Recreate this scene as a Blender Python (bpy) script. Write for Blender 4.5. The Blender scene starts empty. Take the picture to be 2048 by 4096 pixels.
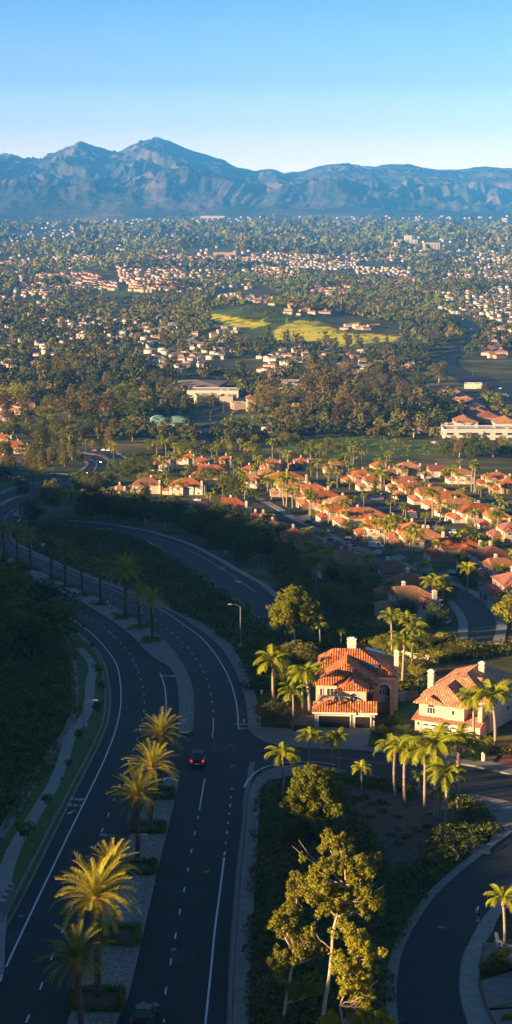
import bpy, bmesh, math, random
import numpy as np
from mathutils import Vector, Matrix, Euler, geometry
random.seed(7); RS = np.random.RandomState(11)
SC = bpy.context.scene; COL = SC.collection
ZC = 260.0                      # camera height; everything else is measured as depth below it
F = 7000.0; TILT = math.atan(1213/7000.0)   # in pixels of the 2048x4096 photograph
CT, ST = math.cos(TILT), math.sin(TILT)
PHI, ELEV = math.radians(27), math.radians(12.4)
# ------------------------------------------------------------------ views: zoom windows used for tracing
VW = {'N':(0,0,1),'D':(0,0,2048/1288),
 'R1':(0,3300,.795),'R2':(1024,3300,.795),'R3':(0,2500,.795),'R4':(1024,2500,.795),
 'S1':(0,1700,.795),'S2':(1024,1700,.795),'S3':(0,1000,.795),'S4':(1024,1000,.795),
 'V1':(1024,1780,.3975),'V2':(1536,1780,.3975),'V3':(1024,2100,.3975),'V4':(1536,2100,.3975),
 'V5':(512,1750,.3975),'V6':(0,1700,.3975),'W1':(600,1450,.4658),'W2':(1448,1500,.4658),'W3':(1448,900,.4658),
 'H1':(1120,2540,.3882),'H2':(1600,2580,.3478),'L6':(0,1980,.5435),'K':(1000,2880,.3975),'J':(1500,2880,.4255)}
def P(v, *pts):
    ox, oy, s = VW[v]
    return [(ox+x*s, oy+y*s) for x, y in pts]
# ------------------------------------------------------------------ noise + terrain
def _h(ix, iy, seed):
    n = (ix.astype(np.int64)*374761393 + iy.astype(np.int64)*668265263 + seed*974711) & 0x7fffffff
    n = ((n ^ (n >> 13))*1274126177) & 0x7fffffff
    return ((n ^ (n >> 16)) & 0xffff)/65535.0
def vnoise(x, y, seed=0):
    x = np.asarray(x, float); y = np.asarray(y, float)
    ix = np.floor(x); iy = np.floor(y); fx = x-ix; fy = y-iy
    fx = fx*fx*(3-2*fx); fy = fy*fy*(3-2*fy)
    a = _h(ix, iy, seed); b = _h(ix+1, iy, seed); c = _h(ix, iy+1, seed); d = _h(ix+1, iy+1, seed)
    return (a*(1-fx)+b*fx)*(1-fy)+(c*(1-fx)+d*fx)*fy
def fbm(x, y, o=4, seed=0):
    s = 0; a = .5
    for k in range(o):
        s = s+a*vnoise(x*2**k, y*2**k, seed+k*17); a *= .5
    return s
def sstep(a, b, x):
    t = np.clip((x-a)/(b-a), 0, 1); return t*t*(3-2*t)
_PY = [-4000,-300,0,100,154,240,276,368,456,540,660,800,960,1260,1500,2000,2800,5000,7000,9000,13000,20000,26000,40000]
_PD = [110,74,68,70,72.5,80,83.5,92,102,112,127,140,151,176,192,203,207,214,206,190,160,95,70,60]
_u = np.linspace(-4, 6.2, 3000); _d = np.interp(200*np.sinh(_u), _PY, _PD)
_k = np.hanning(121); _k /= _k.sum(); _d = np.convolve(np.pad(_d, 60, mode='edge'), _k, mode='valid')
def base(Y): return np.interp(np.arcsinh(np.asarray(Y, float)/200), _u, _d)
TOE = None
def raw_depth(X, Y):
    X = np.asarray(X, float); Y = np.asarray(Y, float)
    return base(Y)+0*X
def segdist(X, Y, poly):
    best = np.full(X.shape, 1e18); sg = np.ones(X.shape)
    for (ax, ay), (bx, by) in zip(poly[:-1], poly[1:]):
        dx, dy = bx-ax, by-ay; L2 = dx*dx+dy*dy
        t = np.clip(((X-ax)*dx+(Y-ay)*dy)/L2, 0, 1)
        d = np.hypot(X-ax-t*dx, Y-ay-t*dy); c = dx*(Y-ay)-dy*(X-ax)
        m = d < best; best = np.where(m, d, best); sg = np.where(m, np.sign(c), sg)
    return best, sg
CW = [-400,0,143,182,227,236,248,300,317,326,352,378,410,450,489,533,563,640,711,744,775,900,1150,1500]
CC = [33,23,26.5,26,25.5,27.3,27.3,26.5,26.5,20,17,14,13,13,18,21,25,29,32,38,44,45,63,90]  # crest depths of the unseen ridge at left, shaped to set where shade falls
def depth(X, Y):
    X = np.asarray(X, float); Y = np.asarray(Y, float)
    b = raw_depth(X, Y)
    d, sg = segdist(X, Y, TOE)
    s = np.where(sg > 0, d, 0)
    e = np.where(s < 14, .5*s, 7+.42*(s-14))*(1+.25*(fbm(X/14, Y/14, 2, 5)-.5))
    al = X*math.cos(PHI)+Y*math.sin(PHI); w = -X*math.sin(PHI)+Y*math.cos(PHI)
    R = np.interp(w, CW, CC)+.30*np.maximum(0, np.abs(al+130)-20)
    b2 = np.where((R < b) & (s > 0), np.maximum(b-e, R), b)
    # bank of shrubs between the parkway and the curving road, green hill behind the village
    b2 = b2-7*np.exp(-(((X+38)/22)**2+((Y-520)/90)**2))*0
    b2 = b2-9*np.exp(-(((X-62)/75)**2+((Y-1660)/150)**2))
    # rolling valley
    f = sstep(1700, 3200, Y)
    und = (fbm(X/520+3, Y/700, 3, 21)-.45)*46*f*(1-.7*sstep(12000, 19000, Y))
    b2 = b2-und
    b2 = b2-26*np.exp(-(((X-30)/170)**2+((Y-3250)/330)**2))      # mustard slope
    b2 = b2-34*np.exp(-(((X-1100)/420)**2+((Y-9500)/900)**2))-30*np.exp(-(((X+60)/260)**2+((Y-7200)/400)**2))
    b2 = b2-75*np.exp(-(((X-2300)/900)**2+((Y-15500)/900)**2))-60*np.exp(-(((X-900)/1500)**2+((Y-17500)/900)**2))
    return b2
def ray(px, py):
    a = (px-1024)/F; v = (py-2048)/F
    return a, CT-v*ST, ST+v*CT          # X, Y, depth per unit z
def G(px, py, lift=0.0, fn=None):
    fn = fn or depth
    a, b, c = ray(px, py)
    ts = 60*np.exp(np.linspace(0, math.log(30000/60.), 900))
    for _ in range(2):
        m = c*ts+lift > fn(a*ts, b*ts)
        k = int(np.argmax(m)) if m.any() else len(ts)-1
        k = max(k, 1); ts = np.linspace(ts[k-1], ts[k], 40)
    m = c*ts+lift > fn(a*ts, b*ts); k = max(int(np.argmax(m)) if m.any() else 39, 1)
    t = .5*(ts[k-1]+ts[k])
    return a*t, b*t, t                   # X, Y, z-distance (pixels per metre = F / z)
TOE = [(-45,-600),(-40,-200),(-36,60)]+[G(x, y, 0, raw_depth)[:2] for x, y in
  P('R3',(50,1000),(130,870),(200,765),(265,650),(330,560),(370,470),(380,400),(380,300),(372,180),(345,90))+P('N',(215,2520),(130,2460),(40,2400),(-60,2345))]
TOE = TOE[:3]+sorted(TOE[3:], key=lambda p: p[1])+[(-150,700),(-185,900),(-260,1300),(-400,2500)]
def zt(x, y): return ZC-float(depth(np.array([x]), np.array([y]))[0])
def zta(X, Y): return ZC-depth(np.asarray(X), np.asarray(Y))
def W(px, py, lift=0.0):
    x, y, t = G(px, py, lift); return Vector((x, y, zt(x, y))), F/t
def project(X, Y, dep):
    z = Y*CT+dep*ST; v = (dep*CT-Y*ST)/z
    return 1024+F*X/z, 2048+F*v, z
# ------------------------------------------------------------------ materials
def newmat(name):
    m = bpy.data.materials.new(name); m.use_nodes = True
    nt = m.node_tree; bs = nt.nodes['Principled BSDF']; return m, nt, bs
def N(nt, t, **k):
    n = nt.nodes.new(t)
    for a, b in k.items(): setattr(n, a, b)
    return n
def ramp(nt, fac, stops):
    r = N(nt, 'ShaderNodeValToRGB'); el = r.color_ramp.elements
    while len(el) < len(stops): el.new(.5)
    for e, (p, c) in zip(el, stops): e.position = p; e.color = (*c, 1)
    nt.links.new(fac, r.inputs[0]); return r.outputs[0]
def coords(nt, kind='Object'):
    return N(nt, 'ShaderNodeTexCoord').outputs[kind]
def noise(nt, sc, det=4, co=None, rough=.6):
    n = N(nt, 'ShaderNodeTexNoise'); n.inputs['Scale'].default_value = sc; n.inputs['Detail'].default_value = det; n.inputs['Roughness'].default_value = rough
    if co is not None: nt.links.new(co, n.inputs['Vector'])
    return n.outputs['Fac']
def mixc(nt, a, b, fac, mode='MIX'):
    m = N(nt, 'ShaderNodeMix', data_type='RGBA', blend_type=mode)
    for s, v in ((0, fac), (6, a), (7, b)):
        if isinstance(v, (int, float)): m.inputs[s].default_value = v
        elif isinstance(v, tuple): m.inputs[s].default_value = (*v, 1)
        else: nt.links.new(v, m.inputs[s])
    return m.outputs[2]
def bump(nt, bs, h, st, dist=.1):
    b = N(nt, 'ShaderNodeBump'); b.inputs['Strength'].default_value = st; b.inputs['Distance'].default_value = dist
    nt.links.new(h, b.inputs['Height']); nt.links.new(b.outputs[0], bs.inputs['Normal'])
def simple(name, c, r=.7, sc=3.0, var=.25, metal=0, spec=.3, b=0):
    m, nt, bs = newmat(name); co = coords(nt)
    lo = tuple(x*(1-var) for x in c); hi = tuple(min(1, x*(1+var)) for x in c)
    nt.links.new(ramp(nt, noise(nt, sc, 5, co), [(.3, lo), (.7, hi)]), bs.inputs['Base Color'])
    bs.inputs['Roughness'].default_value = r; bs.inputs['Metallic'].default_value = metal; bs.inputs['Specular IOR Level'].default_value = spec
    if b: bump(nt, bs, noise(nt, sc*3, 4, co), b, .05)
    return m
def leafmat(name, c1, c2, trans=.35, rough=.6):
    m, nt, bs = newmat(name)
    oi = N(nt, 'ShaderNodeObjectInfo'); co = coords(nt)
    f = N(nt, 'ShaderNodeMath', operation='ADD'); nt.links.new(oi.outputs['Random'], f.inputs[0])
    nt.links.new(noise(nt, .9, 3, co), f.inputs[1])
    g = N(nt, 'ShaderNodeMath', operation='MULTIPLY'); nt.links.new(f.outputs[0], g.inputs[0]); g.inputs[1].default_value = .5
    c = ramp(nt, g.outputs[0], [(.2, c1), (.75, c2)])
    nt.links.new(c, bs.inputs['Base Color']); bs.inputs['Roughness'].default_value = rough; bs.inputs['Specular IOR Level'].default_value = .15
    tr = N(nt, 'ShaderNodeBsdfTranslucent'); nt.links.new(c, tr.inputs[0])
    mx = N(nt, 'ShaderNodeMixShader'); mx.inputs[0].default_value = trans
    nt.links.new(bs.outputs[0], mx.inputs[1]); nt.links.new(tr.outputs[0], mx.inputs[2])
    nt.links.new(mx.outputs[0], nt.nodes['Material Output'].inputs[0]); return m
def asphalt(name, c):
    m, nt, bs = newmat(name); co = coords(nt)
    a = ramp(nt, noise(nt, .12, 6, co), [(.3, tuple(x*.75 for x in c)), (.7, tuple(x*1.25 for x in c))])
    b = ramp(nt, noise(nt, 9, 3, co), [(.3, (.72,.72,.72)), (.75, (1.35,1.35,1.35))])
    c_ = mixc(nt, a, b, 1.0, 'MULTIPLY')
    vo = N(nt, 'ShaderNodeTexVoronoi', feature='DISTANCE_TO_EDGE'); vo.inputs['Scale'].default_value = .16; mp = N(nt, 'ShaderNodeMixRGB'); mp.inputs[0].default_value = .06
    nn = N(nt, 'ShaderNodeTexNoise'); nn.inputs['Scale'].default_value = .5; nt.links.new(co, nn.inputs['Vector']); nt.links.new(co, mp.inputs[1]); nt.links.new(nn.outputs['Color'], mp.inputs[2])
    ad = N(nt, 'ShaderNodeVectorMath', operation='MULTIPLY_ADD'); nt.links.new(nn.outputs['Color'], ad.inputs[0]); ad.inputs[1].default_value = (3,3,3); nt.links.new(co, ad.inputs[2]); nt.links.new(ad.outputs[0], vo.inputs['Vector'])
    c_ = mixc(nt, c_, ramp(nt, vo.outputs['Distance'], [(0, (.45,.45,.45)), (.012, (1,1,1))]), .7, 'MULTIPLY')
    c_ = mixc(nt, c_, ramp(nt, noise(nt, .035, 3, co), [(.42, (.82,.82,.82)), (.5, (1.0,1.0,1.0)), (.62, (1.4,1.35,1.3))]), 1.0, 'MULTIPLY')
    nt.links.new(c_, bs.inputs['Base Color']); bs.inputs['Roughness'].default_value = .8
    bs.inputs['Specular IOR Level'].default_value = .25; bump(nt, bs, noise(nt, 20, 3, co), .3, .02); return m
def tiles(name, c1, c2, c3):
    m, nt, bs = newmat(name); uv = N(nt, 'ShaderNodeUVMap', uv_map='UVMap').outputs[0]; co = coords(nt)
    wv = N(nt, 'ShaderNodeTexWave', wave_type='BANDS', bands_direction='X', wave_profile='SIN'); wv.inputs['Scale'].default_value = .75
    nt.links.new(uv, wv.inputs['Vector'])
    wy = N(nt, 'ShaderNodeTexWave', wave_type='BANDS', bands_direction='Y', wave_profile='SAW'); wy.inputs['Scale'].default_value = .8
    nt.links.new(uv, wy.inputs['Vector'])
    oi = N(nt, 'ShaderNodeObjectInfo')
    vo = N(nt, 'ShaderNodeTexVoronoi'); vo.inputs['Scale'].default_value = 2.2; nt.links.new(uv, vo.inputs['Vector'])
    sp = N(nt, 'ShaderNodeSeparateColor'); nt.links.new(vo.outputs['Color'], sp.inputs[0])
    col = ramp(nt, sp.outputs[0], [(.05, c1), (.6, c2), (.93, c2), (1, c3)])
    col = mixc(nt, col, ramp(nt, noise(nt, .5, 5, co), [(.3, (.72,.7,.7)), (.7, (1.2,1.18,1.15))]), 1.0, 'MULTIPLY')
    col = mixc(nt, col, ramp(nt, wv.outputs['Fac'], [(0, (.5,.45,.45)), (.45, (1.1,1.1,1.1))]), .8, 'MULTIPLY')
    col = mixc(nt, col, ramp(nt, oi.outputs['Random'], [(0, (.72,.66,.6)), (.5, (1,1,1)), (1, (1.12,1.22,1.3))]), 1.0, 'MULTIPLY')
    nt.links.new(col, bs.inputs['Base Color']); bs.inputs['Roughness'].default_value = .75
    ad = N(nt, 'ShaderNodeMath', operation='ADD'); nt.links.new(wv.outputs['Fac'], ad.inputs[0]); nt.links.new(wy.outputs['Fac'], ad.inputs[1])
    bump(nt, bs, ad.outputs[0], .7, .12); return m
def emis(name, c, s):
    m, nt, bs = newmat(name); bs.inputs['Base Color'].default_value = (*c, 1); bs.inputs['Emission Color'].default_value = (*c, 1); bs.inputs['Emission Strength'].default_value = s; return m
M = {}
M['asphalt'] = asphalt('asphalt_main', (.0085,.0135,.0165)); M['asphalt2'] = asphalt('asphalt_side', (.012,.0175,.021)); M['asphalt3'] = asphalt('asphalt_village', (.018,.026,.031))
M['conc'] = simple('concrete', (.17,.16,.15), .85, .8, .25, b=.3); M['conc2'] = simple('pale_concrete', (.22,.22,.21), .85, 1.2, .2, b=.3)
M['kerb'] = simple('kerb_concrete', (.16,.155,.145), .85, 1.5, .25)
M['gravel'] = None
M['white'] = simple('road_paint', (.5,.52,.54), .6, 3, .2); M['yellowp'] = simple('orange_paint', (.42,.16,.04), .6, 3, .2); M['redp'] = simple('utility_paint', (.12,.03,.03), .7, 2, .5)
M['red'] = simple('red_band', (.16,.05,.04), .8, 3, .2)
M['stucco'] = simple('stucco_cream', (.46,.37,.265), .9, 1.0, .10, b=.15); M['stucco2'] = simple('stucco_beige', (.36,.295,.225), .9, 1.0, .12, b=.15)
M['stucco3'] = simple('stucco_white', (.50,.45,.38), .9, 1.0, .10, b=.15); M['stucco4'] = simple('stucco_peach', (.40,.27,.18), .9, 1.0, .12, b=.15)
M['trim'] = simple('white_trim', (.62,.58,.52), .6, 2, .08); M['glass'] = simple('window_glass', (.035,.045,.055), .12, 2, .3, spec=.8)
M['gdark'] = simple('dark_garage_door', (.022,.016,.013), .5, 2, .3); M['gwhite'] = simple('white_garage_door', (.55,.53,.50), .6, 2, .08); M['gtan'] = simple('brown_garage_door', (.12,.07,.04), .6, 2, .2)
M['terra'] = tiles('terracotta_tiles', (.23,.055,.014), (.40,.122,.030), (.55,.30,.14)); M['tan'] = tiles('tan_tiles', (.24,.10,.04), (.40,.19,.075), (.6,.42,.28))
M['brown'] = tiles('brown_tiles', (.17,.06,.04), (.27,.10,.065), (.3,.2,.15)); M['rose'] = tiles('rose_tiles', (.27,.10,.055), (.43,.18,.095), (.5,.33,.24))
M['solar'] = simple('solar_panel', (.05,.075,.11), .2, 3, .2, spec=.9); M['bark'] = simple('grey_bark', (.14,.11,.085), .9, 4, .35, b=.4)
M['barkp'] = simple('pale_bark', (.42,.33,.24), .8, 2.5, .35, b=.3); M['barkd'] = simple('palm_bark', (.085,.06,.04), .95, 6, .4, b=.6)
M['barkq'] = simple('queen_palm_bark', (.24,.19,.145), .9, 5, .3, b=.3); M['boots'] = simple('palm_boots', (.30,.16,.07), .95, 6, .5, b=.8)
M['ldate'] = leafmat('date_palm_leaf', (.13,.14,.012), (.38,.33,.03), .35, .45); M['lqueen'] = leafmat('queen_palm_leaf', (.14,.19,.010), (.34,.34,.02), .35, .5)
M['leuc'] = leafmat('eucalyptus_leaf', (.11,.12,.012), (.29,.27,.022)); M['lbroad'] = leafmat('broad_leaf', (.10,.125,.010), (.26,.25,.02))
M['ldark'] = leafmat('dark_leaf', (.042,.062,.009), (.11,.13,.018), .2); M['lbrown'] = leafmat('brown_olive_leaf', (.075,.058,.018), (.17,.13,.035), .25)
M['lolive'] = leafmat('olive_leaf', (.06,.07,.014), (.16,.155,.028), .3); M['lbright'] = leafmat('spring_leaf', (.16,.26,.02), (.28,.38,.04), .35)
M['hedge'] = leafmat('hedge_leaf', (.07,.10,.006), (.16,.19,.01), .25); M['ivy'] = leafmat('ivy_leaf', (.045,.062,.010), (.11,.125,.018), .15)
M['grass'] = simple('lawn_grass', (.05,.10,.008), .95, .8, .4, b=.4); M['mulch'] = simple('mulch_soil', (.08,.058,.045), .95, .9, .3, b=.5)
M['metal'] = simple('galvanised_metal', (.20,.21,.22), .45, 4, .1, metal=.5); M['green'] = simple('street_sign_green', (.0,.20,.13), .5, 3, .1)
M['signw'] = simple('sign_white', (.7,.7,.7), .5, 3, .05); M['signy'] = simple('sign_yellow', (.7,.33,.01), .5, 3, .1); M['black'] = simple('black_rubber', (.015,.015,.015), .6, 3, .2)
M['flat'] = simple('flat_roof', (.36,.35,.34), .8, .15, .25); M['flatw'] = simple('white_flat_roof', (.55,.58,.62), .7, .1, .12); M['roofg'] = simple('grey_brown_roof', (.20,.165,.14), .9, .5, .2)
M['copper'] = simple('green_copper_roof', (.16,.30,.24), .6, .6, .2); M['brick'] = simple('brown_masonry', (.26,.15,.10), .85, .8, .2); M['skin'] = simple('skin_tone', (.35,.2,.14), .6, 5, .05)
M['shirt'] = simple('blue_shirt', (.02,.06,.13), .8, 5, .1); M['shorts'] = simple('dark_red_shorts', (.10,.015,.02), .8, 5, .1); M['hair'] = simple('dark_hair', (.03,.02,.015), .7, 9, .2)
for k, c in dict(silver=(.4,.42,.44), cwhite=(.7,.71,.72), cblack=(.012,.013,.016), cblue=(.03,.07,.13), cred=(.25,.015,.012), cteal=(.05,.14,.17), cmaroon=(.06,.008,.012)).items():
    M[k] = simple('car_paint_'+k, c, .38, 2, .04, metal=.2, spec=.4)
M['tail'] = emis('tail_lamp', (1,.02,.01), .35); M['head'] = emis('head_lamp', (1,.95,.85), 14); M['lamp'] = simple('lamp_head', (.20,.22,.24), .3, 3, .05)
def mk_gravel():
    m, nt, bs = newmat('pale_gravel'); co = coords(nt)
    v = N(nt, 'ShaderNodeTexVoronoi'); v.inputs['Scale'].default_value = 6.5; nt.links.new(co, v.inputs['Vector'])
    sp = N(nt, 'ShaderNodeSeparateColor'); nt.links.new(v.outputs['Color'], sp.inputs[0])
    c = ramp(nt, sp.outputs[0], [(0, (.05,.052,.055)), (.5, (.15,.145,.14)), (1, (.30,.29,.27))])
    nt.links.new(c, bs.inputs['Base Color']); bs.inputs['Roughness'].default_value = .9; bump(nt, bs, v.outputs['Distance'], .8, .1); return m
M['gravel'] = mk_gravel()
# ------------------------------------------------------------------ mesh helpers
def mesh_np(name, v, f, mats, uv=False, fm=None, smooth=False):
    v = np.asarray(v, np.float32); f = np.asarray(f, np.int32); me = bpy.data.meshes.new(name)
    n, k = f.shape
    me.vertices.add(len(v)); me.vertices.foreach_set('co', v.ravel())
    me.loops.add(n*k); me.loops.foreach_set('vertex_index', f.ravel())
    me.polygons.add(n); me.polygons.foreach_set('loop_start', np.arange(0, n*k, k, dtype=np.int32))
    if fm is not None: me.polygons.foreach_set('material_index', np.asarray(fm, np.int32))
    if smooth: me.polygons.foreach_set('use_smooth', np.ones(n, bool))
    for m in (mats if isinstance(mats, (list, tuple)) else [mats]): me.materials.append(m)
    me.update(calc_edges=True); return me
class MB:
    def __init__(s): s.v = []; s.f = []
    def add(s, vs, fs):
        o = len(s.v); s.v += [tuple(p) for p in vs]; s.f += [tuple(i+o for i in q) for q in fs]; return s
    def box(s, x0, x1, y0, y1, z0, z1):
        return s.add([(x0,y0,z0),(x1,y0,z0),(x1,y1,z0),(x0,y1,z0),(x0,y0,z1),(x1,y0,z1),(x1,y1,z1),(x0,y1,z1)],
            [(0,3,2,1),(4,5,6,7),(0,1,5,4),(1,2,6,5),(2,3,7,6),(3,0,4,7)])
    def prism(s, poly, h0, h1, axis='z'):     # poly of 2-D points extruded; axis y: poly in x,z
        n = len(poly)
        mk = (lambda p, h: (p[0], p[1], h)) if axis == 'z' else (lambda p, h: (p[0], h, p[1])) if axis == 'y' else (lambda p, h: (h, p[0], p[1]))
        return s.add([mk(p, h0) for p in poly]+[mk(p, h1) for p in poly], [tuple(range(n)), tuple(range(2*n-1, n-1, -1))]+[(i, (i+1) % n, n+(i+1) % n, n+i) for i in range(n)])
    def tube(s, pts, rad, n=7):
        pts = [Vector(p) for p in pts]; rings = []
        for i, p in enumerate(pts):
            t = (pts[min(i+1, len(pts)-1)]-pts[max(i-1, 0)]).normalized()
            a = t.orthogonal().normalized() if i == 0 else (a-t*a.dot(t)).normalized()
            b = t.cross(a); r = rad[i] if isinstance(rad, (list, tuple)) else rad
            rings.append([p+(a*math.cos(2*math.pi*k/n)+b*math.sin(2*math.pi*k/n))*r for k in range(n)])
        fs = [(i*n+k, i*n+(k+1) % n, (i+1)*n+(k+1) % n, (i+1)*n+k) for i in range(len(pts)-1) for k in range(n)]
        fs += [tuple(range(n-1, -1, -1)), tuple((len(pts)-1)*n+k for k in range(n))]
        return s.add([q for r in rings for q in r], fs)
    def mesh(s, name, mat, uv=False, smooth=False):
        me = bpy.data.meshes.new(name); me.from_pydata(s.v, [], s.f)
        for m in (mat if isinstance(mat, (list, tuple)) else [mat]): me.materials.append(m)
        bm = bmesh.new(); bm.from_mesh(me); bmesh.ops.recalc_face_normals(bm, faces=bm.faces)
        if uv:
            L = bm.loops.layers.uv.new('UVMap')
            for f in bm.faces:
                n = f.normal; e = Vector((0,0,1)).cross(n); e = e.normalized() if e.length > 1e-4 else Vector((1,0,0)); u = n.cross(e)
                for l in f.loops: l[L].uv = (l.vert.co.dot(e), l.vert.co.dot(u))
        if smooth:
            for f in bm.faces: f.smooth = True
        bm.to_mesh(me); bm.free(); return me
def tag(o, label=None, cat=None, group=None, kind=None):
    if label: o['label'] = label
    if cat: o['category'] = cat
    if group: o['group'] = group
    if kind: o['kind'] = kind
    return o
def ob(name, me, parent=None, loc=None, rz=0):
    if isinstance(me, MB): raise TypeError
    o = bpy.data.objects.new(name, me); COL.objects.link(o)
    if parent: o.parent = parent
    if loc is not None: o.location = loc
    if rz: o.rotation_euler.z = rz
    return o
def empty(name, loc, rz=0, label=None, cat=None, group=None, sc=1):
    o = bpy.data.objects.new(name, None); COL.objects.link(o); o.location = loc; o.rotation_euler.z = rz; o.scale = (sc, sc, sc)
    o.empty_display_size = .5
    return tag(o, label, cat, group)
def dup(root, loc, rz=0, sc=1, label=None, group=None, cat=None):
    kids = [c for c in KIDS.get(root.name, [])]
    r = root.copy(); COL.objects.link(r); r.location = loc; r.rotation_euler.z = rz; r.scale = (sc, sc, sc) if not isinstance(sc, tuple) else sc
    for c in kids:
        k = c.copy(); COL.objects.link(k); k.parent = r
        for g in KIDS.get(c.name, []):
            q = g.copy(); COL.objects.link(q); q.parent = k
    return tag(r, label, cat, group)
KIDS = {}
def kid(name, me, parent, **k):
    o = ob(name, me, parent, **k); KIDS.setdefault(parent.name, []).append(o); return o
# ------------------------------------------------------------------ sheets traced on the terrain
def crom(pts, step):
    out = []; n = len(pts)
    for i in range(n-1):
        p0 = pts[max(i-1, 0)]; p1 = pts[i]; p2 = pts[i+1]; p3 = pts[min(i+2, n-1)]
        L = math.dist(p1, p2); k = max(1, int(L/step))
        for j in range(k):
            t = j/k
            out.append(tuple(.5*(2*b+(c-a)*t+(2*a-5*b+4*c-d)*t*t+(3*b-a-3*c+d)*t**3) for a, b, c, d in zip(p0, p1, p2, p3)))
    return out+[tuple(pts[-1])]
def gw(pts): return [G(x, y)[:2] for x, y in pts]
def inpoly(X, Y, poly):
    X = np.asarray(X, float); Y = np.asarray(Y, float); c = np.zeros(X.shape, bool); n = len(poly)
    for i in range(n):
        x0, y0 = poly[i]; x1, y1 = poly[i-1]
        if y0 == y1: continue
        c ^= ((y0 > Y) != (y1 > Y)) & (X < (x1-x0)*(Y-y0)/(y1-y0)+x0)
    return c
def fill(name, wp, mat, off, step=5.0, skirt=0.0, label=None, cat=None, kind='structure', group=None):
    xs = [p[0] for p in wp]; ys = [p[1] for p in wp]
    gx, gy = np.meshgrid(np.arange(min(xs)+step/2, max(xs), step), np.arange(min(ys)+step/2, max(ys), step))
    gx = gx.ravel(); gy = gy.ravel(); m = inpoly(gx, gy, wp)
    if m.any():
        d, _ = segdist(gx, gy, wp+[wp[0]]); m &= d > step*.35
    inner = [Vector((a, b)) for a, b in zip(gx[m], gy[m])]
    vs = [Vector(p) for p in wp]; n = len(vs)
    r = geometry.delaunay_2d_cdt(vs+inner, [(i, (i+1) % n) for i in range(n)], [], 1, 1e-5)
    V = np.array([(p.x, p.y) for p in r[0]]); Fc = [tuple(f) for f in r[2]]
    z = zta(V[:, 0], V[:, 1])+off
    mb = MB(); mb.v = [(a, b, c) for (a, b), c in zip(V, z)]; mb.f = Fc
    if skirt:
        from collections import Counter
        ec = Counter(); dr = {}
        for f in Fc:
            for a, b in zip(f, f[1:]+f[:1]): ec[frozenset((a, b))] += 1; dr[frozenset((a, b))] = (a, b)
        o = len(mb.v); mp = {}
        for e, c in ec.items():
            if c == 1:
                a, b = dr[e]
                for q in (a, b):
                    if q not in mp: mp[q] = len(mb.v); x, y, zz = mb.v[q]; mb.v.append((x, y, zz-skirt))
                mb.f.append((b, a, mp[a], mp[b]))
    me = bpy.data.meshes.new(name); me.from_pydata(mb.v, [], mb.f); me.materials.append(mat); me.update()
    o = ob(name, me); return tag(o, label, cat, group, kind)
def strip(name, Lp, Rp, mat, off, step=4.0, skirt=0, world=False, **k):
    A = crom(Lp if world else gw(Lp), step); B = crom(Rp if world else gw(Rp), step)
    return fill(name, A+B[::-1], mat, off, step, skirt, **k)
def offset(line, d):
    out = []
    for i, p in enumerate(line):
        a = line[max(i-1, 0)]; b = line[min(i+1, len(line)-1)]; t = Vector((b[0]-a[0], b[1]-a[1])).normalized()
        out.append((p[0]-t.y*d, p[1]+t.x*d))
    return out
def ribbon(name, line, w, mat, off, step=3.0, skirt=0, mb=None, **k):    # line in world
    A = offset(line, w/2); B = offset(line, -w/2)
    X = np.array([[p[0] for p in A], [p[0] for p in B]]); Y = np.array([[p[1] for p in A], [p[1] for p in B]]); Z = zta(X, Y)+off
    own = mb is None; mb = mb or MB(); n = len(A)
    vs = [(X[0, i], Y[0, i], Z[0, i]) for i in range(n)]+[(X[1, i], Y[1, i], Z[1, i]) for i in range(n)]
    fs = [(i, n+i, n+i+1, i+1) for i in range(n-1)]
    if skirt:
        o = 2*n; vs += [(x, y, z-skirt) for x, y, z in vs]
        fs += [(i+1, o+i+1, o+i, i) for i in range(n-1)]+[(n+i, o+n+i, o+n+i+1, n+i+1) for i in range(n-1)]
        fs += [(0, o, o+n, n), (n-1, 2*n-1, o+2*n-1, o+n-1)]
    mb.add(vs, fs)
    if own:
        me = mb.mesh(name, mat); return tag(ob(name, me), kind='structure', **k)
def dashes(name, line, w, ln, period, mat, off, skip=0):
    L = crom(line, .6); mb = MB(); acc = 0; cur = []; d = skip
    for a, b in zip(L[:-1], L[1:]):
        ph = d % period
        if ph < ln: cur.append(a)
        elif len(cur) > 1: ribbon('', cur, w, None, off, mb=mb); cur = []
        else: cur = []
        d += math.dist(a, b)
    if len(cur) > 1: ribbon('', cur, w, None, off, mb=mb)
    me = mb.mesh(name, mat); return tag(ob(name, me), kind='structure')
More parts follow.
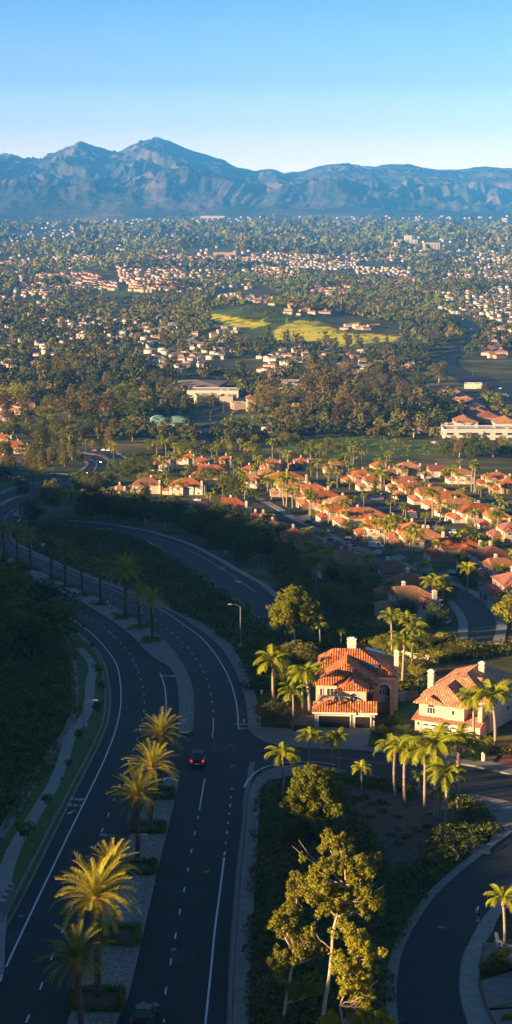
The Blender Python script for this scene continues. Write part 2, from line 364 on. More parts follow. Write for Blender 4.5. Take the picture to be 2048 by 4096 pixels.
# ================================================================== GROUND
def build_ground():
    Y = [-420.0]
    while Y[-1] < 27000:
        y = Y[-1]
        Y.append(y+(18 if y < 60 else 2.6 if y < 420 else max(2.6, y*.0065)))
    Y = np.array(Y)
    u = np.concatenate([-np.geomspace(1, .17, 26)[:-1], np.linspace(-.165, .165, 150), np.geomspace(.17, 1, 16)[1:]])
    Wd = 560+.85*np.maximum(Y, 0)
    # near the camera the fan must stay dense: centre columns scale with view width
    core = 60+.17*np.maximum(Y, 0)
    U = u[None, :]; X = np.where(np.abs(U) <= .165, U/.165*core[:, None], np.sign(U)*(core[:, None]+(np.abs(U)-.165)/.835*(Wd-core)[:, None]))
    YY = np.repeat(Y[:, None], len(u), 1); Z = ZC-depth(X, YY)
    nr, nc = X.shape; idx = np.arange(nr*nc).reshape(nr, nc)
    f = np.stack([idx[:-1, :-1], idx[:-1, 1:], idx[1:, 1:], idx[1:, :-1]], -1).reshape(-1, 4)
    V = np.stack([X, YY, Z], -1).reshape(-1, 3)
    me = mesh_np('ground', V, f, M['ground'], smooth=True)
    px, py, zz = project(V[:, 0], V[:, 1], ZC-V[:, 2])
    c = np.zeros((len(V), 4), np.float32); c[:, 3] = 1      # r mustard flowers, g green grass, b dry/built clearing
    for v, w_, pts in ZONES:
        m = inpoly(px, py, P(v, *pts)) & (V[:, 1] > 1000); c[m, w_] = 1
    far = V[:, 1] > 2000
    a = me.color_attributes.new('zone', 'FLOAT_COLOR', 'POINT'); a.data.foreach_set('color', c.ravel())
    tag(ob('ground', me), kind='structure')
ZONES = [('S4',1,[(-60,255),(130,285),(300,335),(380,375),(480,400),(520,430),(720,440),(860,470),(860,500),(420,520),(300,450),(100,470),(-60,430)]),
 ('S4',0,[(85,405),(150,375),(220,352),(310,362),(430,408),(500,420),(560,418),(720,438),(700,458),(560,468),(430,490),(330,462),(220,455),(90,450)]),
 ('S4',0,[(0,360),(50,350),(60,375),(10,385)]),('S3',0,[(1010,325),(1100,325),(1288,360),(1288,390),(1180,390),(1100,355)]),
 ('S3',1,[(1000,320),(1130,290),(1288,280),(1288,400),(1150,400)]),('S3',1,[(300,285),(500,290),(610,315),(600,330),(480,320),(320,310)]),
 ('S3',2,[(330,255),(400,265),(390,285),(320,280)]),('S3',2,[(330,440),(380,430),(440,450),(360,462)]),
 ('S3',1,[(480,200),(660,190),(900,222),(930,240),(700,262),(500,255),(420,235)]),
 ('S2',1,[(120,80),(400,60),(700,75),(870,70),(960,120),(900,150),(560,175),(300,150),(120,130)]),
 ('S3',1,[(1090,865),(1180,835),(1288,832),(1288,870),(1150,880)]),('W3',1,[(950,20),(1100,0),(1288,10),(1288,60),(1000,60)]),
 ('D',1,[(480,628),(560,620),(620,630),(560,645)]),('D',2,[(760,540),(930,545),(900,560),(700,556)]),('D',1,[(330,765),(130,760),(200,770),(330,775)])]
def groundmat():
    m, nt, bs = newmat('ground_brush'); co = coords(nt)
    at = N(nt, 'ShaderNodeAttribute', attribute_name='zone'); sp = N(nt, 'ShaderNodeSeparateColor'); nt.links.new(at.outputs['Color'], sp.inputs[0])
    b = ramp(nt, noise(nt, .02, 8, co), [(.3, (.03,.036,.012)), (.5, (.06,.062,.022)), (.62, (.13,.115,.05)), (.75, (.22,.17,.10))])
    g = ramp(nt, noise(nt, .03, 8, co), [(.3, (.035,.062,.012)), (.7, (.10,.14,.022))])
    y = ramp(nt, noise(nt, .035, 8, co, .8), [(.37, (.09,.13,.02)), (.50, (.62,.56,.015))])
    d = ramp(nt, noise(nt, .05, 6, co), [(.3, (.15,.12,.07)), (.7, (.28,.22,.13))])
    def k(i):
        n = N(nt, 'ShaderNodeMath', operation='MULTIPLY_ADD'); nt.links.new(sp.outputs[i], n.inputs[0]); n.inputs[1].default_value = 1; nn = N(nt, 'ShaderNodeMath', operation='MULTIPLY'); nt.links.new(n.outputs[0], nn.inputs[0]); nn.inputs[1].default_value = 1; n.inputs[2].default_value = 0; nn.use_clamp = True; return nn.outputs[0]
    c = mixc(nt, b, g, k(1)); c = mixc(nt, c, d, k(2)); c = mixc(nt, c, y, k(0))
    nt.links.new(c, bs.inputs['Base Color']); bs.inputs['Roughness'].default_value = .95; bs.inputs['Specular IOR Level'].default_value = .1
    bump(nt, bs, noise(nt, .4, 6, co), .5, .6); return m
M['ground'] = groundmat(); build_ground()
# ------------------------------------------------------------------ mountains
def build_mountains():
    sk = P('D',(-500,420),(-300,400),(-120,410),(0,392),(40,390),(70,400),(115,400),(150,385),(185,368),(205,361),(222,360),(250,372),(300,385),(335,368),(370,355),(400,351),(430,358),(470,375),(520,390),(560,402),(600,420),(640,428),(690,424),(715,435),(760,432),(800,418),(830,414),(870,411),(905,418),(940,420),(975,414),(1010,415),(1040,420),(1090,428),(1150,427),(1210,420),(1250,424),(1288,424),(1450,430),(1800,440))
    YC = 26000.0
    sx = np.array([(x-1024)/F for x, y in sk]); sh = np.array([(835-y)/F*.985 for x, y in sk])   # tangent of the elevation above the camera's level
    nr, nc = 420, 900
    a = np.linspace(-.33, .33, nc)[None, :].repeat(nr, 0); t = np.linspace(0, 1, nr)[:, None].repeat(nc, 1)
    Y = 17200+t*(YC-17200)*1.18; X = a*Y
    H = np.interp(X/YC, sx, sh)*YC        # crest height above camera level
    T = np.clip((Y-17600)/(YC-17600), 0, 1.3)
    foot = ZC-depth(np.clip(X, -6000, 6000), Y)-ZC
    wx = X+900*(fbm(X/2600, Y/2600, 3, 3)-.5); wy = Y*.55+700*(fbm(X/2300+9, Y/2300, 3, 4)-.5)
    def ridged(s, seed):
        r = 0; am = 1; tot = 0
        for k in range(5):
            n = 1-np.abs(2*vnoise(wx/s*2**k, wy/s*2**k, seed+k*7)-1); r = r+am*n*n; tot += am; am *= .5
        return r/tot
    R = ridged(1900, 31); Rb = ridged(620, 57); Rc = ridged(210, 91)
    up = np.where(T < 1, T**1.12, 1-(T-1)*1.6)
    env = np.clip(T*(1.0-T)*4, 0, 1)
    h = foot*(1-sstep(0, .35, T))+H*up
    h = h+env*((R-.42)*1200+(Rb-.4)*480+(Rc-.4)*110)*sstep(.02, .3, T)
    edge = sstep(.86, 1.0, T)*(T <= 1.0)
    h = np.where(T > .45, np.minimum(h, H*(.50+.5*sstep(.4, 1, T))+sstep(.4,.5,T)*0+(60*(Rb-.5)+45*(Rc-.45))*(1-.25*edge)+1e4*(T > 1.02)), h)
    lim = np.interp(X/Y, sx, sh)*Y*(.40+.57*np.clip(T, 0, 1)**.8)*(.9+.2*Rc)+(1-np.clip(T,0,1))*40; ex = h-lim; h = np.where((T < 1) & (ex > 0), lim-ex*.35, h)
    h = h-(1-sstep(0, .04, t))*60
    Z = ZC+h; idx = np.arange(nr*nc).reshape(nr, nc)
    f = np.stack([idx[:-1, :-1], idx[:-1, 1:], idx[1:, 1:], idx[1:, :-1]], -1).reshape(-1, 4)
    me = mesh_np('mountains', np.stack([X, Y, Z], -1).reshape(-1, 3), f, M['mount'], smooth=True)
    tag(ob('mountains', me), kind='structure')
    x = (390-1024+250)*0
    # aerial masts on the summit
    for i, dx in enumerate((-9,-4,0,4,9)):
        px = (400+dx)*1.59-0; X0 = (px-1024)/F*YC; z0 = ZC+np.interp(X0/YC, sx, sh)*YC
        mb = MB().tube([(0,0,-8),(0,0,44+8*math.cos(i*2))], [3.5,1.2], 5); mb.box(-5,5,-5,5,-8,7)
        tag(ob('summit_mast', mb.mesh('summit_mast', M['metal']), loc=(X0, YC, z0)), 'thin radio mast on the highest mountain summit', 'mast', 'radio masts on the highest summit')
def mountmat():
    m, nt, bs = newmat('mountain_chaparral'); co = coords(nt)
    c = ramp(nt, noise(nt, .0012, 9, co, .65), [(.35, (.022,.027,.016)), (.50, (.065,.06,.036)), (.64, (.20,.15,.10))])
    nt.links.new(c, bs.inputs['Base Color']); bs.inputs['Roughness'].default_value = 1; bs.inputs['Specular IOR Level'].default_value = 0
    bump(nt, bs, noise(nt, .004, 8, co), .8, 60); return m
M['mount'] = mountmat(); build_mountains()
# ================================================================== ROADS
LE = P('N',(-110,4300),(-60,3880),(0,3769),(119,3542),(239,3300),(334,3110),(401,2977),(436,2882),(445,2802),(440,2738),(425,2667),(401,2615),(355,2565),(304,2524),(234,2468),(185,2437),(110,2393),(49,2355),(-60,2300),(-150,2230))
RE = P('N',(900,4300),(906,4096),(915,3860),(927,3697),(944,3480),(966,3300),(972,3210),(985,3130),(1000,3050),(1003,2980),(995,2921),(991,2882),(984,2818),(966,2746),(934,2671),(890,2603),(835,2548),(775,2503),(700,2456),(609,2415),(543,2388),(478,2360),(408,2334),(326,2302),(245,2265),(158,2231),(110,2203),(60,2182),(38,2154),(27,2127))
strip('parkway_road', LE+P('S1',(-230,540),(-180,430),(-90,372),(0,338),(90,311),(200,287),(300,268),(390,245),(432,225),(455,195),(448,165),(415,140),(395,118)),
      RE+P('S1',(50,505),(75,475),(120,440),(150,395),(190,368),(300,318),(400,285),(500,266),(600,240),(650,215),(682,185),(668,163),(630,147),(560,128),(540,118)), M['asphalt'], .06, 4)
# side street by the houses
strip('side_street', P('R4',(-35,520),(-20,560),(30,590),(100,612),(200,628),(330,634),(500,640),(650,655),(800,672),(960,700),(1100,722),(1288,765),(1480,820)),
      P('R4',(-55,850),(-40,790),(0,757),(60,724),(150,707),(300,702),(430,728),(560,750),(700,783),(880,826),(1080,850),(1288,888),(1480,940)), M['asphalt2'], .075, 3)
# curving residential street
CRL = P('R2',(1560,-160),(1430,-80),(1288,15),(1150,115),(1000,230),(880,340),(800,440),(740,540),(700,620),(675,710),(665,800),(662,900),(668,1001),(690,1180))
CRR = P('R2',(1620,120),(1430,210),(1288,305),(1180,430),(1120,510),(1080,590),(1045,660),(1030,740),(1025,820),(1035,900),(1065,1001),(1120,1180))
strip('residential_street', CRL, CRR, M['asphalt2'], .065, 4)
# second road through the trees
R2T = P('S1',(335,483),(430,490),(560,505),(700,528),(800,553),(900,585),(980,618),(1060,662),(1110,690),(1200,745),(1300,800))+P('S2',(70,850),(130,900),(200,960))
R2B = P('S1',(150,492),(330,502),(430,512),(560,530),(640,548),(700,568),(780,605),(860,655),(930,700),(1010,755),(1100,820),(1180,870),(1288,950))+P('S2',(60,1000),(130,1060))
strip('curving_road', R2T, R2B, M['asphalt'], .07, 5)
# village streets
VS1 = P('V1',(-130,500),(0,568),(150,640),(300,735),(450,830),(600,915),(700,965),(790,1010))+P('V4',(-400,230),(-200,330),(0,380),(120,395))
strip('village_street', P('V1',(-140,480),(0,548),(170,625),(340,730),(480,800),(640,875),(760,930),(880,980))+P('V3',(900,190),(1010,245),(1180,305),(1288,340))+P('V4',(130,390),(300,440),(420,490),(560,545),(680,600),(850,680),(980,770),(1080,870),(1140,980),(1130,1080),(1100,1200)),
      P('V1',(-160,520),(0,580),(150,660),(250,745),(420,850),(560,940),(650,1000))+P('V3',(720,240),(840,285),(980,350),(1150,400),(1288,440))+P('V4',(100,440),(290,520),(420,590),(570,680),(680,760),(780,870),(835,980),(840,1080),(830,1200)), M['asphalt3'], .07, 5)
strip('village_side_street', P('V1',(1000,520),(1130,540),(1288,600))+P('V2',(60,640),(180,720),(330,780),(470,830),(560,870)), P('V1',(970,560),(1100,600),(1288,680))+P('V2',(40,740),(160,790),(300,850),(400,900),(470,930)), M['asphalt3'], .07, 5)
strip('village_lane', P('V2',(960,470),(1040,540),(1288,600)), P('V2',(1000,480),(1060,590),(1288,660)), M['asphalt3'], .07, 5)
# the avenue in the valley at right, roads by the shops
strip('valley_avenue', P('S4',(885,288),(930,298),(1000,332),(1070,365),(1110,385),(1138,415),(1136,450),(1090,478),(1040,520),(1010,560),(1020,590),(1100,625),(1200,655),(1320,690)),
      P('S4',(860,290),(905,312),(960,345),(1020,380),(1052,405),(1052,445),(1045,470),(980,505),(925,545),(915,575),(940,620),(1050,670),(1180,740),(1320,830)), M['asphalt'], .6, 14)
strip('shop_road', P('W1',(250,490),(520,445),(600,400),(760,400),(930,425)), P('W1',(280,520),(520,515),(640,470),(760,440),(940,440)), M['asphalt'], .5, 12)
strip('lower_shop_road', P('W1',(380,570),(520,528),(700,528),(920,545),(1000,560)), P('W1',(400,620),(560,600),(760,600),(900,610),(1040,600)), M['asphalt'], .5, 12)
strip('hill_road', P('W1',(760,140),(790,150),(840,200),(870,260)), P('W1',(745,150),(750,200),(760,260),(820,310)), M['asphalt'], .5, 12)
fill('shop_car_park', gw(P('W2',(350,215),(480,215),(560,330),(640,420),(420,440),(340,330))), M['asphalt'], .5, 12)
fill('mall_car_park', gw(P('W2',(620,570),(860,560),(1400,560),(1400,680),(1180,690),(860,640),(760,640))), M['asphalt3'], .5, 10)
fill('plaza_car_park', gw(P('W2',(690,190),(780,200),(880,330),(900,370),(780,380),(740,300))), M['asphalt3'], .5, 10)
fill('west_car_park', gw(P('W1',(380,640),(500,620),(520,690),(400,720))), M['asphalt3'], .5, 10)
# kerbs, gutters, pavements
def curbline(nm, px, w, side, off=.2, mat='kerb', closed=False):
    L = crom(gw(px), 2.0); ribbon(nm, offset(L, side*w/2), w, M[mat], off, skirt=.35)
def gutter(nm, px, w, side): L = crom(gw(px), 2.0); ribbon(nm, offset(L, side*w/2), w, M['kerb'], .09)
gutter('gutter', LE[:14], .8, 1); L_ = crom(gw(LE), 2.0); ribbon('kerb', offset(L_, 1.0), .35, M['kerb'], .22, skirt=.35)
R_ = crom(gw(RE[:9]), 2.0); ribbon('gutter', offset(R_, -.4), .8, M['kerb'], .095)
# NB pavement near and its corner
fill('pavement', gw(P('N',(926,4300),(930,4096),(938,3860),(950,3697),(966,3480),(985,3300),(991,3210),(1003,3150),(1024,3115),(1070,3083),(1150,3066),(1262,3062),(1365,3083),(1470,3101),(1580,3130),(1724,3164),(1800,3190),(1884,3180),(2048,3212),(2200,3250),(2200,3400),(2048,3316),(1940,3385),(1900,3345),(1872,3360),(1880,3420),(1960,3420),(1966,3300),(1930,3230),(1850,3195),(1720,3190),(1560,3150),(1450,3118),(1360,3098),(1270,3094),(1180,3106),(1110,3118),(1055,3138),(1041,3160),(1036,3260),(1018,3577),(1005,3816),(994,4096),(985,4300))), M['conc'], .2, 2.5, .35)
ribbon('kerb', crom(gw(P('N',(918,4300),(921,4096),(930,3860),(942,3697),(958,3480),(977,3300),(983,3210),(995,3140),(1010,3115))), 2.), .3, M['kerb'], .24, skirt=.3)
WL = crom(gw(P('R3',(1229,825),(1240,800),(1262,770),(1300,740))+P('R4',(60,718),(150,700),(300,696),(400,712))), 1.5); ribbon('white_kerb_line', WL, .28, M['white'], .25)
# NB far pavement
strip('pavement', P('R4',(120,612),(40,592),(-10,560))+RE[10:29], P('R4',(190,610),(180,528),(30,518),(28,470))+P('R3',(1282,345),(1262,300),(1232,220),(1192,140),(1132,60),(1060,5))+P('L6',(1288,862),(1200,800),(900,684),(600,568),(300,440),(130,352),(75,262)), M['conc'], .2, 3, .35)
# grass and path at left
strip('verge_lawn', [(x-9, y) for x, y in LE[1:15]], P('R3',(-120,1250),(-20,1080),(60,1000),(140,870),(210,765),(275,650),(340,560),(378,470),(388,400),(388,300),(380,200),(385,130),(360,80),(330,30),(290,0)), M['grass'], .12, 3)
PC = crom(gw(P('N',(-20,3900),(-8,3700),(6,3610),(22,3500),(40,3440),(72,3372),(119,3300),(159,3231),(195,3175),(227,3112),(254,3040),(270,2985),(290,2933),(326,2890),(352,2842),(359,2778),(362,2730),(372,2675),(352,2635),(318,2595))), 1.5)
ribbon('footpath', PC, 1.75, M['conc2'], .17)
DC = crom(gw(P('R3',(-30,1130),(50,1000),(130,870),(200,765),(265,650),(330,560),(370,470),(380,400),(380,300),(372,180))), 2.0)
ribbon('drain_channel', DC, .9, M['conc'], .16); ribbon('channel_edge', offset(DC, .62), .28, M['kerb'], .42, skirt=.5)
strip('hillside_drain', P('R3',(-10,545),(30,600),(60,690),(95,770),(120,830)), P('R3',(-10,510),(45,590),(80,690),(110,770),(130,830)), M['conc'], .25, 2)
fill('pavement', gw(P('L6',(380,965),(410,960),(470,1005),(455,1020),(400,990))), M['conc2'], .16, 2)
# medians
ML = P('N',(722,2933),(725,2882),(725,2818),(719,2754),(708,2707),(684,2671),(636,2643),(588,2603),(543,2556),(462,2491),(380,2439),(299,2396),(234,2363),(109,2306),(43,2271),(0,2246),(-80,2208))
MR = P('N',(761,2933),(766,2866),(767,2802),(759,2746),(739,2691),(712,2643),(684,2603),(625,2540),(543,2483),(473,2442),(391,2396),(304,2360),(245,2333),(179,2301),(109,2268),(60,2244),(11,2219),(-70,2180))
strip('gravel_median', ML, MR, M['gravel'], .22, 3, .35)
SL = P('N',(205,4300),(270,4096),(400,3700),(521,3340),(580,3220),(616,3152),(640,3120),(676,3115)); SR = P('N',(420,4300),(469,4096),(509,4000),(557,3809),(604,3602),(636,3459),(676,3300),(700,3200),(713,3132),(690,3120))
strip('gravel_median', SL, SR, M['gravel'], .22, 3, .35)
for line, sgn in ((ML, -1), (MR, 1)): L = crom(gw(line), 2.); ribbon('median_kerb', offset(L, sgn*.22*-1), .42, M['kerb'], .26, skirt=.3)
L = crom(gw(SR[:9]), 2.); ribbon('median_kerb', offset(L, .35), .7, M['kerb'], .26, skirt=.3)
L = crom(gw(SL[:7]), 2.); ribbon('median_kerb', offset(L, -.3), .5, M['kerb'], .26, skirt=.3)
L = crom(gw(P('R3',(812,796),(848,777),(896,795))), .5); ribbon('median_nose', L, .45, M['white'], .30)
L = crom(gw(P('R3',(908,546),(928,551),(950,546))), .5); ribbon('median_nose', L, .7, M['white'], .30)
for v, pts, w in (('V6',[(0,812),(60,775),(150,735),(245,715)],3.5),('V6',[(600,605),(700,580),(800,555),(930,520),(1050,478)],1.6),('V6',[(820,272),(900,290),(1000,305),(1060,330),(1120,365),(1180,420)],4.2)):
    ribbon('gravel_median', crom(gw(P(v, *pts)), 3.), w, M['conc'], .25, skirt=.3)
for v, pts, w in (('V6',[(0,690),(100,645),(200,620),(360,585),(600,545)],2.2),('V6',[(720,500),(800,465),(850,430),(880,390),(850,360)],2.0),('V6',[(1190,285),(1260,325),(1340,375),(1330,420)],2.5),('V6',[(460,485),(620,492),(700,500)],1.6),('V6',[(1160,505),(1288,470),(1400,440)],1.5)):
    ribbon('pavement', crom(gw(P(v, *pts)), 3.), w, M['conc2'], .25, skirt=.3)
fill('verge_lawn', gw(P('V6',(0,640),(110,610),(120,640),(0,672))), M['grass'], .14, 4)
fill('traffic_island', gw(P('V6',(180,860),(260,830),(300,930),(250,940),(120,910))), M['conc'], .25, 3, .3)
# curving residential street kerbs
L = crom(gw(CRL), 2.); ribbon('kerb', offset(L, .35), 1.0, M['conc'], .2, skirt=.35)
strip('pavement', CRR, P('R2',(1700,250),(1500,330),(1340,400),(1240,435),(1190,540),(1150,600),(1140,690),(1120,780),(1125,850),(1150,920),(1192,1001),(1260,1180)), M['conc2'], .19, 2.5, .35)
L = crom(gw(CRR), 2.); ribbon('gutter', offset(L, .05), .35, M['kerb'], .1)
fill('driveway', gw(P('R2',(1130,795),(1240,760),(1330,730),(1400,900),(1288,925),(1165,935))), M['conc'], .22, 2)
fill('driveway', gw(P('R2',(1168,945),(1288,935),(1400,920),(1400,1150),(1260,1150),(1200,1020))), M['conc'], .22, 2)
fill('driveway', gw(P('R2',(1140,600),(1220,605),(1235,640),(1200,690),(1150,700),(1128,690))), M['conc'], .22, 2)
ribbon('red_brick_band', crom(gw(P('R2',(1124,785),(1135,860),(1160,930),(1195,1001),(1260,1150))), 1.), .32, M['red'], .26)
ribbon('red_brick_band', crom(gw(P('R2',(1160,938),(1288,908),(1400,880))), 1.), .22, M['red'], .27)
ribbon('red_brick_band', crom(gw(P('R2',(1150,622),(1138,660),(1130,700))), 1.), .22, M['red'], .27)
# side-street pavements, drives, lawns round the two houses
fill('pavement', gw(P('R4',(40,560),(120,600),(200,618),(330,627),(500,633),(650,648),(800,665),(960,692),(1100,714),(1288,757),(1480,810),(1480,770),(1288,722),(1180,690),(1100,690),(960,668),(800,635),(650,622),(500,612),(330,600),(200,590),(120,560))), M['conc'], .21, 2.5, .3)
fill('driveway', gw(P('R4',(180,545),(300,515),(600,520),(575,560),(565,612),(500,612),(330,600),(190,590))), M['conc2'], .19, 2.5)
fill('driveway', gw(P('R4',(790,560),(900,560),(1110,600),(1010,670),(960,665),(800,632),(700,622))), M['conc2'], .19, 2.5)
fill('driveway', gw(P('R4',(1215,700),(1260,640),(1400,650),(1400,740),(1288,722))), M['red'], .2, 2.5)
fill('lawn', gw(P('R4',(580,540),(650,520),(690,610),(560,612))), M['grass'], .2, 3)
fill('lawn', gw(P('R4',(650,390),(815,390),(800,470),(760,540),(650,500))), M['grass'], .14, 3)
fill('lawn', gw(P('R4',(1030,660),(1130,620),(1120,690),(1050,680))), M['grass'], .2, 3)
fill('front_path', gw(P('R4',(596,400),(645,400),(650,520),(606,520))), M['mulch'], .18, 2)
fill('mulch_bed', gw(P('R4',(440,800),(700,830),(900,840),(1010,900),(1040,1000),(960,1150),(700,1260),(560,1100),(470,960))), M['mulch'], .1, 3)
fill('mulch_bed', gw(P('R4',(1160,640),(1250,600),(1200,690),(1140,690))), M['mulch'], .2, 3)
# second road and village pavements
for ln, w, sd in ((R2T, 2.0, 1), (R2B[2:], 1.2, -1)): L = crom(gw(ln), 3.); ribbon('pavement', offset(L, sd*w/2), w, M['conc2'], .22, skirt=.3)
ribbon('pavement', offset(crom(gw(P('V1',(-140,480),(0,548),(170,625),(340,730),(480,800),(640,875),(760,930),(880,980))+P('V3',(900,190),(1010,245),(1180,305))), 3.), 1.2), 3.6, M['conc2'], .2, skirt=.3)
ribbon('pavement', offset(crom(gw(P('V4',(130,390),(300,440),(420,490),(560,545),(680,600),(850,680),(980,770),(1080,870),(1140,980),(1130,1080),(1100,1200))), 3.), 1.), 2.4, M['conc2'], .2, skirt=.3)
ribbon('pavement', offset(crom(gw(P('V4',(570,680),(680,760),(780,870),(835,980),(840,1080),(830,1200))), 3.), -1.), 2.2, M['conc2'], .2, skirt=.3)
for v, pts in (('V4',[(290,370),(430,400),(520,470),(400,470),(300,430)]),('V4',[(30,330),(150,300),(230,330),(140,385),(20,360)]),('V4',[(540,490),(640,480),(720,530),(640,570),(560,540)]),('V1',[(380,740),(520,700),(560,740),(500,795)]),
    ('V1',[(150,620),(0,560),(60,540),(180,590)]),('V1',[(620,860),(740,850),(760,925),(680,900)]),('V1',[(1110,530),(1200,500),(1288,520),(1288,560),(1180,560)]),('V2',[(250,690),(330,680),(340,740),(260,740)]),('V2',[(480,820),(560,810),(590,860),(530,880)]),
    ('V5',[(1020,520),(1120,510),(1240,570),(1160,590),(1040,570)]),('V3',[(1050,230),(1120,240),(1180,290),(1100,280)]),('V4',[(1000,690),(1090,700),(1080,760),(1020,720)])):
    fill('driveway', gw(P(v, *pts)), M['conc'], .24, 4)
# ------------------------------------------------------------------ painted markings
MK = .115
def wl(v, *pts): return gw(P(v, *pts))
def line(nm, wp, w=.15, mat='white', off=MK): ribbon(nm, crom(wp, 1.5), w, M[mat], off)
line('white_edge_line', gw(P('N',(24,3872),(294,3300),(358,3168),(421,3033),(465,2913),(483,2818),(481,2730),(465,2659),(429,2603),(380,2548),(330,2508),(266,2462),(239,2444),(122,2385),(60,2350),(-40,2296))), .2)
line('white_edge_line', gw(P('N',(2,3930),(8,3900))), .2)
line('white_edge_line', gw(P('N',(954,2920),(951,2858),(942,2798),(922,2730),(894,2671),(858,2615),(819,2567),(779,2532),(731,2498),(644,2440),(543,2397),(478,2371),(408,2341),(326,2309),(245,2273),(158,2235),(71,2195))), .2)
line('white_edge_line', gw(P('R1',(1033,1010),(1060,750),(1080,540),(1104,360),(1128,168))), .2)
dashes('white_short_dashes', gw(P('R1',(1129,155),(1136,90),(1144,30))+P('R3',(1148,997),(1153,950),(1159,905),(1164,862),(1169,812))), .22, 1.5, 4.6, M['white'], MK, 0)
dashes('white_lane_dashes', gw(P('R1',(825,1000),(832,857),(858,700),(884,557),(908,427),(931,309),(952,197),(970,97),(988,5))+P('R3',(1003,940))), .17, 2.3, 7.8, M['white'], MK, 1.5)
line('white_lane_line', wl('R3',(1030,775),(1003,935)), .17); line('white_lane_line', wl('R3',(1074,470),(1073,520),(1068,572)), .17)
dashes('white_lane_dashes', gw(P('R3',(1073,440),(1067,382),(1058,335),(1046,291),(1030,249),(1008,208),(984,171),(958,135),(928,101),(896,68),(864,39),(828,9))+P('L6',(1150,931),(1095,893),(1035,858),(967,824),(900,792),(832,762),(768,733),(703,705),(641,678),(581,653),(523,628),(466,604),(411,578),(358,555),(308,530),(260,509),(180,465),(100,400),(60,350),(30,300))), .17, 2.3, 7.8, M['white'], MK, 0)
dashes('white_lane_dashes', gw(P('R1',(130,1000),(187,870),(247,708),(298,577),(348,450),(395,330),(475,125),(513,35))+P('R3',(546,956),(632,730),(681,605),(700,547),(714,493),(723,442),(727,395),(724,348),(716,303),(706,263),(690,223),(673,187),(655,152),(630,118),(603,88),(573,58),(541,28))+P('L6',(838,1044),(790,1000),(740,961),(687,923),(629,887),(569,852),(507,818),(445,787),(300,715),(173,644),(125,618),(0,555))), .17, 2.3, 7.8, M['white'], MK, 0)
line('turn_lane_line', wl('R3',(805,243),(825,300),(835,370),(835,440),(826,520)), .22)
line('white_edge_line', wl('V6',(40,950),(70,910),(130,860),(215,825)), .2); line('white_edge_line', wl('V6',(0,705),(100,670),(210,630)), .25)
line('white_edge_line', wl('V6',(905,340),(960,375),(975,400),(960,435),(930,490)), .3); line('white_edge_line', wl('V6',(620,600),(720,575),(900,545),(1000,510)), .3); line('white_edge_line', wl('V6',(1210,310),(1270,345),(1300,385),(1280,430)), .3)
line('stop_bar', wl('V6',(172,978),(208,948)), .6); line('stop_bar', wl('V6',(245,968),(310,975)), .8)
line('orange_centre_line', wl('S1',(600,540),(760,565),(880,600),(980,645),(1060,690),(1140,740),(1288,845)), .35, 'yellowp')
line('orange_centre_line', wl('K',(640,362),(800,372),(960,392),(1060,406),(1288,436))+wl('J',(240,440),(500,495),(800,548)), .25, 'yellowp')
for a, b in (((1095,718),(1130,716)),((1100,726),(1135,722)),((1180,785),(1215,795)),((540,520),(565,526))): line('white_road_mark', wl('S1', a, b), .7)
for pts in ([(1060,158),(1120,150),(1190,158)],[(885,160),(930,162),(980,158)],[(640,152),(690,166),(722,162)],[(360,160),(400,175),(430,150)]):
    ribbon('red_utility_mark', crom([G(600+x*.388, 2900+y*.388)[:2] for x, y in pts], .5), .3, M['redp'], MK)
for a, b in (((1140,287),(1160,286)),((1155,715),(1178,712))): line('white_road_mark', wl('R3', a, b), .22)
def arrow(px, rz, s=1.0):
    x, y, t = G(*px); mb = MB()
    q = [(-1.6,0),(-.6,.25),(.7,.3),(.7,.75),(1.9,.05),(.7,-.6),(.7,-.15),(-.4,-.2),(-1.2,-.6),(-1.7,-.5)]
    c, sn = math.cos(rz), math.sin(rz); vs = []
    for a, b in q: X = x+(a*c-b*sn)*s; Y = y+(a*sn+b*c)*s; vs.append((X, Y, zt(X, Y)+MK))
    mb.add(vs, [tuple(range(len(q)))]); tag(ob('turn_arrow', mb.mesh('turn_arrow', M['white'])), kind='structure')
arrow(P('R3',(848,259))[0], -.1, 1.0); arrow(P('R3',(868,520))[0], -.1, .9)
def roadtext(txt, px, size, rz, sy=1.6):
    cu = bpy.data.curves.new('t', 'FONT'); cu.body = txt; cu.align_x = 'CENTER'; cu.size = size
    o = bpy.data.objects.new('t', cu); COL.objects.link(o); dg = bpy.context.evaluated_depsgraph_get()
    me = bpy.data.meshes.new_from_object(o.evaluated_get(dg)); bpy.data.objects.remove(o)
    x, y, t = G(*px); c, s = math.cos(rz), math.sin(rz)
    for v in me.vertices:
        a, b = v.co.x*1.15, v.co.y*sy; X = x+a*c-b*s; Y = y+a*s+b*c; v.co = (X, Y, zt(X, Y)+MK)
    me.materials.clear(); me.materials.append(M['white']); tag(ob('road_lettering', me), kind='structure')
roadtext('LANE', P('R3',(1228,506))[0], .95, 0, 1.9); roadtext('BIKE', P('R3',(1228,527))[0], .95, 0, 1.9)
roadtext('LANE', P('R3',(379,905))[0], .95, math.pi-.35, 1.9); roadtext('BIKE', P('R3',(393,874))[0], .95, math.pi-.35, 1.9)
for px, rz in ((P('R3',(1227,485))[0], 0), (P('R3',(359,945))[0], math.pi-.35)):
    x, y, t = G(*px); mb = MB(); vs = []; c, s = math.cos(rz), math.sin(rz)
    for a, b in [(-.08,-1.2),(.08,-1.2),(.08,.4),(.4,.3),(0,1.1),(-.4,.3),(-.08,.4)]: X = x+a*c-b*s; Y = y+a*s+b*c; vs.append((X, Y, zt(X, Y)+MK))
    mb.add(vs, [tuple(range(7))]); tag(ob('bike_lane_arrow', mb.mesh('bike_lane_arrow', M['white'])), kind='structure')

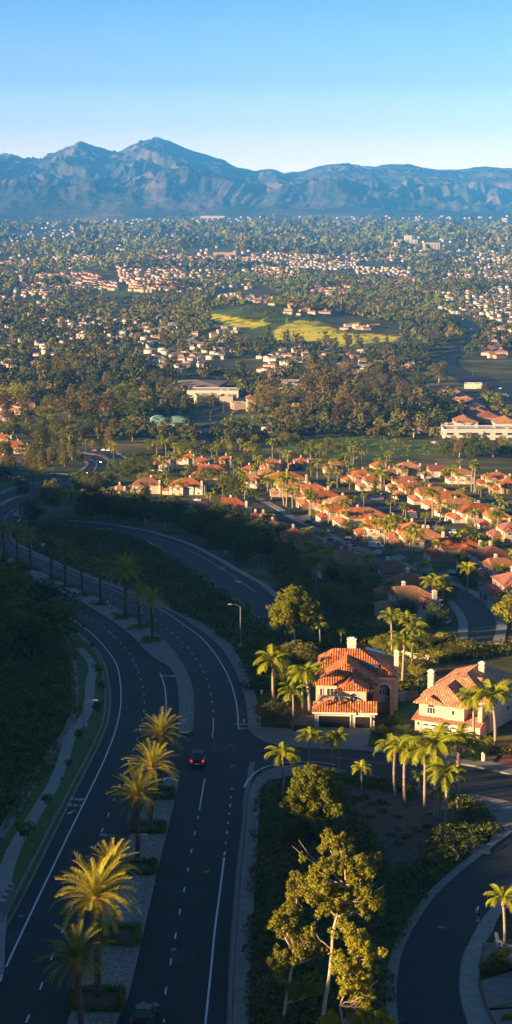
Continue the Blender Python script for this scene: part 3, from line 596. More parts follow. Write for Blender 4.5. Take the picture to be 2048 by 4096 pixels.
for v, pts in (('R1',[(0,535),(175,540),(150,612),(-10,608)]),('R3',[(640,180),(700,170),(690,215),(650,220)]),('R1',[(860,640),(1000,600),(990,680),(850,720)]),('R3',[(1060,600),(1200,605),(1190,640),(1050,640)]),('R4',[(120,660),(240,655),(230,690),(130,690)])):
    fill('asphalt_patch', gw(P(v, *pts)), asphalt('asphalt_patch', (.020,.027,.030)), .095, 2)
for v, x, y in (('R1',105,463),('R1',872,631),('R1',1040,240),('R3',820,880),('R3',1165,605),('R1',780,300),('R3',640,420),('R4',420,672),('R2',930,520)):
    (px, py), = P(v, (x, y)); X, Y, t = G(px, py); c_ = [(X+.38*math.cos(a*math.pi/7), Y+.38*math.sin(a*math.pi/7)) for a in range(14)]
    mb = MB(); mb.add([(a, b, zt(a, b)+.118) for a, b in c_], [tuple(range(14))]); tag(ob('manhole_cover', mb.mesh('manhole_cover', M['kerb'])), kind='structure')
M['dryf'] = leafmat('dead_frond', (.14,.09,.03), (.26,.17,.06), .3)
# ================================================================== PLANT KIT
def frond_quads(vs, fs, o, az, el, L, droop, nl, lw, ll, hang, rs, w0=.03):
    """one frond: curved rib plus leaflets"""
    pts = []; p = np.array(o, float); a = el; ds = L/10
    for i in range(11):
        pts.append(p.copy()); d = np.array([math.cos(a)*math.cos(az), math.cos(a)*math.sin(az), math.sin(a)]); p = p+d*ds; a -= droop/10*(.5+i*.1)
    pts = np.array(pts); side = np.array([-math.sin(az), math.cos(az), 0.0])
    for i in range(10):
        r0 = w0*(1-i/11); r1 = w0*(1-(i+1)/11); b = len(vs)
        vs += [pts[i]-side*r0, pts[i]+side*r0, pts[i+1]+side*r1, pts[i+1]-side*r1]; fs.append((b, b+1, b+2, b+3))
    for k in range(nl):
        t = .12+.88*k/nl; f = t*10; i = min(int(f), 9); q = pts[i]+(pts[i+1]-pts[i])*(f-i); tg = pts[i+1]-pts[i]; tg = tg/np.linalg.norm(tg)
        up = np.cross(tg, side)
        if up[2] < 0: up = -up
        l = ll*(1-.62*abs(t-.45)**1.2)*(1-.5*max(0, t-.8)*5*.4)
        for s in (-1, 1):
            d = side*s*(.75)+tg*.65+up*(.30-hang)+np.array([0, 0, -hang*.8])+rs.normal(0, .09, 3); d = d/np.linalg.norm(d)
            b = len(vs); wv = tg*lw
            vs += [q-wv, q+wv, q+d*l+wv*.25, q+d*l-wv*.25]; fs.append((b, b+1, b+2, b+3))
def date_palm_mesh(seed, nf=46):
    rs = np.random.RandomState(seed); vs = []; fs = []
    for i in range(nf):
        u = i/nf; el = math.radians(84-92*u**.9+rs.uniform(-7, 7)); az = i*2.39996+rs.uniform(-.2, .2)
        frond_quads(vs, fs, (0, 0, .0), az, el, 3.9*rs.uniform(.80, 1.1), math.radians(48+42*u), 34, .035, .52, .02, rs, .035)
    return mesh_np('date_palm_crown', np.array(vs), np.array(fs), M['ldate'])
def queen_palm_mesh(seed, nf=17):
    rs = np.random.RandomState(seed); vs = []; fs = []
    for i in range(nf):
        u = i/nf; el = math.radians(74-62*u+rs.uniform(-9, 9)); az = i*2.39996+rs.uniform(-.3, .3)
        frond_quads(vs, fs, (0, 0, 0), az, el, 3.2*rs.uniform(.85, 1.1), math.radians(115+25*u), 34, .06, .85, .42, rs, .05)
    return mesh_np('queen_palm_crown', np.array(vs), np.array(fs), M['lqueen'])
def trunk_mesh(name, mat, h, r0, r1, seed, bulge=0, lean=.15, n=9):
    rs = random.Random(seed); mb = MB(); k = 12; a = rs.uniform(0, 6.3); pts = []; rr = []
    for i in range(k+1):
        t = i/k; pts.append((math.cos(a)*lean*(t-1)*t*2, math.sin(a)*lean*(t-1)*t*2, h*t-.4*(1-t))); r = r0+(r1-r0)*t
        rr.append((r+bulge*max(0, (t-.74)/.26))*(1+.05*(i % 2)))
    mb.tube(pts, rr, n); return mb.mesh(name, mat, smooth=True)
def make_date_palm(seed, h, nf=46, dead=False):
    o = empty('date_palm', (0,0,0)); kid('trunk', trunk_mesh('trunk', M['barkd'], h, .30, .26, seed, .12), o)
    mb = MB(); pr = [(0,-1.3,.27),(0,-.9,.40),(0,-.4,.50),(0,0,.40),(0,.35,.16)]
    mb.tube([(0,0,p[1]+h) for p in pr], [p[2] for p in pr], 10)
    rs = random.Random(seed)
    for i in range(60):
        a = i*2.4; z = h-1.15+i*.022; r = .38+.08*math.sin(i); mb.tube([(math.cos(a)*r*.8, math.sin(a)*r*.8, z-.1), (math.cos(a)*(r+.12), math.sin(a)*(r+.12), z+.14)], [.07,.03], 4)
    kid('boots', mb.mesh('boots', M['boots']), o)
    c = kid('crown', date_palm_mesh(seed, nf), o); c.location = (0, 0, h)
    if dead:
        rs = np.random.RandomState(seed+1); vs = []; fs = []
        for i in range(9): frond_quads(vs, fs, (0, 0, -.3), i*.7+rs.uniform(-.3, .3), math.radians(-25-rs.uniform(0, 25)), 2.6*rs.uniform(.6, 1.1), math.radians(60), 22, .03, .3, .1, rs, .03)
        k = kid('dead_fronds', mesh_np('dead_fronds', np.array(vs), np.array(fs), M['dryf']), o); k.location = (0, 0, h)
    return o
def make_queen_palm(seed, h, r=.16):
    r *= 1+.12*((seed//5) % 3-1)
    o = empty('queen_palm', (0,0,0)); kid('trunk', trunk_mesh('trunk', M['barkq'], h-.9, r*1.15, r, seed, 0, .35), o)
    kid('crownshaft', MB().tube([(0,0,h-1.1),(0,0,h-.75),(0,0,h-.3),(0,0,h+.15)], [r*1.1, r*1.7, r*1.35, r*.6], 8).mesh('crownshaft', M['boots'], smooth=True), o)
    c = kid('crown', queen_palm_mesh(seed, 13+seed % 7), o); c.location = (0, 0, h); return o
def make_fan_palm(seed, h):
    rs = np.random.RandomState(seed); o = empty('fan_palm', (0,0,0)); kid('trunk', trunk_mesh('trunk', M['barkq'], h, .26, .16, seed, 0, .4), o)
    vs = []; fs = []
    for i in range(42):
        az = i*2.4; el = math.radians(rs.uniform(-55, 80)); d = np.array([math.cos(el)*math.cos(az), math.cos(el)*math.sin(az), math.sin(el)]); c = d*1.15
        sd = np.cross(d, [0,0,1.]); sd /= np.linalg.norm(sd)+1e-6; up = np.cross(sd, d)
        for k in range(7):
            a = (k-3)*.42; q = d*math.cos(a)+sd*math.sin(a)+up*rs.normal(0,.1)-np.array([0,0,.25]); b = len(vs); w_ = np.cross(q, up)*.09
            vs += [c-w_, c+w_, c+q*.8+w_, c+q*.8-w_]; fs.append((b, b+1, b+2, b+3))
    c = kid('crown', mesh_np('fan_palm_crown', np.array(vs), np.array(fs), M['lqueen']), o); c.location = (0, 0, h); return o
def leaves(cen, rad, n, size, rs, flat=.75, fill_=.5):
    """leaf quads through ellipsoid clusters. cen (k,3) rad (k)"""
    cen = np.asarray(cen, float); rad = np.asarray(rad, float); p = rad**2.2; k = rs.choice(len(cen), n, p=p/p.sum())
    d = rs.normal(size=(n, 3)); d /= np.linalg.norm(d, axis=1)[:, None]; r = rs.uniform(fill_, 1.0, n)**.6
    c = cen[k]+d*(rad[k]*r)[:, None]*np.array([1, 1, flat])
    nrm = d*.7+rs.normal(size=(n, 3))*.6+np.array([0, 0, .35]); nrm /= np.linalg.norm(nrm, axis=1)[:, None]
    t = np.cross(nrm, rs.normal(size=(n, 3))); t /= np.linalg.norm(t, axis=1)[:, None]; b = np.cross(nrm, t)
    s = size*rs.uniform(.6, 1.3, n)[:, None]; a = t*s*.5; e = b*s*.32
    V = np.stack([c-a, c-e, c+a, c+e], 1).reshape(-1, 3); Fq = np.arange(n*4).reshape(n, 4); return V, Fq
def branchy(mb, tips, h, r0, rs, trunk_top=.55, forks=3):
    """trunk with limbs that reach every cluster centre"""
    top = np.mean(tips, 0); tt = np.array([top[0]*.35, top[1]*.35, h*trunk_top])
    mid = tt*.5+np.array([rs.uniform(-.04, .04)*h, rs.uniform(-.04, .04)*h, 0])
    mb.tube([(0,0,-.5), tuple(mid*.5), tuple(mid), tuple(tt)], [r0, r0*.85, r0*.72, r0*.55], 8)
    for q in tips:
        q = np.array(q, float); t0 = rs.uniform(.45, 1.0); s = mid+(tt-mid)*t0 if q[2] > tt[2]*.7 else mid*.9
        m = (s+q)/2+np.array([rs.uniform(-.05, .05)*h, rs.uniform(-.05, .05)*h, -.06*h*rs.uniform(0, 1)])
        mb.tube([tuple(s), tuple((s+m)/2+np.array([0, 0, -.01*h])), tuple(m), tuple(q)], [r0*.34, r0*.26, r0*.18, r0*.06], 5)
def tree_kind(name, seed, h, spread, nclu, crad, nleaf, lsz, leafm, barkm, low=.35, shape='round', r0=None):
    rs = np.random.RandomState(seed); cen = []; rad = []
    for i in range(nclu):
        u = (i+.5)/nclu; z = low+(1-low)*u
        if shape == 'round': rr = math.sqrt(max(.05, 1-((z-low)/(1-low)*2-1)**2*.85))
        elif shape == 'tall': rr = .45+.5*math.sin(math.pi*min(1, u*1.05))*rs.uniform(.6, 1.1)
        elif shape == 'cone': rr = 1.05-u*.95
        elif shape == 'umbrella': rr = 1.0 if u > .35 else .5
        a = i*2.4+rs.uniform(-.5, .5); q = spread*rr*math.sqrt(rs.uniform(.12, 1))
        cen.append((math.cos(a)*q, math.sin(a)*q, h*z*rs.uniform(.94, 1.03)-crad*.35)); rad.append(crad*rs.uniform(.65, 1.2)*(.75 if u > .85 else 1))
    o = empty(name, (0,0,0)); mb = MB(); branchy(mb, cen[::2] if nclu > 14 else cen, h, r0 or h*.022, rs, .6 if shape != 'cone' else .95)
    kid('trunk', mb.mesh('trunk', M[barkm], smooth=True), o)
    V, Fq = leaves(cen, rad, nleaf, lsz, rs); kid('crown', mesh_np('crown', V, Fq, M[leafm]), o); return o
PROTO_Z = -2500.0
PR = {}
def proto(key, o): PR[key] = o; o['_proto'] = 1; return o
for i in range(4): proto('date%d' % i, make_date_palm(100+i*7, 8.2, [46,38,52,42][i], i in (1,3)))
for i in range(6): proto('queen%d' % i, make_queen_palm(200+i*5, [7.4, 8.2, 6.6][i % 3]))
proto('fan0', make_fan_palm(3, 12.0))
for i in range(3): proto('euc%d' % i, tree_kind('eucalyptus_tree', 300+i, 15, 4.6, 17, 2.0, 2600, .62, 'lolive', 'barkp', .38, 'tall', .30))
for i in range(2): proto('brown%d' % i, tree_kind('eucalyptus_tree', 320+i, 16, 5.4, 20, 2.3, 2800, .7, 'lbrown', 'barkp', .3, 'tall', .34))
for i in range(3): proto('broad%d' % i, tree_kind('broadleaf_tree', 340+i, 9, 4.6, 18, 2.0, 2400, .55, 'lbroad' if i == 0 else 'lolive', 'bark', .3, 'round'))
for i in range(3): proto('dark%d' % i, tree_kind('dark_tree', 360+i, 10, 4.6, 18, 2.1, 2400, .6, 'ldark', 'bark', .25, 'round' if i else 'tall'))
proto('bright0', tree_kind('poplar_tree', 380, 12, 3.2, 14, 1.7, 2000, .55, 'lbright', 'bark', .15, 'cone'))
proto('conifer0', tree_kind('conifer_tree', 385, 14, 3.0, 20, 1.3, 2600, .5, 'ldark', 'bark', .08, 'cone'))
proto('cypress0', tree_kind('cypress_tree', 388, 9, .75, 16, .9, 2200, .35, 'ldark', 'bark', .05, 'cone', .12))
proto('bush0', tree_kind('shrub', 390, 2.0, 1.0, 8, .75, 500, .32, 'lolive', 'bark', .2, 'round', .05)); proto('bush1', tree_kind('shrub', 391, 1.8, 1.3, 9, .7, 500, .3, 'ldark', 'bark', .2, 'round', .05))
proto('bush2', tree_kind('shrub', 392, 1.6, 1.1, 8, .7, 500, .3, 'lbroad', 'bark', .2, 'round', .05))
proto('sapling0', tree_kind('young_street_tree', 394, 3.6, .8, 8, .6, 500, .28, 'ldark', 'bark', .55, 'round', .07))
HPR = {'date': 10.9, 'queen': 8.9, 'fan': 13, 'euc': 15, 'brown': 16, 'broad': 9, 'dark': 10, 'bright': 12, 'conifer': 14, 'cypress': 9, 'bush': 2, 'sapling': 3.6}
NV = {'date': 4, 'queen': 6, 'fan': 1, 'euc': 3, 'brown': 2, 'broad': 3, 'dark': 3, 'bright': 1, 'conifer': 1, 'cypress': 1, 'bush': 3, 'sapling': 1}
CATS = {'date': 'palm tree', 'queen': 'palm tree', 'fan': 'palm tree', 'bush': 'shrub'}
USED = set(); PLACED = []
def put(kind, xy, h=None, label=None, group=None, k=None, sq=1.0):
    i = random.randrange(NV[kind]) if k is None else k; key = '%s%d' % (kind, i); p = PR[key]
    if h is None: h = HPR[kind]*random.uniform(.85, 1.12)
    s = h/HPR[kind]; x, y = xy; USED.add(key)
    o = dup(p, (x, y, zt(x, y)-.05), random.uniform(0, 6.28), (s*sq, s*sq, s), label, group, CATS.get(kind, 'tree')); PLACED.append((o, kind))
    if kind in ('queen', 'date', 'fan'): o.rotation_euler.x = random.uniform(-.045, .045); o.rotation_euler.y = random.uniform(-.045, .045)
    return o
def plant(kind, px, py, hpx, label=None, group=None, k=None, sq=1.0):     # base pixel and height in pixels of the photo
    x, y, t = G(px, py); return put(kind, (x, y), hpx*t/F/.97, label, group, k, sq)
# ------------------------------------------------------------------ median date palms
S_med = [('first','bottom'),]
sm = [(392,4165,700),(408,4150,0)]
near = [((330,4185),None,820-20),((392,3992),None,546),((459,3762),None,375),((549,3455),None,0),((598,3325),None,0),((640,3176),None,306)]
DPN = [0]
def dp(px, base, top, label, k=0, group='date palms along the gravel medians'):
    DPN[0] += 1; plant('date', px, base, base-top, label, group, (DPN[0]*3) % 4)
dp(326, 4168, 3718, 'nearest date palm at the bottom edge of the photo, fronds half lit', 0)
dp(392, 3994, 3447, 'date palm with brightly lit golden crown and fat orange trunk top near the bottom', 1)
dp(459, 3764, 3378, 'dark shaded date palm right behind the brightly lit golden palm', 0)
dp(549, 3452, 3092, 'lit date palm in front of a square hedge, third back on the nearer median', 1)
dp(598, 3335, 2985, 'lit date palm left of the dark pickup, second from the median nose', 0)
dp(640, 3180, 2868, 'date palm nearest the intersection at the nose of the nearer median', 1)
FM = [((35,465),185),((130,500),225),((228,552),245),((378,625),300),((482,680),340),((610,743),445),((738,808),460),((925,900),462),((1028,980),655),((1125,1080),690)]
OR = ['tenth','ninth','eighth','seventh','sixth','fifth','fourth','third','second','first']
for i, ((x, y), top) in enumerate(FM):
    (bx, by), (tx, ty) = P('L6', (x, y), (x, top)); ex = {9: ', golden lit fronds', 7: ', sunlit frond tips', 8: ', thin and dark'}.get(i, ', in shade')
    dp(bx, by, ty, '%s date palm of the farther median counted from the intersection%s' % (OR[i], ex), i % 2)
for i, ((x, y), top) in enumerate([((862,278),150),((925,290),160),((1014,312),150),((1067,326),150),((1106,345),165),((1148,405),185)]):
    (bx, by), (tx, ty) = P('V6', (x, y), (x, top))
    plant('date', bx, by, by-ty, 'tall date palm with lit golden crown on the far bend median' if i == 5 else 'dark date palm on the narrow median of the far road bend', 'date palms on the far road bend', i % 2)
# ------------------------------------------------------------------ queen palms round the houses
def qp(v, x, base, crown, label, k=None, kind='queen', r=1.0):
    (bx, by), (cx, cy) = P(v, (x, base), (x, crown)); plant(kind, bx, by, (by-cy)*1.14, label, 'queen palms around the two near houses', k, r)
Q = [('R4',95,440,165,'lit queen palm at the far left, on the slope beside the small sign'),('R4',182,522,300,'leaning golden queen palm left of the orange-roofed house garden wall'),
 ('R4',268,500,250,'large queen palm covering the left corner of the orange-roofed house'),('R4',232,470,262,'queen palm squeezed behind the two palms left of the orange-roofed house'),
 ('R4',272,100,10,'pale-trunked queen palm left of two behind the orange-roofed house'),('R4',320,118,8,'queen palm behind the chimney of the orange-roofed house'),
 ('R4',430,105,30,'queen palm crown rising just behind the big chimney'),('R4',130,860,610,'queen palm at the street corner beside the green sign'),('R4',198,752,668,'small queen palm behind the white kerb line'),
 ('R4',270,728,548,'dense bright queen palm in front of the garden wall'),('R4',382,742,560,'queen palm with lit pale trunk below the wide garage door'),('R4',417,745,575,'queen palm with long drooping right frond below the single garage'),
 ('R4',530,858,712,'small low queen palm alone in the mulch bed'),('R4',706,870,570,'queen palm with peeling bright trunk top in the mulch bed'),('R4',752,905,640,'thin dark queen palm right of the peeling-trunk palm'),
 ('R4',848,918,640,'queen palm with orange trunk top at the centre of the palm clump'),('R4',820,875,735,'short dark queen palm behind the palm clump'),('R4',908,980,615,'biggest golden queen palm of the clump before the white garage'),
 ('R4',945,1020,730,'near queen palm at the front of the clump, dark crown'),('R4',985,978,840,'low queen palm on the right side of the clump'),('R4',1026,948,610,'queen palm in front of the right garage corner, crown lit yellow'),
 ('R4',1103,602,355,'slender queen palm against the right front corner of the rose-roofed house'),('R4',1197,645,300,'tall queen palm along the side wall of the rose-roofed house'),
 ('R4',683,150,-30,'queen palm with lit bare trunk behind the right chimney'),('R4',760,95,-40,'largest of the golden queen palms above the two houses'),('R4',785,200,-10,'dark-trunked queen palm behind the garden slope wall'),
 ('R4',735,330,95,'bushy queen palm between the two near houses'),('R4',620,300,195,'small queen palm beside the arched entry tower'),('R4',925,980,800,'dark young queen palm under the big golden palm'),
 ('R2',1247,640,380,'queen palm beside the curved white wall at the bottom right'),('V4',60,1120,930,'golden queen palm left of the largest one above the houses'),('V4',330,1090,930,'golden queen palm right of the largest one above the houses')]
for i, (v, x, b, c, lb) in enumerate(Q): qp(v, x, b, c, lb, (i*5) % 6, r=1.25 if i in (2, 9, 17, 20, 24) else 1.12)
# ------------------------------------------------------------------ eucalyptus trees, traced clusters
def traced_tree(name, v, basep, clusters, label, lsz, nper, rpx=1.0, deep=1.0, leafm='leuc', r0=.28, barkm='barkp', seed=1, trunkpath=None):
    nc0 = len(clusters); rq = random.Random(seed)
    for a in list(clusters):
        nb = sorted(clusters[:nc0], key=lambda b: (a[0]-b[0])**2+(a[1]-b[1])**2)[1:3]
        for b in nb:
            if math.hypot(a[0]-b[0], a[1]-b[1]) < 130 and rq.random() < .85: clusters.append(((a[0]+b[0])/2+rq.uniform(-14, 14), (a[1]+b[1])/2+rq.uniform(-14, 14), (a[2]+b[2])*.34))
    (bx, by), = P(v, basep); x0, y0, t0 = G(bx, by); z0 = zt(x0, y0); ppm = F/t0; s = VW[v][2]; rs = np.random.RandomState(seed); cen = []; rad = []
    for cx, cy, r in clusters:
        u = (cx-basep[0])*s/ppm; h = (basep[1]-cy)*s/ppm/.975; cen.append((u, rs.uniform(-1.5, 1.5)*deep, h-.1*0)); rad.append(r*s/ppm*rpx*1.6)
    o = empty(name, (x0, y0, z0), 0, label, 'tree'); mb = MB(); H = max(c[2] for c in cen)
    if trunkpath:
        tp = [((q[0]-basep[0])*s/ppm, rs.uniform(-.2, .2), (basep[1]-q[1])*s/ppm/.975) for q in trunkpath]
        mb.tube(tp, [r0*.62*(1-.75*i/(len(tp)-1)) for i in range(len(tp))], 8); tpn = np.array(tp)
        for q in cen:
            q = np.array(q); below = tpn[tpn[:, 2] < q[2]-.2]; 
            if len(below) == 0: below = tpn[:2]
            d = np.linalg.norm(below-q, axis=1)+.15*(q[2]-below[:, 2]); s_ = below[int(np.argmin(d))]
            m = (s_+q)/2+rs.normal(0, .22, 3)*np.linalg.norm(q-s_)*.25+np.array([0, 0, -.08*np.linalg.norm(q-s_)]); L = np.linalg.norm(q-s_); w_ = min(.09, .03+.011*L)
            m1 = (s_+m)/2+rs.normal(0, .05, 3)*L
            mb.tube([tuple(s_), tuple(m1), tuple(m), tuple((m+q)/2+rs.normal(0, .04, 3)*L), tuple(q)], [w_, w_*.85, w_*.7, w_*.5, w_*.25], 6)
            for _ in range(2): e = q+rs.normal(0, .5, 3)*L*.35; mb.tube([tuple(m), tuple((m+e)/2+rs.normal(0, .1, 3)), tuple(e)], [w_*.4, w_*.3, w_*.1], 4)
    else: branchy(mb, cen, H, r0, rs)
    ob('trunk', mb.mesh('trunk', M[barkm], smooth=True), o)
    sub = []; sr = []
    for c, r in zip(cen, rad):
        for _ in range(11):
            d = rs.normal(size=3); d /= np.linalg.norm(d); sub.append(np.array(c)+d*r*rs.uniform(.3, 1.05)+np.array([0, 0, -.12*r])); sr.append(r*rs.uniform(.16, .42))
    V, Fq = leaves(sub, sr, int(nper*1.55)*len(cen), lsz*.8, rs, 1.0, .1); ob('crown', mesh_np('crown', V, Fq, M[leafm]), o); return o
traced_tree('eucalyptus_tree', 'R2', (345,1075), [(360,95,36),(400,110,25),(440,95,33),(345,190,46),(450,170,40),(530,150,38),(590,180,28),(225,110,18),(300,262,52),(375,300,58),(500,260,50),(560,300,46),(600,385,42),(520,385,36),(430,480,42),(272,512,22),(480,205,30),(400,385,30),(330,350,35),(450,330,28),(555,345,30)],
  'tallest lit eucalyptus at the bottom with forked pale trunk and open crown', .30, 330, 1.05, 1.0, trunkpath=[(345,1075),(335,960),(350,860),(368,740),(380,620),(382,520),(400,450),(430,370),(445,290),(440,200)], seed=4, r0=.34)
traced_tree('eucalyptus_tree', 'R2', (132,1010), [(215,215,33),(180,285,42),(205,365,44),(145,430,46),(98,462,28),(210,580,42),(300,600,32),(148,640,38),(92,690,36),(225,780,42),(322,780,44),(232,885,16),(170,560,26),(250,560,24),(320,640,24)],
  'leaning pale-trunked eucalyptus on the left edge of the bottom grove', .28, 300, 1.05, 1.0, trunkpath=[(132,1010),(148,900),(165,790),(180,690),(186,620),(150,560),(130,500),(200,400),(205,300)], seed=9, r0=.26)
traced_tree('eucalyptus_tree', 'R2', (440,1190), [(480,680,42),(545,720,48),(500,800,48),(430,780,26),(562,820,26),(440,740,26),(520,900,40),(360,960,40),(460,970,42),(682,975,34),(410,680,38),(560,600,42),(500,555,52),(450,640,36),(530,980,36),(600,950,28),(560,650,34)],
  'drooping lower eucalyptus at the very bottom right of the grove', .28, 320, 1.05, 1.0, trunkpath=[(440,1190),(445,1080),(435,980),(420,900),(450,820),(490,740),(500,660)], seed=14, r0=.24)
traced_tree('eucalyptus_tree', 'V3', (400,1240), [(360,630,42),(310,680,55),(420,700,60),(470,690,34),(240,740,30),(300,780,80),(400,780,80),(500,770,60),(550,800,40),(210,830,60),(300,880,80),(420,870,80),(520,850,50),(230,930,60),(330,960,70),(450,940,70),(200,970,40),(560,900,40),(620,860,40),(600,950,40)],
  'wide lit eucalyptus behind the orange-roofed house with pale forked limbs', .42, 330, 1.15, 1.4, 'lbroad', trunkpath=[(400,1240),(385,1120),(360,1020),(400,930),(450,850),(490,760)], seed=21, r0=.3)
traced_tree('broadleaf_tree', 'K', (600,1200), [(560,560,70),(680,540,70),(760,560,60),(470,640,70),(560,680,90),(680,660,90),(800,680,80),(400,760,60),(500,800,90),(620,800,95),(740,800,90),(840,780,60),(460,900,80),(560,930,90),(680,930,90),(800,900,80),(420,1000,70),(320,1040,40),(520,1040,80),(700,1050,80),(860,980,60),(620,520,50)],
  'big round yellow-green tree at the street corner opposite the houses', .34, 480, 1.1, 2.2, 'lbroad', .3, 'bark', seed=31)
# ================================================================== HOUSES
def roofmb(x0, x1, y0, y1, z, rise, axis='x', hip=(1, 1), over=.45, mb=None, apex=None):
    """hip or gable roof with eave thickness; hip flags for the two ends of the ridge"""
    mb = mb or MB(); x0 -= over; x1 += over; y0 -= over; y1 += over; th = .18
    if axis == 'x':
        hw = (y1-y0)/2; L = x1-x0; a = x0+(min(hw*.95, L/2.02) if hip[0] else 0); b = x1-(min(hw*.95, L/2.02) if hip[1] else 0); ym = (y0+y1)/2
        if apex: a, b = apex
        r = [(a, ym, z+rise), (b, ym, z+rise)]
        c = [(x0,y0,z),(x1,y0,z),(x1,y1,z),(x0,y1,z)]
        top = [(0,1,5,4),(2,3,4,5),(1,2,5),(3,0,4)]
    else:
        hw = (x1-x0)/2; L = y1-y0; a = y0+(min(hw*.95, L/2.02) if hip[0] else 0); b = y1-(min(hw*.95, L/2.02) if hip[1] else 0); xm = (x0+x1)/2
        if apex: a, b = apex
        r = [(xm, a, z+rise), (xm, b, z+rise)]
        c = [(x0,y0,z),(x1,y0,z),(x1,y1,z),(x0,y1,z)]
        top = [(3,0,4,5),(1,2,5,4),(0,1,4),(2,3,5)]
    lo = [(x, y, zz-th) for x, y, zz in c]
    mb.add(c+r+lo, top+[(0,6,7,1),(1,7,8,2),(2,8,9,3),(3,9,6,0),(6,9,8,7)]); return mb
def gable_wall(mb, x0, x1, y0, y1, z, rise, axis, end):
    if axis == 'x':
        xs = x0 if end == 0 else x1; ym = (y0+y1)/2; mb.prism([(y0, z-.05), (y1, z-.05), (ym, z+rise*.93)], xs-.001, xs+.12*(1 if end == 0 else -1), 'x')
    else:
        ys = y0 if end == 0 else y1; xm = (x0+x1)/2; mb.prism([(x0, z-.05), (x1, z-.05), (xm, z+rise*.93)], ys-.001, ys+.12*(1 if end == 0 else -1), 'y')
def window(par, x, y, z, w, h, face='-y', arch=False, mull=1, mat='trim'):
    """window part (frame + sill) with a pane and placed proud of the wall"""
    f = MB(); t = .10; d = .07
    def R(a0, a1, b0, b1, d0, d1): f.box(a0, a1, d0, d1, b0, b1)
    R(-w/2, -w/2+t, 0, h, -d, 0); R(w/2-t, w/2, 0, h, -d, 0); R(-w/2+t, w/2-t, 0, t, -d, 0); R(-w/2-.08, w/2+.08, -.1, 0, -d-.06, 0)
    if not arch: R(-w/2+t, w/2-t, h-t, h, -d, 0)
    for i in range(mull): a = -w/2+w*(i+1)/(mull+1); R(a-.03, a+.03, t, h-t if not arch else h, -d*.9, 0)
    if arch:
        R(-w/2+t, w/2-t, h-.04, h+.04, -d*.9, 0); n = 12
        for i in range(n):
            a0 = math.pi*i/n; a1 = math.pi*(i+1)/n; r = w/2; q = r-t*1.2
            f.prism([(math.cos(a0)*r, h+math.sin(a0)*r), (math.cos(a1)*r, h+math.sin(a1)*r), (math.cos(a1)*q, h+math.sin(a1)*q), (math.cos(a0)*q, h+math.sin(a0)*q)], -d, 0, 'y')
    g = MB(); pts = [(-w/2+.02, .02), (w/2-.02, .02)]
    if arch: pts += [(math.cos(math.pi*i/12)*(w/2-.03), h+math.sin(math.pi*i/12)*(w/2-.03)) for i in range(13)]
    else: pts += [(w/2-.02, h-.02), (-w/2+.02, h-.02)]
    g.prism(pts, -.03, .02, 'y')
    rz = {'-y': 0, '-x': -math.pi/2, '+x': math.pi/2, '+y': math.pi}[face]
    o = ob('window', f.mesh('window', M[mat]), par, (x, y, z), rz); ob('pane', g.mesh('pane', M['glass']), o); return o
def garage(par, x, y, w, h, face, mat, panels=4, lights=False):
    g = MB(); g.box(-w/2, w/2, -.02, .06, 0, h)
    for i in range(panels): g.box(-w/2+.05, w/2-.05, -.045, -.02, h*i/panels+.05, h*(i+1)/panels-.05)
    rz = {'-y': 0, '-x': -math.pi/2}[face]; o = ob('garage_door', g.mesh('garage_door', M[mat]), par, (x, y, .0), rz)
    fr = MB(); fr.box(-w/2-.18, -w/2, -.12, .02, 0, h+.2); fr.box(w/2, w/2+.18, -.12, .02, 0, h+.2); fr.box(-w/2, w/2, -.12, .02, h, h+.2); ob('frame', fr.mesh('frame', M['trim'] if mat != 'gwhite' else M['stucco']), o)
    if lights:
        l = MB()
        for sx in (-1, 1): n = 8; l.prism([(sx*w*.24-.55, h-.52), (sx*w*.24+.55, h-.52)]+[(sx*w*.24+math.cos(math.pi*i/n)*.55, h-.5+math.sin(math.pi*i/n)*.3) for i in range(n+1)], -.06, -.02, 'y')
        ob('fan_light', l.mesh('fan_light', M['glass']), o)
    return o
def chimney(par, x, y, z0, z1, w=.9, d=.7, mat='stucco3'):
    b = MB().box(-w/2, w/2, -d/2, d/2, 0, z1-z0); b.box(-w/2-.08, w/2+.08, -d/2-.08, d/2+.08, (z1-z0)-.75, (z1-z0)-.5)
    o = ob('chimney', b.mesh('chimney', M[mat]), par, (x, y, z0)); c = MB().box(-w/2-.1, w/2+.1, -d/2-.1, d/2+.1, 0, .16); c.box(-w*.3, w*.3, -d*.3, d*.3, .16, .34)
    ob('cap', c.mesh('cap', M['trim']), o, (0, 0, z1-z0)); return o
HOUSES = []
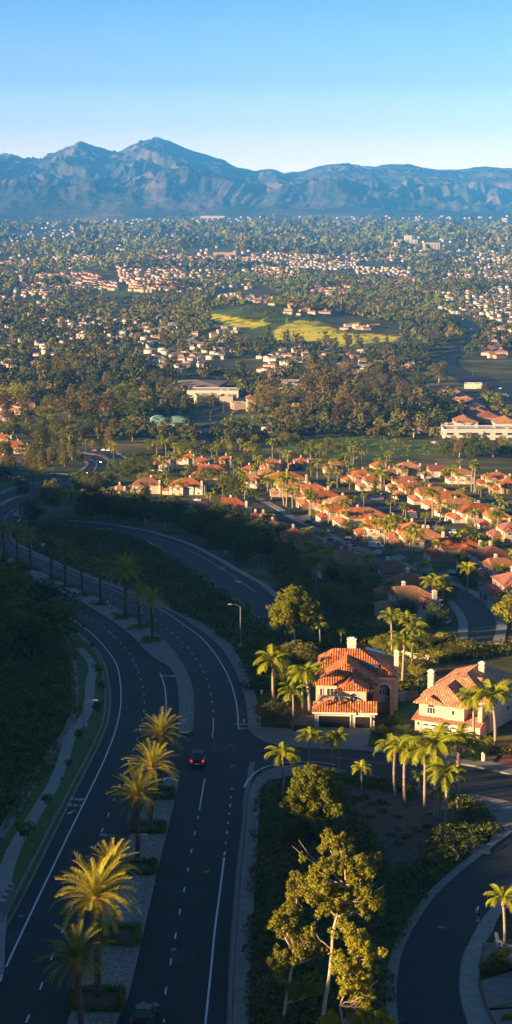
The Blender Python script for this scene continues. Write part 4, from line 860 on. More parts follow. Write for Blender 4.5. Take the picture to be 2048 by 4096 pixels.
def village_house(v, cx, cy, wz, roof, phrase, wall='stucco', yaw=9, var=0, dep=None, wide=None):
    (px, py), = P(v, (cx, cy)); x, y, t = G(px, py, 5.6); ppm = F/t
    L = (wide or min(29, max(13, 1.12*wz*VW[v][2]/ppm))); D = dep or (L*.66 if L > 17 else L*.85); D = min(17, max(11, D)); rnd = random.Random(int(cx*7+cy*3))
    z = zt(x, y); o = empty('tile_roof_house', (x, y, z), math.radians(yaw), phrase, 'house'); x0, x1, y0, y1 = -L/2, L/2, -D/2, D/2
    RM = M[roof]; eave = 5.3; rise = D/2*.44
    wl_ = MB(); gx = x0+3.8
    wl_.box(gx, x1, y0, y1, -3.5, eave); wl_.box(x0, gx, y0+.8, y1-.8, -3.5, 2.75)
    g2 = var in (0, 2, 4)
    if g2: gable_wall(wl_, gx, x1, y0, y1, eave, rise, 'x', 0)
    # forward wing toward the camera
    wx = gx+(x1-gx)*(.25 if var % 2 else .55); ww = min(5.2, (x1-gx)*.42)
    wl_.box(wx-ww/2, wx+ww/2, y0-1.8, y0+.3, -3.5, eave-.3); gable_wall(wl_, wx-ww/2, wx+ww/2, y0-1.8, y0, eave-.3, ww/2*.5, 'y', 0)
    ob('wall', wl_.mesh('wall', M[wall]), o)
    ob('roof', roofmb(gx, x1, y0, y1, eave, rise, 'x', (0 if g2 else 1, 1)).mesh('roof', RM, uv=True), o)
    ob('wing_roof', roofmb(wx-ww/2, wx+ww/2, y0-1.8, y0+2.2, eave-.3, ww/2*.55, 'y', (0 if var % 3 == 0 else 1, 0), .4).mesh('wing_roof', RM, uv=True), o)
    sk_ = roofmb(x0, gx+.6, y0+.8, y1-.8, 2.75, 1.25, 'y', (1, 1), .4)
    if var in (1, 2): sk_ = roofmb(gx+2, wx-ww/2-.6 if wx-ww/2-.6 > gx+3.4 else gx+5, y0-1.5, y0+.3, 2.75, .8, 'x', (1, 1), .3, sk_)
    ob('garage_roof', sk_.mesh('garage_roof', RM, uv=True), o)
    chimney(o, x0+L*(.62 if var % 2 else .45), y0+D*(.62 if var % 2 else .55), eave, eave+rise+.7, .75, .6)
    if var in (0, 1, 3): chimney(o, x1-1.6, y0-.2, -.5, eave+rise*.5+.9, 1.0, .6)
    if var == 4: s_ = MB(); n = Vector((0,-.4,.92)); s_.box(-1.9, 1.9, -1.1, 1.1, -.05, .06); q = ob('solar_panel', s_.mesh('solar_panel', M['solar']), o, (x0+L*.62, y0+D*.22, eave+rise*.47+.16)); q.rotation_euler.x = math.atan2(rise+.1, D/2+.45)
    window(o, wx, y0-1.8, 3.3, 1.7, 1.3, '-y', var % 2 == 0); window(o, wx+ww/2+1.5, y0, 3.5, 1.1, 1.1, '-y'); window(o, gx+1.2, y0, 3.5, 1.2, 1.1, '-y', mull=2)
    window(o, x1-1.6-1.6*(var == 1), y0, .9, 1.3, 1.1, '-y')
    window(o, gx, -D*.22, 3.6, 1.5, 1.2, '-x', var % 2 == 1); window(o, gx, D*.18, 3.6, 1.5, 1.2, '-x', False, 2)
    gm = ['gwhite', 'gtan', 'gwhite', 'gdark', 'gwhite'][var]; garage(o, x0, -D*.16, 4.6, 2.15, '-x', gm); garage(o, x0, D*.24, 2.4, 2.15, '-x', gm, 4)
    HOUSES.append((o, x, y, phrase)); return o
VH = [('V1',150,170,170,'terra','orange-roofed house at the far left top of the village behind palms',0),('V1',430,155,140,'terra','small orange-roofed house at the village top with one chimney on its ridge',3),
 ('V1',790,190,185,'tan','tan house at the village top with lit bay of three windows',2),('V1',1210,200,170,'terra','orange-roofed house at the top of the village right of the three-windowed house',1),
 ('V1',100,285,240,'tan','tan-roofed house left of the village under the top row',0),('V1',260,330,440,'terra','long orange-roofed house with two chimneys on the upper left',1),
 ('V1',330,405,330,'tan','tan roof squeezed under the long orange roof on the left',2),('V1',560,440,320,'terra','orange roof with pale decorated gable eave in the left row',0),
 ('V1',650,515,400,'terra','flat orange roof behind the wide tan roof in the left row',3),('V1',830,565,380,'tan','wide tan roof with two chimneys in the centre of the left row',1),
 ('V1',770,645,250,'terra','narrow orange gable below the wide tan roof',0),('V1',1050,690,450,'terra','wide lumpy orange roof with a skylight near the middle street',4),
 ('V1',1040,290,300,'terra','orange house in the upper centre half hidden by a dark tree',1),('V1',1140,350,200,'terra','small cream house with orange roof beside the dark cypress',0),
 ('V1',1170,800,250,'terra','orange roof with bright white gable wall at the street bend',2),('V2',30,270,160,'brown','brown-roofed house at the left edge of the right village half',3),
 ('V2',210,210,280,'tan','large pale tan house with lit round bay at the top centre',1),('V2',540,240,280,'brown','dark brown-roofed house with two tall chimneys at the top',0),
 ('V2',780,285,260,'tan','tan house with white garage doors and skylights near the top right',2),('V2',1100,315,300,'terra','dark orange-roofed house with three chimneys at the right',1),
 ('V2',1200,375,230,'terra','orange-roofed house touching the right edge near the top',3),('V2',220,360,340,'tan','flat wide tan roof with striped shadows in the upper centre',0),
 ('V2',270,430,290,'terra','orange roof with a dark solar array in the upper centre',4),('V2',480,475,390,'tan','long tan roof with lit ridge in the middle of the right half',2),
 ('V2',640,525,420,'terra','orange roof with long dark flat solar area in the right half',4),('V2',740,590,370,'tan','tan roof with a skylight right of the centre',0),
 ('V2',880,645,420,'terra','shaded orange roof with white double garage on the right',1),('V2',1110,710,300,'terra','orange house with lit cream wall and two garages on the right',2),
 ('V2',1230,820,220,'brown','dark orange house at the right edge above the village bend',3),('V2',110,760,240,'brown','dark solar-covered roof with a lit white chimney by the lane',4),
 ('V2',240,840,370,'terra','lit orange hip roof in front of the solar-covered roof',3),('V4',340,100,470,'tan','tan roof half in shade with tall chimney above the street',1),
 ('V4',700,190,480,'terra','big rumpled orange roof half in shade near the two cypresses',0),('V4',1030,290,450,'brown','brown shaded roof right of the two cypresses',3),
 ('V4',1150,400,400,'tan','tan house with arched and square white windows in shade',2),('V4',1250,545,180,'brown','small brown-roofed house at the right edge in shade',1),
 ('V4',190,560,430,'terra','shaded orange roof with a white strip of small windows',3),('V4',230,700,500,'tan','wide tan shaded roof just above the golden palms',0),
 ('V4',60,430,320,'brown','dark red-brown roof behind palms at the shaded street',2),
 ('V3',340,85,270,'terra','shaded orange roof on the left side of the village street',3),('V3',500,160,360,'tan','pale tan shaded house with four square windows',0),
 ('V3',760,225,340,'brown','flat dark red roof beside the parked dark car',1),('V3',890,340,480,'tan','tan-roofed shaded house with blue-tinted window and two chimneys',2),
 ('V1',40,730,130,'terra','red shaded roof at the left end of the lower village row',1),('V1',130,810,270,'tan','tan shaded roof at the left end of the lower village row',3),
 ('V5',330,240,220,'tan','white-walled house with tan roof and lone chimney at the far left of the village',0),('V5',180,450,340,'brown','dark red hip roof with dark garage at the left of the village',3),
 ('V5',570,460,380,'terra','orange hip roof with white window and two chimneys left of the village',1),('V5',830,320,330,'terra','lit orange house with two bay windows on the upper left',2),
 ('V5',600,185,150,'terra','small orange roof with a chimney behind palms at the far upper left',3),('V5',750,235,140,'terra','shaded little orange house right of the far upper left roof',0),
 ('V5',740,690,270,'brown','dim red-brown house with a tall arched window in the trees',2),('V5',1050,665,330,'terra','orange hip roof with white gables in the lower left trees',0),
 ('V5',1240,400,180,'tan','lit tan house left of the long orange roof',2),('V5',1240,800,170,'terra','red roof at the left end of the tree belt behind the street',1),
 ('V5',1190,310,130,'terra','little orange roof with tall chimney above the left row',3),('V5',960,210,120,'terra','half hidden red roof among the upper left palms',1),
 ('V6',1170,640,230,'tan','tan shaded roof beside the parkway bend',3),('V6',1130,690,160,'terra','red shaded roof just below the tan one by the bend',1),
 ('V6',130,205,330,'terra','long red-roofed house on the left hillside beyond the road',3),('V6',30,120,200,'terra','red roof on the left hillside above the long red one',0),
 ('V6',40,340,100,'brown','small dark roof left of the parked white truck',0)]
for i, (v, cx, cy, wz, rf, ph, var) in enumerate(VH):
    village_house(v, cx, cy, wz, rf, ph, ['stucco','stucco2','stucco3','stucco4'][(i*7+3) % 4] if 'white' not in ph else 'stucco3', 9+random.uniform(-4, 4)+(-14 if v in ('V5','V6') else 0), var)
# ------------------------------------------------------------------ the orange-roofed house in front
def house_one():
    x, y, t = G(1120+663*.3882, 2540+965*.3882); s = (F/t)/24.5; z = zt(x, y); o = empty('tile_roof_house', (x, y, z), math.radians(-4), 'cream house with bright orange roof, dark garage doors and arched entry tower', 'house', sc=1/s)
    w1 = MB(); S = M['stucco']
    w1.box(-4.9, 4.9, 0, 7, -2, 2.85); w1.box(-4.9, 3.7, 6.2, 24, -2, 5.9)
    ob('wall', w1.mesh('wall', S), o)
    bay = MB(); bay.box(-.8, 3.5, 3.0, 8.3, 2.6, 5.85); gable_wall(bay, -.8, 3.5, 3.0, 8, 5.85, 1.15, 'y', 0); ob('bay', bay.mesh('bay', S), o)
    pr = MB(); pr.box(-4.6, -.85, 3.3, 3.5, 2.9, 4.5); pr.box(-4.65, -.8, 3.22, 3.58, 4.5, 4.6); ob('balcony_parapet', pr.mesh('balcony_parapet', S), o)
    mid = MB(); mid.box(3.7, 5.1, 8.0, 23, -2, 6.0); ob('wall', mid.mesh('wall', M['stucco2']), o)
    tw = MB(); y0 = 11.0
    tw.box(5.1, 5.45, y0, y0+.5, -2, 5.75); tw.box(7.45, 8.1, y0, y0+.5, -2, 5.75); r = 1.0; cx = 6.45; n = 10; base_ = 3.6
    tw.box(5.45, cx-r, y0, y0+.5, base_, 5.75)
    for i in range(n):
        a0 = math.pi*i/n; a1 = math.pi*(i+1)/n; tw.prism([(cx+math.cos(a0)*r, base_+math.sin(a0)*r), (cx+math.cos(a0)*r, 5.75), (cx+math.cos(a1)*r, 5.75), (cx+math.cos(a1)*r, base_+math.sin(a1)*r)], y0, y0+.5, 'y')
    tw.box(7.6, 8.1, y0+.5, 23, -2, 5.75); tw.box(5.1, 7.6, y0+2.2, y0+2.4, -2, 5.75); ob('entry_tower', tw.mesh('entry_tower', M['stucco2']), o)
    tr = MB()
    for i in range(n):
        a0 = math.pi*i/n; a1 = math.pi*(i+1)/n; tr.prism([(cx+math.cos(a)*q, base_+math.sin(a)*q) for a, q in ((a0, r), (a0, r+.22), (a1, r+.22), (a1, r))], y0-.09, y0-.005, 'y')
    tr.box(5.0, 8.2, y0-.12, y0-.005, 5.5, 5.72); ob('arch_trim', tr.mesh('arch_trim', M['trim']), o)
    d = ob('front_door', MB().box(-.85, .35, -.06, .0, 0, 2.5).mesh('front_door', M['trim']), o, (6.3, y0+2.18, .9)); ob('door_pane', MB().box(-.6, -.35, -.09, -.07, 1.3, 2.1).box(.0, .2, -.09, -.07, 1.3, 2.1).mesh('door_pane', M['glass']), d)
    window(o, 7.15, y0+2.19, 1.9, .7, 1.5, '-y', mull=0); window(o, 6.2, y0+2.19, 3.75, 1.3, .3, '-y', True, 1)
    T = M['terra']
    rf = MB(); roofmb(-4.6, 8.1, 11.4, 24.4, 5.85, 3.1, 'x', (1, 1), .45, rf, (-2.3, 2.2)); ob('roof', rf.mesh('roof', T, uv=True), o)
    rf = MB(); roofmb(-4.9, 5.1, 6.2, 19.5, 5.85, 2.45, 'y', (1, 0), .4, rf, (10.6, 19.5)); ob('roof', rf.mesh('roof', T, uv=True), o)
    ob('bay_roof', roofmb(-.8, 3.5, 3.0, 11.0, 5.8, 1.3, 'y', (0, 0), .35).mesh('bay_roof', T, uv=True), o)
    g = MB(); roofmb(-4.9, 1.6, .05, 5.4, 2.85, 1.25, 'x', (1, 1), .42, g); roofmb(-1.0, 4.9, .25, 5.0, 2.83, 1.15, 'x', (0, 0), .4, g); ob('garage_roof', g.mesh('garage_roof', T, uv=True), o)
    ob('fascia', MB().box(-5.25, 1.9, -.50, -.40, 2.55, 2.83).box(1.92, 5.35, -.28, -.20, 2.5, 2.78).mesh('fascia', M['trim']), o)
    sp = MB(); roofmb(4.0, 5.2, 4.8, 9, 3.0, .8, 'y', (0, 0), .2, sp); ob('side_roof', sp.mesh('side_roof', T, uv=True), o)
    garage(o, -1.65, -.03, 5.1, 2.15, '-y', 'gdark'); garage(o, 2.98, -.03, 2.45, 2.1, '-y', 'gdark')
    window(o, 1.45, 3.0, 3.55, 1.35, 1.1, '-y', True, 1); window(o, -2.2, 6.19, 3.5, 1.9, 1.6, '-y', mull=2); window(o, -4.0, 6.19, 3.5, .6, 1.6, '-y', mull=0); window(o, 4.3, 8.0, 4.3, .95, 1.0, '-y')
    chimney(o, .8, 19.5, 7.5, 10.2, 1.5, 1.1); chimney(o, 8.5, 16, -2, 9.0, .75, .7)
    for X_, Y_, n_ in ((3.8, 13.0, 3), (7.0, 16.4, 0)):
        pass
    pt = math.atan2(3.1, 6.95)
    q = ob('solar_panel', MB().box(-1.6, 1.6, -.55, .55, 0, .07).mesh('solar_panel', M['solar']), o, (3.9, 13.3, 5.85+.12+(13.3-10.95)*.446+.05)); q.rotation_euler = (pt, 0, 0)
    q = ob('solar_panel', MB().box(-1.7, 1.7, -.75, .75, 0, .07).mesh('solar_panel', M['solar']), o, (4.9, 17.6, 5.85+(17.6-10.95)*.40+.2)); q.rotation_euler = (0, math.atan2(3.1, 6.3)*.55, 0)
    lt = MB().box(-.09, .09, -.16, 0, -.22, .22); ob('wall_lantern', lt.mesh('wall_lantern', M['black']), o, (4.55, -.03, 1.75))
    HOUSES.append((o, x, y, 'the orange-roofed corner house'))
    gw_ = MB(); gw_.box(0, 4.6, 0, .25, -1.5, 1.7); gw_.box(-.35, .1, -.1, .35, -1.5, 1.85)
    X, Y, _ = G(1120+65*.3882, 2540+930*.3882); tag(ob('garden_wall', gw_.mesh('garden_wall', M['stucco']), None, (X, Y, zt(X, Y)), math.radians(-3)), 'low beige garden wall left of the dark garage', 'wall')
house_one()
def house_two():
    x, y, t = G(1600+170*.3478, 2580+1010*.3478); z = zt(x, y); o = empty('tile_roof_house', (x, y, z), math.radians(-25), 'cream house with rose tile roof, white garage doors and oval window', 'house')
    S = M['stucco']; T = M['rose']; a = MB()
    a.box(0, 10.9, 0, 5, -2.5, 2.5); a.box(0, 10.9, 3.2, 21, -2.5, 5.35); ob('wall', a.mesh('wall', S), o)
    b = MB(); b.box(.35, 4.6, .9, 4, 2.3, 5.1); gable_wall(b, .35, 4.6, .9, 4, 5.1, .9, 'y', 0); b.box(4.6, 8.0, .6, 4, 2.3, 5.1); b.box(10.2, 10.9, .9, 4, 2.3, 5.3); ob('bay', b.mesh('bay', S), o)
    ob('roof', roofmb(0, 10.9, 4.2, 21, 5.35, 2.9, 'y', (1, 1), .5).mesh('roof', T, uv=True), o)
    ob('wing_roof', roofmb(-.3, 7.6, 6.2, 13.8, 5.30, 2.3, 'x', (1, 0), .45).mesh('wing_roof', T, uv=True), o)
    ob('wing_roof', roofmb(0, 8.2, .6, 8.6, 5.08, 2.35, 'y', (1, 0), .45, apex=(3.6, 8.9)).mesh('wing_roof', T, uv=True), o)
    ob('bay_roof', roofmb(.3, 4.6, .6, 6.4, 5.1, 1.15, 'y', (0, 0), .4).mesh('bay_roof', T, uv=True), o)
    g = MB(); g.add([(-.45,-.5,2.45),(11.3,-.5,2.45),(11.3,3.3,3.35),(-.45,3.3,3.35),(-.45,-.5,2.28),(11.3,-.5,2.28),(11.3,3.3,3.18),(-.45,3.3,3.18)], [(0,1,2,3),(4,7,6,5),(0,4,5,1),(1,5,6,2),(2,6,7,3),(3,7,4,0)]); ob('garage_roof', g.mesh('garage_roof', T, uv=True), o)
    garage(o, 2.55, -.03, 2.7, 2.0, '-y', 'gwhite', 4, True); garage(o, 5.85, -.03, 2.7, 2.0, '-y', 'gwhite', 4, True); 
    window(o, 2.4, .9, 3.2, 1.5, 1.1, '-y', True, 2); window(o, 9.1, 3.19, 3.6, 1.7, .9, '-y', mull=2)
    f = MB(); q = MB(); n = 16
    for i in range(n):
        a0, a1 = 2*math.pi*i/n, 2*math.pi*(i+1)/n; f.prism([(math.cos(e)*r*.8, math.sin(e)*r*1.25) for e, r in ((a0, .32), (a0, .42), (a1, .42), (a1, .32))], -.08, 0, 'y')
    q.prism([(math.cos(2*math.pi*i/n)*.33*.8, math.sin(2*math.pi*i/n)*.33*1.25) for i in range(n)], -.04, .02, 'y')
    wv = ob('oval_window', f.mesh('oval_window', M['trim']), o, (6.2, .6, 3.95)); ob('pane', q.mesh('pane', M['glass']), wv)
    for v_, h_, w_ in ((5.2, 3.6, .9), (8.4, 3.7, 1.2), (12.5, 3.6, .9), (7.5, .9, .8), (16, 3.6, 1.2), (15, .9, 1.4)): window(o, 10.9, v_, h_, w_, 1.2, '+x')
    chimney(o, -.2, 8.2, -2, 8.2, .95, .8, 'stucco'); chimney(o, 6.8, 13.4, 6.2, 9.1, .9, .8, 'stucco')
    ob('wall_lantern', MB().box(-.09, .09, -.16, 0, -.2, .2).mesh('wall_lantern', M['black']), o, (.55, -.02, 1.7))
    r = MB().tube([(11.0, 14, 4.2), (11.4, 14, 3.9), (11.4, 20, 3.9)], .05, 5)
    for i in range(9): r.tube([(11.4, 14+i*.75, 2.9), (11.4, 14+i*.75, 3.9)], .03, 4)
    ob('balcony_rail', r.mesh('balcony_rail', M['trim']), o)
    HOUSES.append((o, x, y, 'the rose-roofed house'))
house_two()
def house_three():
    x, y, t = G(2052, 3015); o = empty('tile_roof_house', (x+1.2, y, zt(x, y)), math.radians(-22), 'dark red-roofed house cut off by the right edge beside the rose-roofed house', 'house')
    ob('wall', MB().box(0, 9, 1.8, 14, -2, 5.2).mesh('wall', M['stucco4']), o); c = MB()
    for q in (0.1, 2.2): c.box(q, q+.35, .1, .45, -1, 2.6)
    ob('porch_column', c.mesh('porch_column', M['stucco2']), o); ob('porch_roof', roofmb(-.2, 9, -.1, 4, 2.6, 1.2, 'x', (1, 1)).mesh('porch_roof', M['terra'], uv=True), o); ob('roof', roofmb(0, 9, 2, 14, 5.2, 2.6, 'x').mesh('roof', M['terra'], uv=True), o); window(o, 2, 1.8, 3.2, 1.2, 1.2)
house_three()
def wallrun(v, pts, h, label, mat='stucco', w=.3):
    L = crom(gw(P(v, *pts)), 1.5); A = offset(L, w/2); B = offset(L, -w/2); mb = MB(); n = len(L); vs = []
    for (ax, ay), (bx, by) in zip(A, B): z = zt(ax, ay); vs += [(ax, ay, z-1), (bx, by, z-1), (bx, by, z+h), (ax, ay, z+h)]
    fs = [(4*i+a, 4*i+b, 4*i+4+b, 4*i+4+a) for i in range(n-1) for a, b in ((0,1),(1,2),(2,3),(3,0))]+[(0,3,2,1),(4*n-4,4*n-3,4*n-2,4*n-1)]
    mb.add(vs, fs); tag(ob('garden_wall', mb.mesh('garden_wall', M[mat])), label, 'wall')
wallrun('H2', [(20,125),(150,150),(300,170),(440,205)], 1.1, 'lit low garden wall on the slope behind the rose-roofed house')
wallrun('H2', [(-60,670),(40,650),(70,645),(210,650)], 1.9, 'beige yard wall between the two near houses', 'stucco2')
wallrun('R2', [(1207,590),(1215,625),(1245,650),(1330,665)], 1.1, 'curved white garden wall at the bottom right corner', 'stucco3')
wallrun('V4', [(1030,790),(1130,840),(1200,900)], 1.0, 'low dark wall beside the shaded street bend', 'stucco2')
# ------------------------------------------------------------------ shops and large buildings of the valley
def bld(v, cx, cy, wpx, dep, h, yaw, wall, roof, label, kind='flat', name='commercial_building', win=0, cat='building', rise=2.2):
    (px, py), = P(v, (cx, cy)); x, y, t = G(px, py, h*.5); w_ = wpx*VW[v][2]*t/F; o = empty(name, (x, y, zt(x, y)), math.radians(yaw), label, cat); X = w_/2; D = dep/2
    a = MB().box(-X, X, -D, D, -5, h); 
    if kind == 'flat': a.box(-X, X, -D-.01, -D+.5, h, h+.9).box(-X, X, D-.5, D+.01, h, h+.9).box(-X-.01, -X+.5, -D+.5, D-.5, h, h+.9).box(X-.5, X+.01, -D+.5, D-.5, h, h+.9)
    ob('wall', a.mesh('wall', M[wall]), o)
    if kind == 'flat':
        ob('roof', MB().box(-X+.52, X-.52, -D+.52, D-.52, h+.02, h+.25).mesh('roof', M[roof]), o)
        u = MB(); r = random.Random(int(cx))
        for _ in range(max(2, int(w_/14))): q = r.uniform(-X*.8, X*.8); p_ = r.uniform(-D*.6, D*.6); u.box(q-1.2, q+1.2, p_-1, p_+1, h+.25, h+1.7)
        ob('roof_vent', u.mesh('roof_vent', M['flat']), o)
    else: ob('roof', roofmb(-X, X, -D, D, h, rise, 'x' if X > D else 'y', (kind == 'hip', kind == 'hip'), .9).mesh('roof', M[roof], uv=True), o)
    if win:
        for fl in range(max(1, int(h/4))):
            g = MB(); n = max(2, int(w_/win))
            for i in range(n): q = -X+w_*(i+.5)/n; g.box(q-win*.3, q+win*.3, -D-.12, -D-.01, fl*4+1.2, fl*4+3.0)
            ob('window_row', g.mesh('window_row', M['glass']), o)
    return o
bld('W1',410,200,430,60,6,-8,'brick','roofg','large grey-brown hip roof of the long shop building','hip',rise=4)
bld('W1',550,262,440,34,7,-4,'stucco3','flat','long pale flat-roofed building with columns above the intersection',win=7)
bld('W1',455,318,130,30,9,8,'stucco','flat','cream blocky building half behind the tall tree',win=8); bld('W1',665,320,120,26,8,-6,'stucco2','flat','beige stepped building beside the long pale one')
bld('W1',760,375,110,22,6,10,'stucco4','flat','low pink wing left of the square tower building'); bld('W1',865,360,70,18,13,5,'stucco4','brown','square peach tower building with brown hip roof','hip',rise=3)
bld('W1',1065,575,160,26,5,-14,'stucco3','flatw','low cream building with white flat roof on the right of the bend',win=6); bld('W1',765,635,100,16,6,0,'stucco3','flatw','white building with window rows among dark trees',win=4)
bld('W1',1200,235,250,40,8,0,'stucco2','flatw','dark office building with pale roof behind the bright green trees',win=8); bld('W1',1215,380,160,36,9,-8,'stucco4','flat','brown-pink building with cluttered white roof')
bld('W1',140,378,420,24,4,-6,'brick','brown','long low dark red roof at the left shops','hip',rise=2); bld('W1',320,385,180,24,4,0,'brick','brown','dark red roof piece right of the long low one','hip',rise=2)
bld('W1',1190,190,200,30,7,0,'stucco2','flat','pale grey flat building far behind the office')
bld('W2',80,160,160,40,6,0,'brick','flatw','low white-roofed building left of the shop plaza'); bld('W2',190,205,330,28,7,-3,'stucco2','flat','long grey flat building with vents beside the shop plaza',win=8)
bld('W2',140,285,150,50,6,0,'stucco2','flatw','bright white flat roof between tall trees'); bld('W2',290,145,230,36,6,-6,'brick','brown','wide brown roof at the top of the shop plaza','hip',rise=5)
bld('W2',470,185,150,30,6,5,'brick','brown','brown hipped shop beside the wide brown roof','hip',rise=3)
for i, (cx, cy, w_, d_) in enumerate([(745,140,110,26),(810,165,150,26),(840,195,170,26),(900,225,180,28),(950,258,190,28),(985,290,190,28),(1010,330,170,26)]):
    bld('W2',cx,cy,w_*.82,d_*.8,5.5,-12,'stucco4','tan' if i % 2 else 'brown','peach shop unit of the stepped plaza, %s from the far end' % ['first','second','third','fourth','fifth','sixth','seventh'][i],'hip' if i % 2 else 'gable',rise=3.2)
bld('W2',1090,375,190,26,6,-8,'brick','brown','dark brown-roofed shop at the near end of the stepped plaza','hip',rise=4)
bld('W2',955,95,150,16,5,-6,'stucco3','flatw','white canopy building of the filling station','flat')
bld('W2',1000,505,620,26,9,0,'stucco3','flat','long white arcade building on the right edge with dark window bays',win=9)
bld('W2',885,440,190,24,10,0,'stucco3','tan','red-roofed gabled centre of the white arcade building','gable',rise=4); bld('W2',1240,448,230,24,10,0,'stucco3','tan','red-roofed gabled right end of the white arcade building','gable',rise=4)
bld('W2',745,480,110,30,9,0,'stucco2','flat','low grey wing at the left end of the arcade building',win=6); bld('W2',560,505,240,24,6,0,'stucco2','flat','long dark low building left of the arcade building')
bld('W3',375,165,190,70,42,0,'stucco3','flatw','tall bright white hospital block','flat','hospital_building',win=16); bld('W3',395,140,60,40,56,0,'stucco3','flatw','white tower of the hospital','flat','hospital_building')
bld('W3',595,185,135,70,34,0,'stucco','flat','beige office tower beside the white hospital',win=14); bld('W3',700,238,230,60,16,0,'stucco3','flat','long cream low building under the office tower',win=20)
bld('W3',240,158,140,50,12,0,'stucco4','tan','peach long building left of the hospital'); bld('W3',310,215,170,40,10,0,'stucco4','tan','row building just below the hospital')
bld('W3',370,530,100,24,10,0,'stucco4','terra','church-like red-roofed building in the valley centre','gable',rise=5,cat='church'); bld('W3',478,535,75,20,8,0,'stucco4','terra','red-roofed hall beside the church-like building','gable',rise=3)
bld('W3',350,485,130,24,8,0,'stucco','terra','long red-roofed hall above the church-like building','gable',rise=3)
bld('D',565,640,58,60,14,0,'stucco4','flat','pink flat building on the green knoll'); bld('D',30,541,52,160,22,0,'stucco3','flatw','white warehouse row at the far left foot of the mountains'); bld('D',535,546,60,160,20,0,'stucco3','flatw','white warehouse row in the far centre')
def church():
    x, y, t = G(600+170*.4658, 1450+575*.4658); ppm = F/t; o = empty('church_building', (x, y, zt(x, y)), math.radians(10), 'pale domed building with green curved copper roofs', 'church')
    a = MB().box(-16, 16, -9, 9, -4, 7); a.box(-17, -8, -14, -6, -4, 5); ob('wall', a.mesh('wall', M['stucco']), o)
    r = MB()
    for cx, cy, rx, w_, h_ in ((-9, 0, 8, 20, 8), (8, -1, 9, 19, 6.5), (-12.5, -10, 5, 9, 3)):
        n = 10; pts = [(cx+math.cos(math.pi*i/n)*rx, (7 if w_ > 10 else 5)+math.sin(math.pi*i/n)*h_*.62) for i in range(n+1)]; r.prism(pts, cy-w_/2, cy+w_/2, 'y')
    ob('roof', r.mesh('roof', M['copper']), o); ob('entrance', MB().box(3, 12, -9.15, -8.9, 0, 6).mesh('entrance', M['glass']), o)
church()
M['dryg'] = leafmat('dry_brush', (.075,.065,.016), (.17,.14,.045), .15)
# ================================================================== GROUND COVER AND HEDGES
def samp(wp, n, rs, dmin=0):
    xs = np.array([p[0] for p in wp]); ys = np.array([p[1] for p in wp]); out = []
    while len(out) < n:
        X = rs.uniform(xs.min(), xs.max(), n*3); Y = rs.uniform(ys.min(), ys.max(), n*3); m = inpoly(X, Y, wp); out += list(zip(X[m], Y[m]))
    return np.array(out[:n])
def cover(name, wp, n, r, nl, ls, mat, seed, label=None, hmul=.75, holes=(), mix=None):
    rs = np.random.RandomState(seed); P_ = samp(wp, n, rs)
    for hp in holes: P_ = P_[~inpoly(P_[:, 0], P_[:, 1], hp)]
    n = len(P_)
    R = r*rs.uniform(.5, 1.35, n); C = np.stack([P_[:, 0], P_[:, 1], zta(P_[:, 0], P_[:, 1])+R*.15], 1)
    V, Fq = leaves(C, R, nl*n, ls, rs, hmul, .75); keep = (V.reshape(-1, 4, 3)[:, :, 2].min(1) > zta(V.reshape(-1, 4, 3)[:, 0, 0], V.reshape(-1, 4, 3)[:, 0, 1])-.1)
    V = V.reshape(-1, 4, 3)[keep].reshape(-1, 3); Vc = V.reshape(-1, 4, 3)[:, 0]; u = fbm(Vc[:, 0]/9+seed, Vc[:, 1]/13, 3, seed)+rs.uniform(-.06, .06, len(Vc)); mi = np.where(u > .56, 2, np.where(u > .46, 1, 0))
    me = mesh_np(name, V, np.arange(len(V)).reshape(-1, 4), [mat, M['ldark'], M['dryg']], fm=mi)
    return tag(ob(name, me), label, None, None, 'stuff')
SIDE = gw(P('R2',(10,-420),(600,-200),(1000,40),(860,330),(780,440),(720,540),(680,620),(655,710),(645,800),(642,900),(648,1001),(660,1150),(-20,1150),(-10,300),(15,0)))
cover('ground_cover', gw(P('R4',(18,825),(160,800),(330,765),(480,790),(440,860),(520,960),(640,1160),(700,1300),(640,1500),(430,2000),(0,2400),(-25,1300),(12,1006))), 700, 1.0, 60, .38, M['ivy'], 41)
cover('ground_cover', gw(P('R2',(250,-10),(560,60),(690,290),(800,200),(900,60),(1180,-60),(1200,40),(1080,130),(950,240),(850,340),(780,430),(725,530),(690,610),(660,700),(640,800),(632,900),(640,1120),(0,1120),(20,500),(80,100))), 1300, 1.15, 60, .38, M['ivy'], 42)
cover('ground_cover', gw(P('R4',(430,755),(560,768),(700,800),(830,838),(940,860),(1060,880),(1150,930),(1185,980),(1170,1060),(1010,1100),(1040,960),(900,860),(700,845),(520,820))), 420, .8, 60, .3, M['ivy'], 43)
cover('hillside_shrubs', gw(P('R3',(-500,1600),(20,1010),(110,880),(190,770),(250,660),(320,560),(355,470),(362,400),(360,300),(345,180),(310,80),(260,30),(200,-10),(120,-60),(0,-110),(-500,-200))), 2600, 1.5, 60, .5, M['ivy'], 44)
cover('hillside_shrubs', gw(P('R3',(0,420),(150,380),(300,480),(260,600),(130,720),(40,640))), 260, 1.2, 60, .45, M['ldark'], 45)
BANK = P('S1',(70,545),(150,510),(330,515),(500,535),(640,560),(760,620),(860,680),(1000,775),(1150,880),(1288,980))+P('S2',(60,1010),(140,1080))+P('R4',(120,80),(60,350),(20,330),(-20,260),(-60,180),(-110,100),(-190,30))+P('L6',(1200,780),(900,670),(600,555),(300,425),(130,335))
cover('hillside_shrubs', gw(BANK), 3000, 1.9, 50, .6, M['ldark'], 46); cover('hillside_shrubs', gw(BANK), 900, 2.3, 50, .6, M['ivy'], 47)
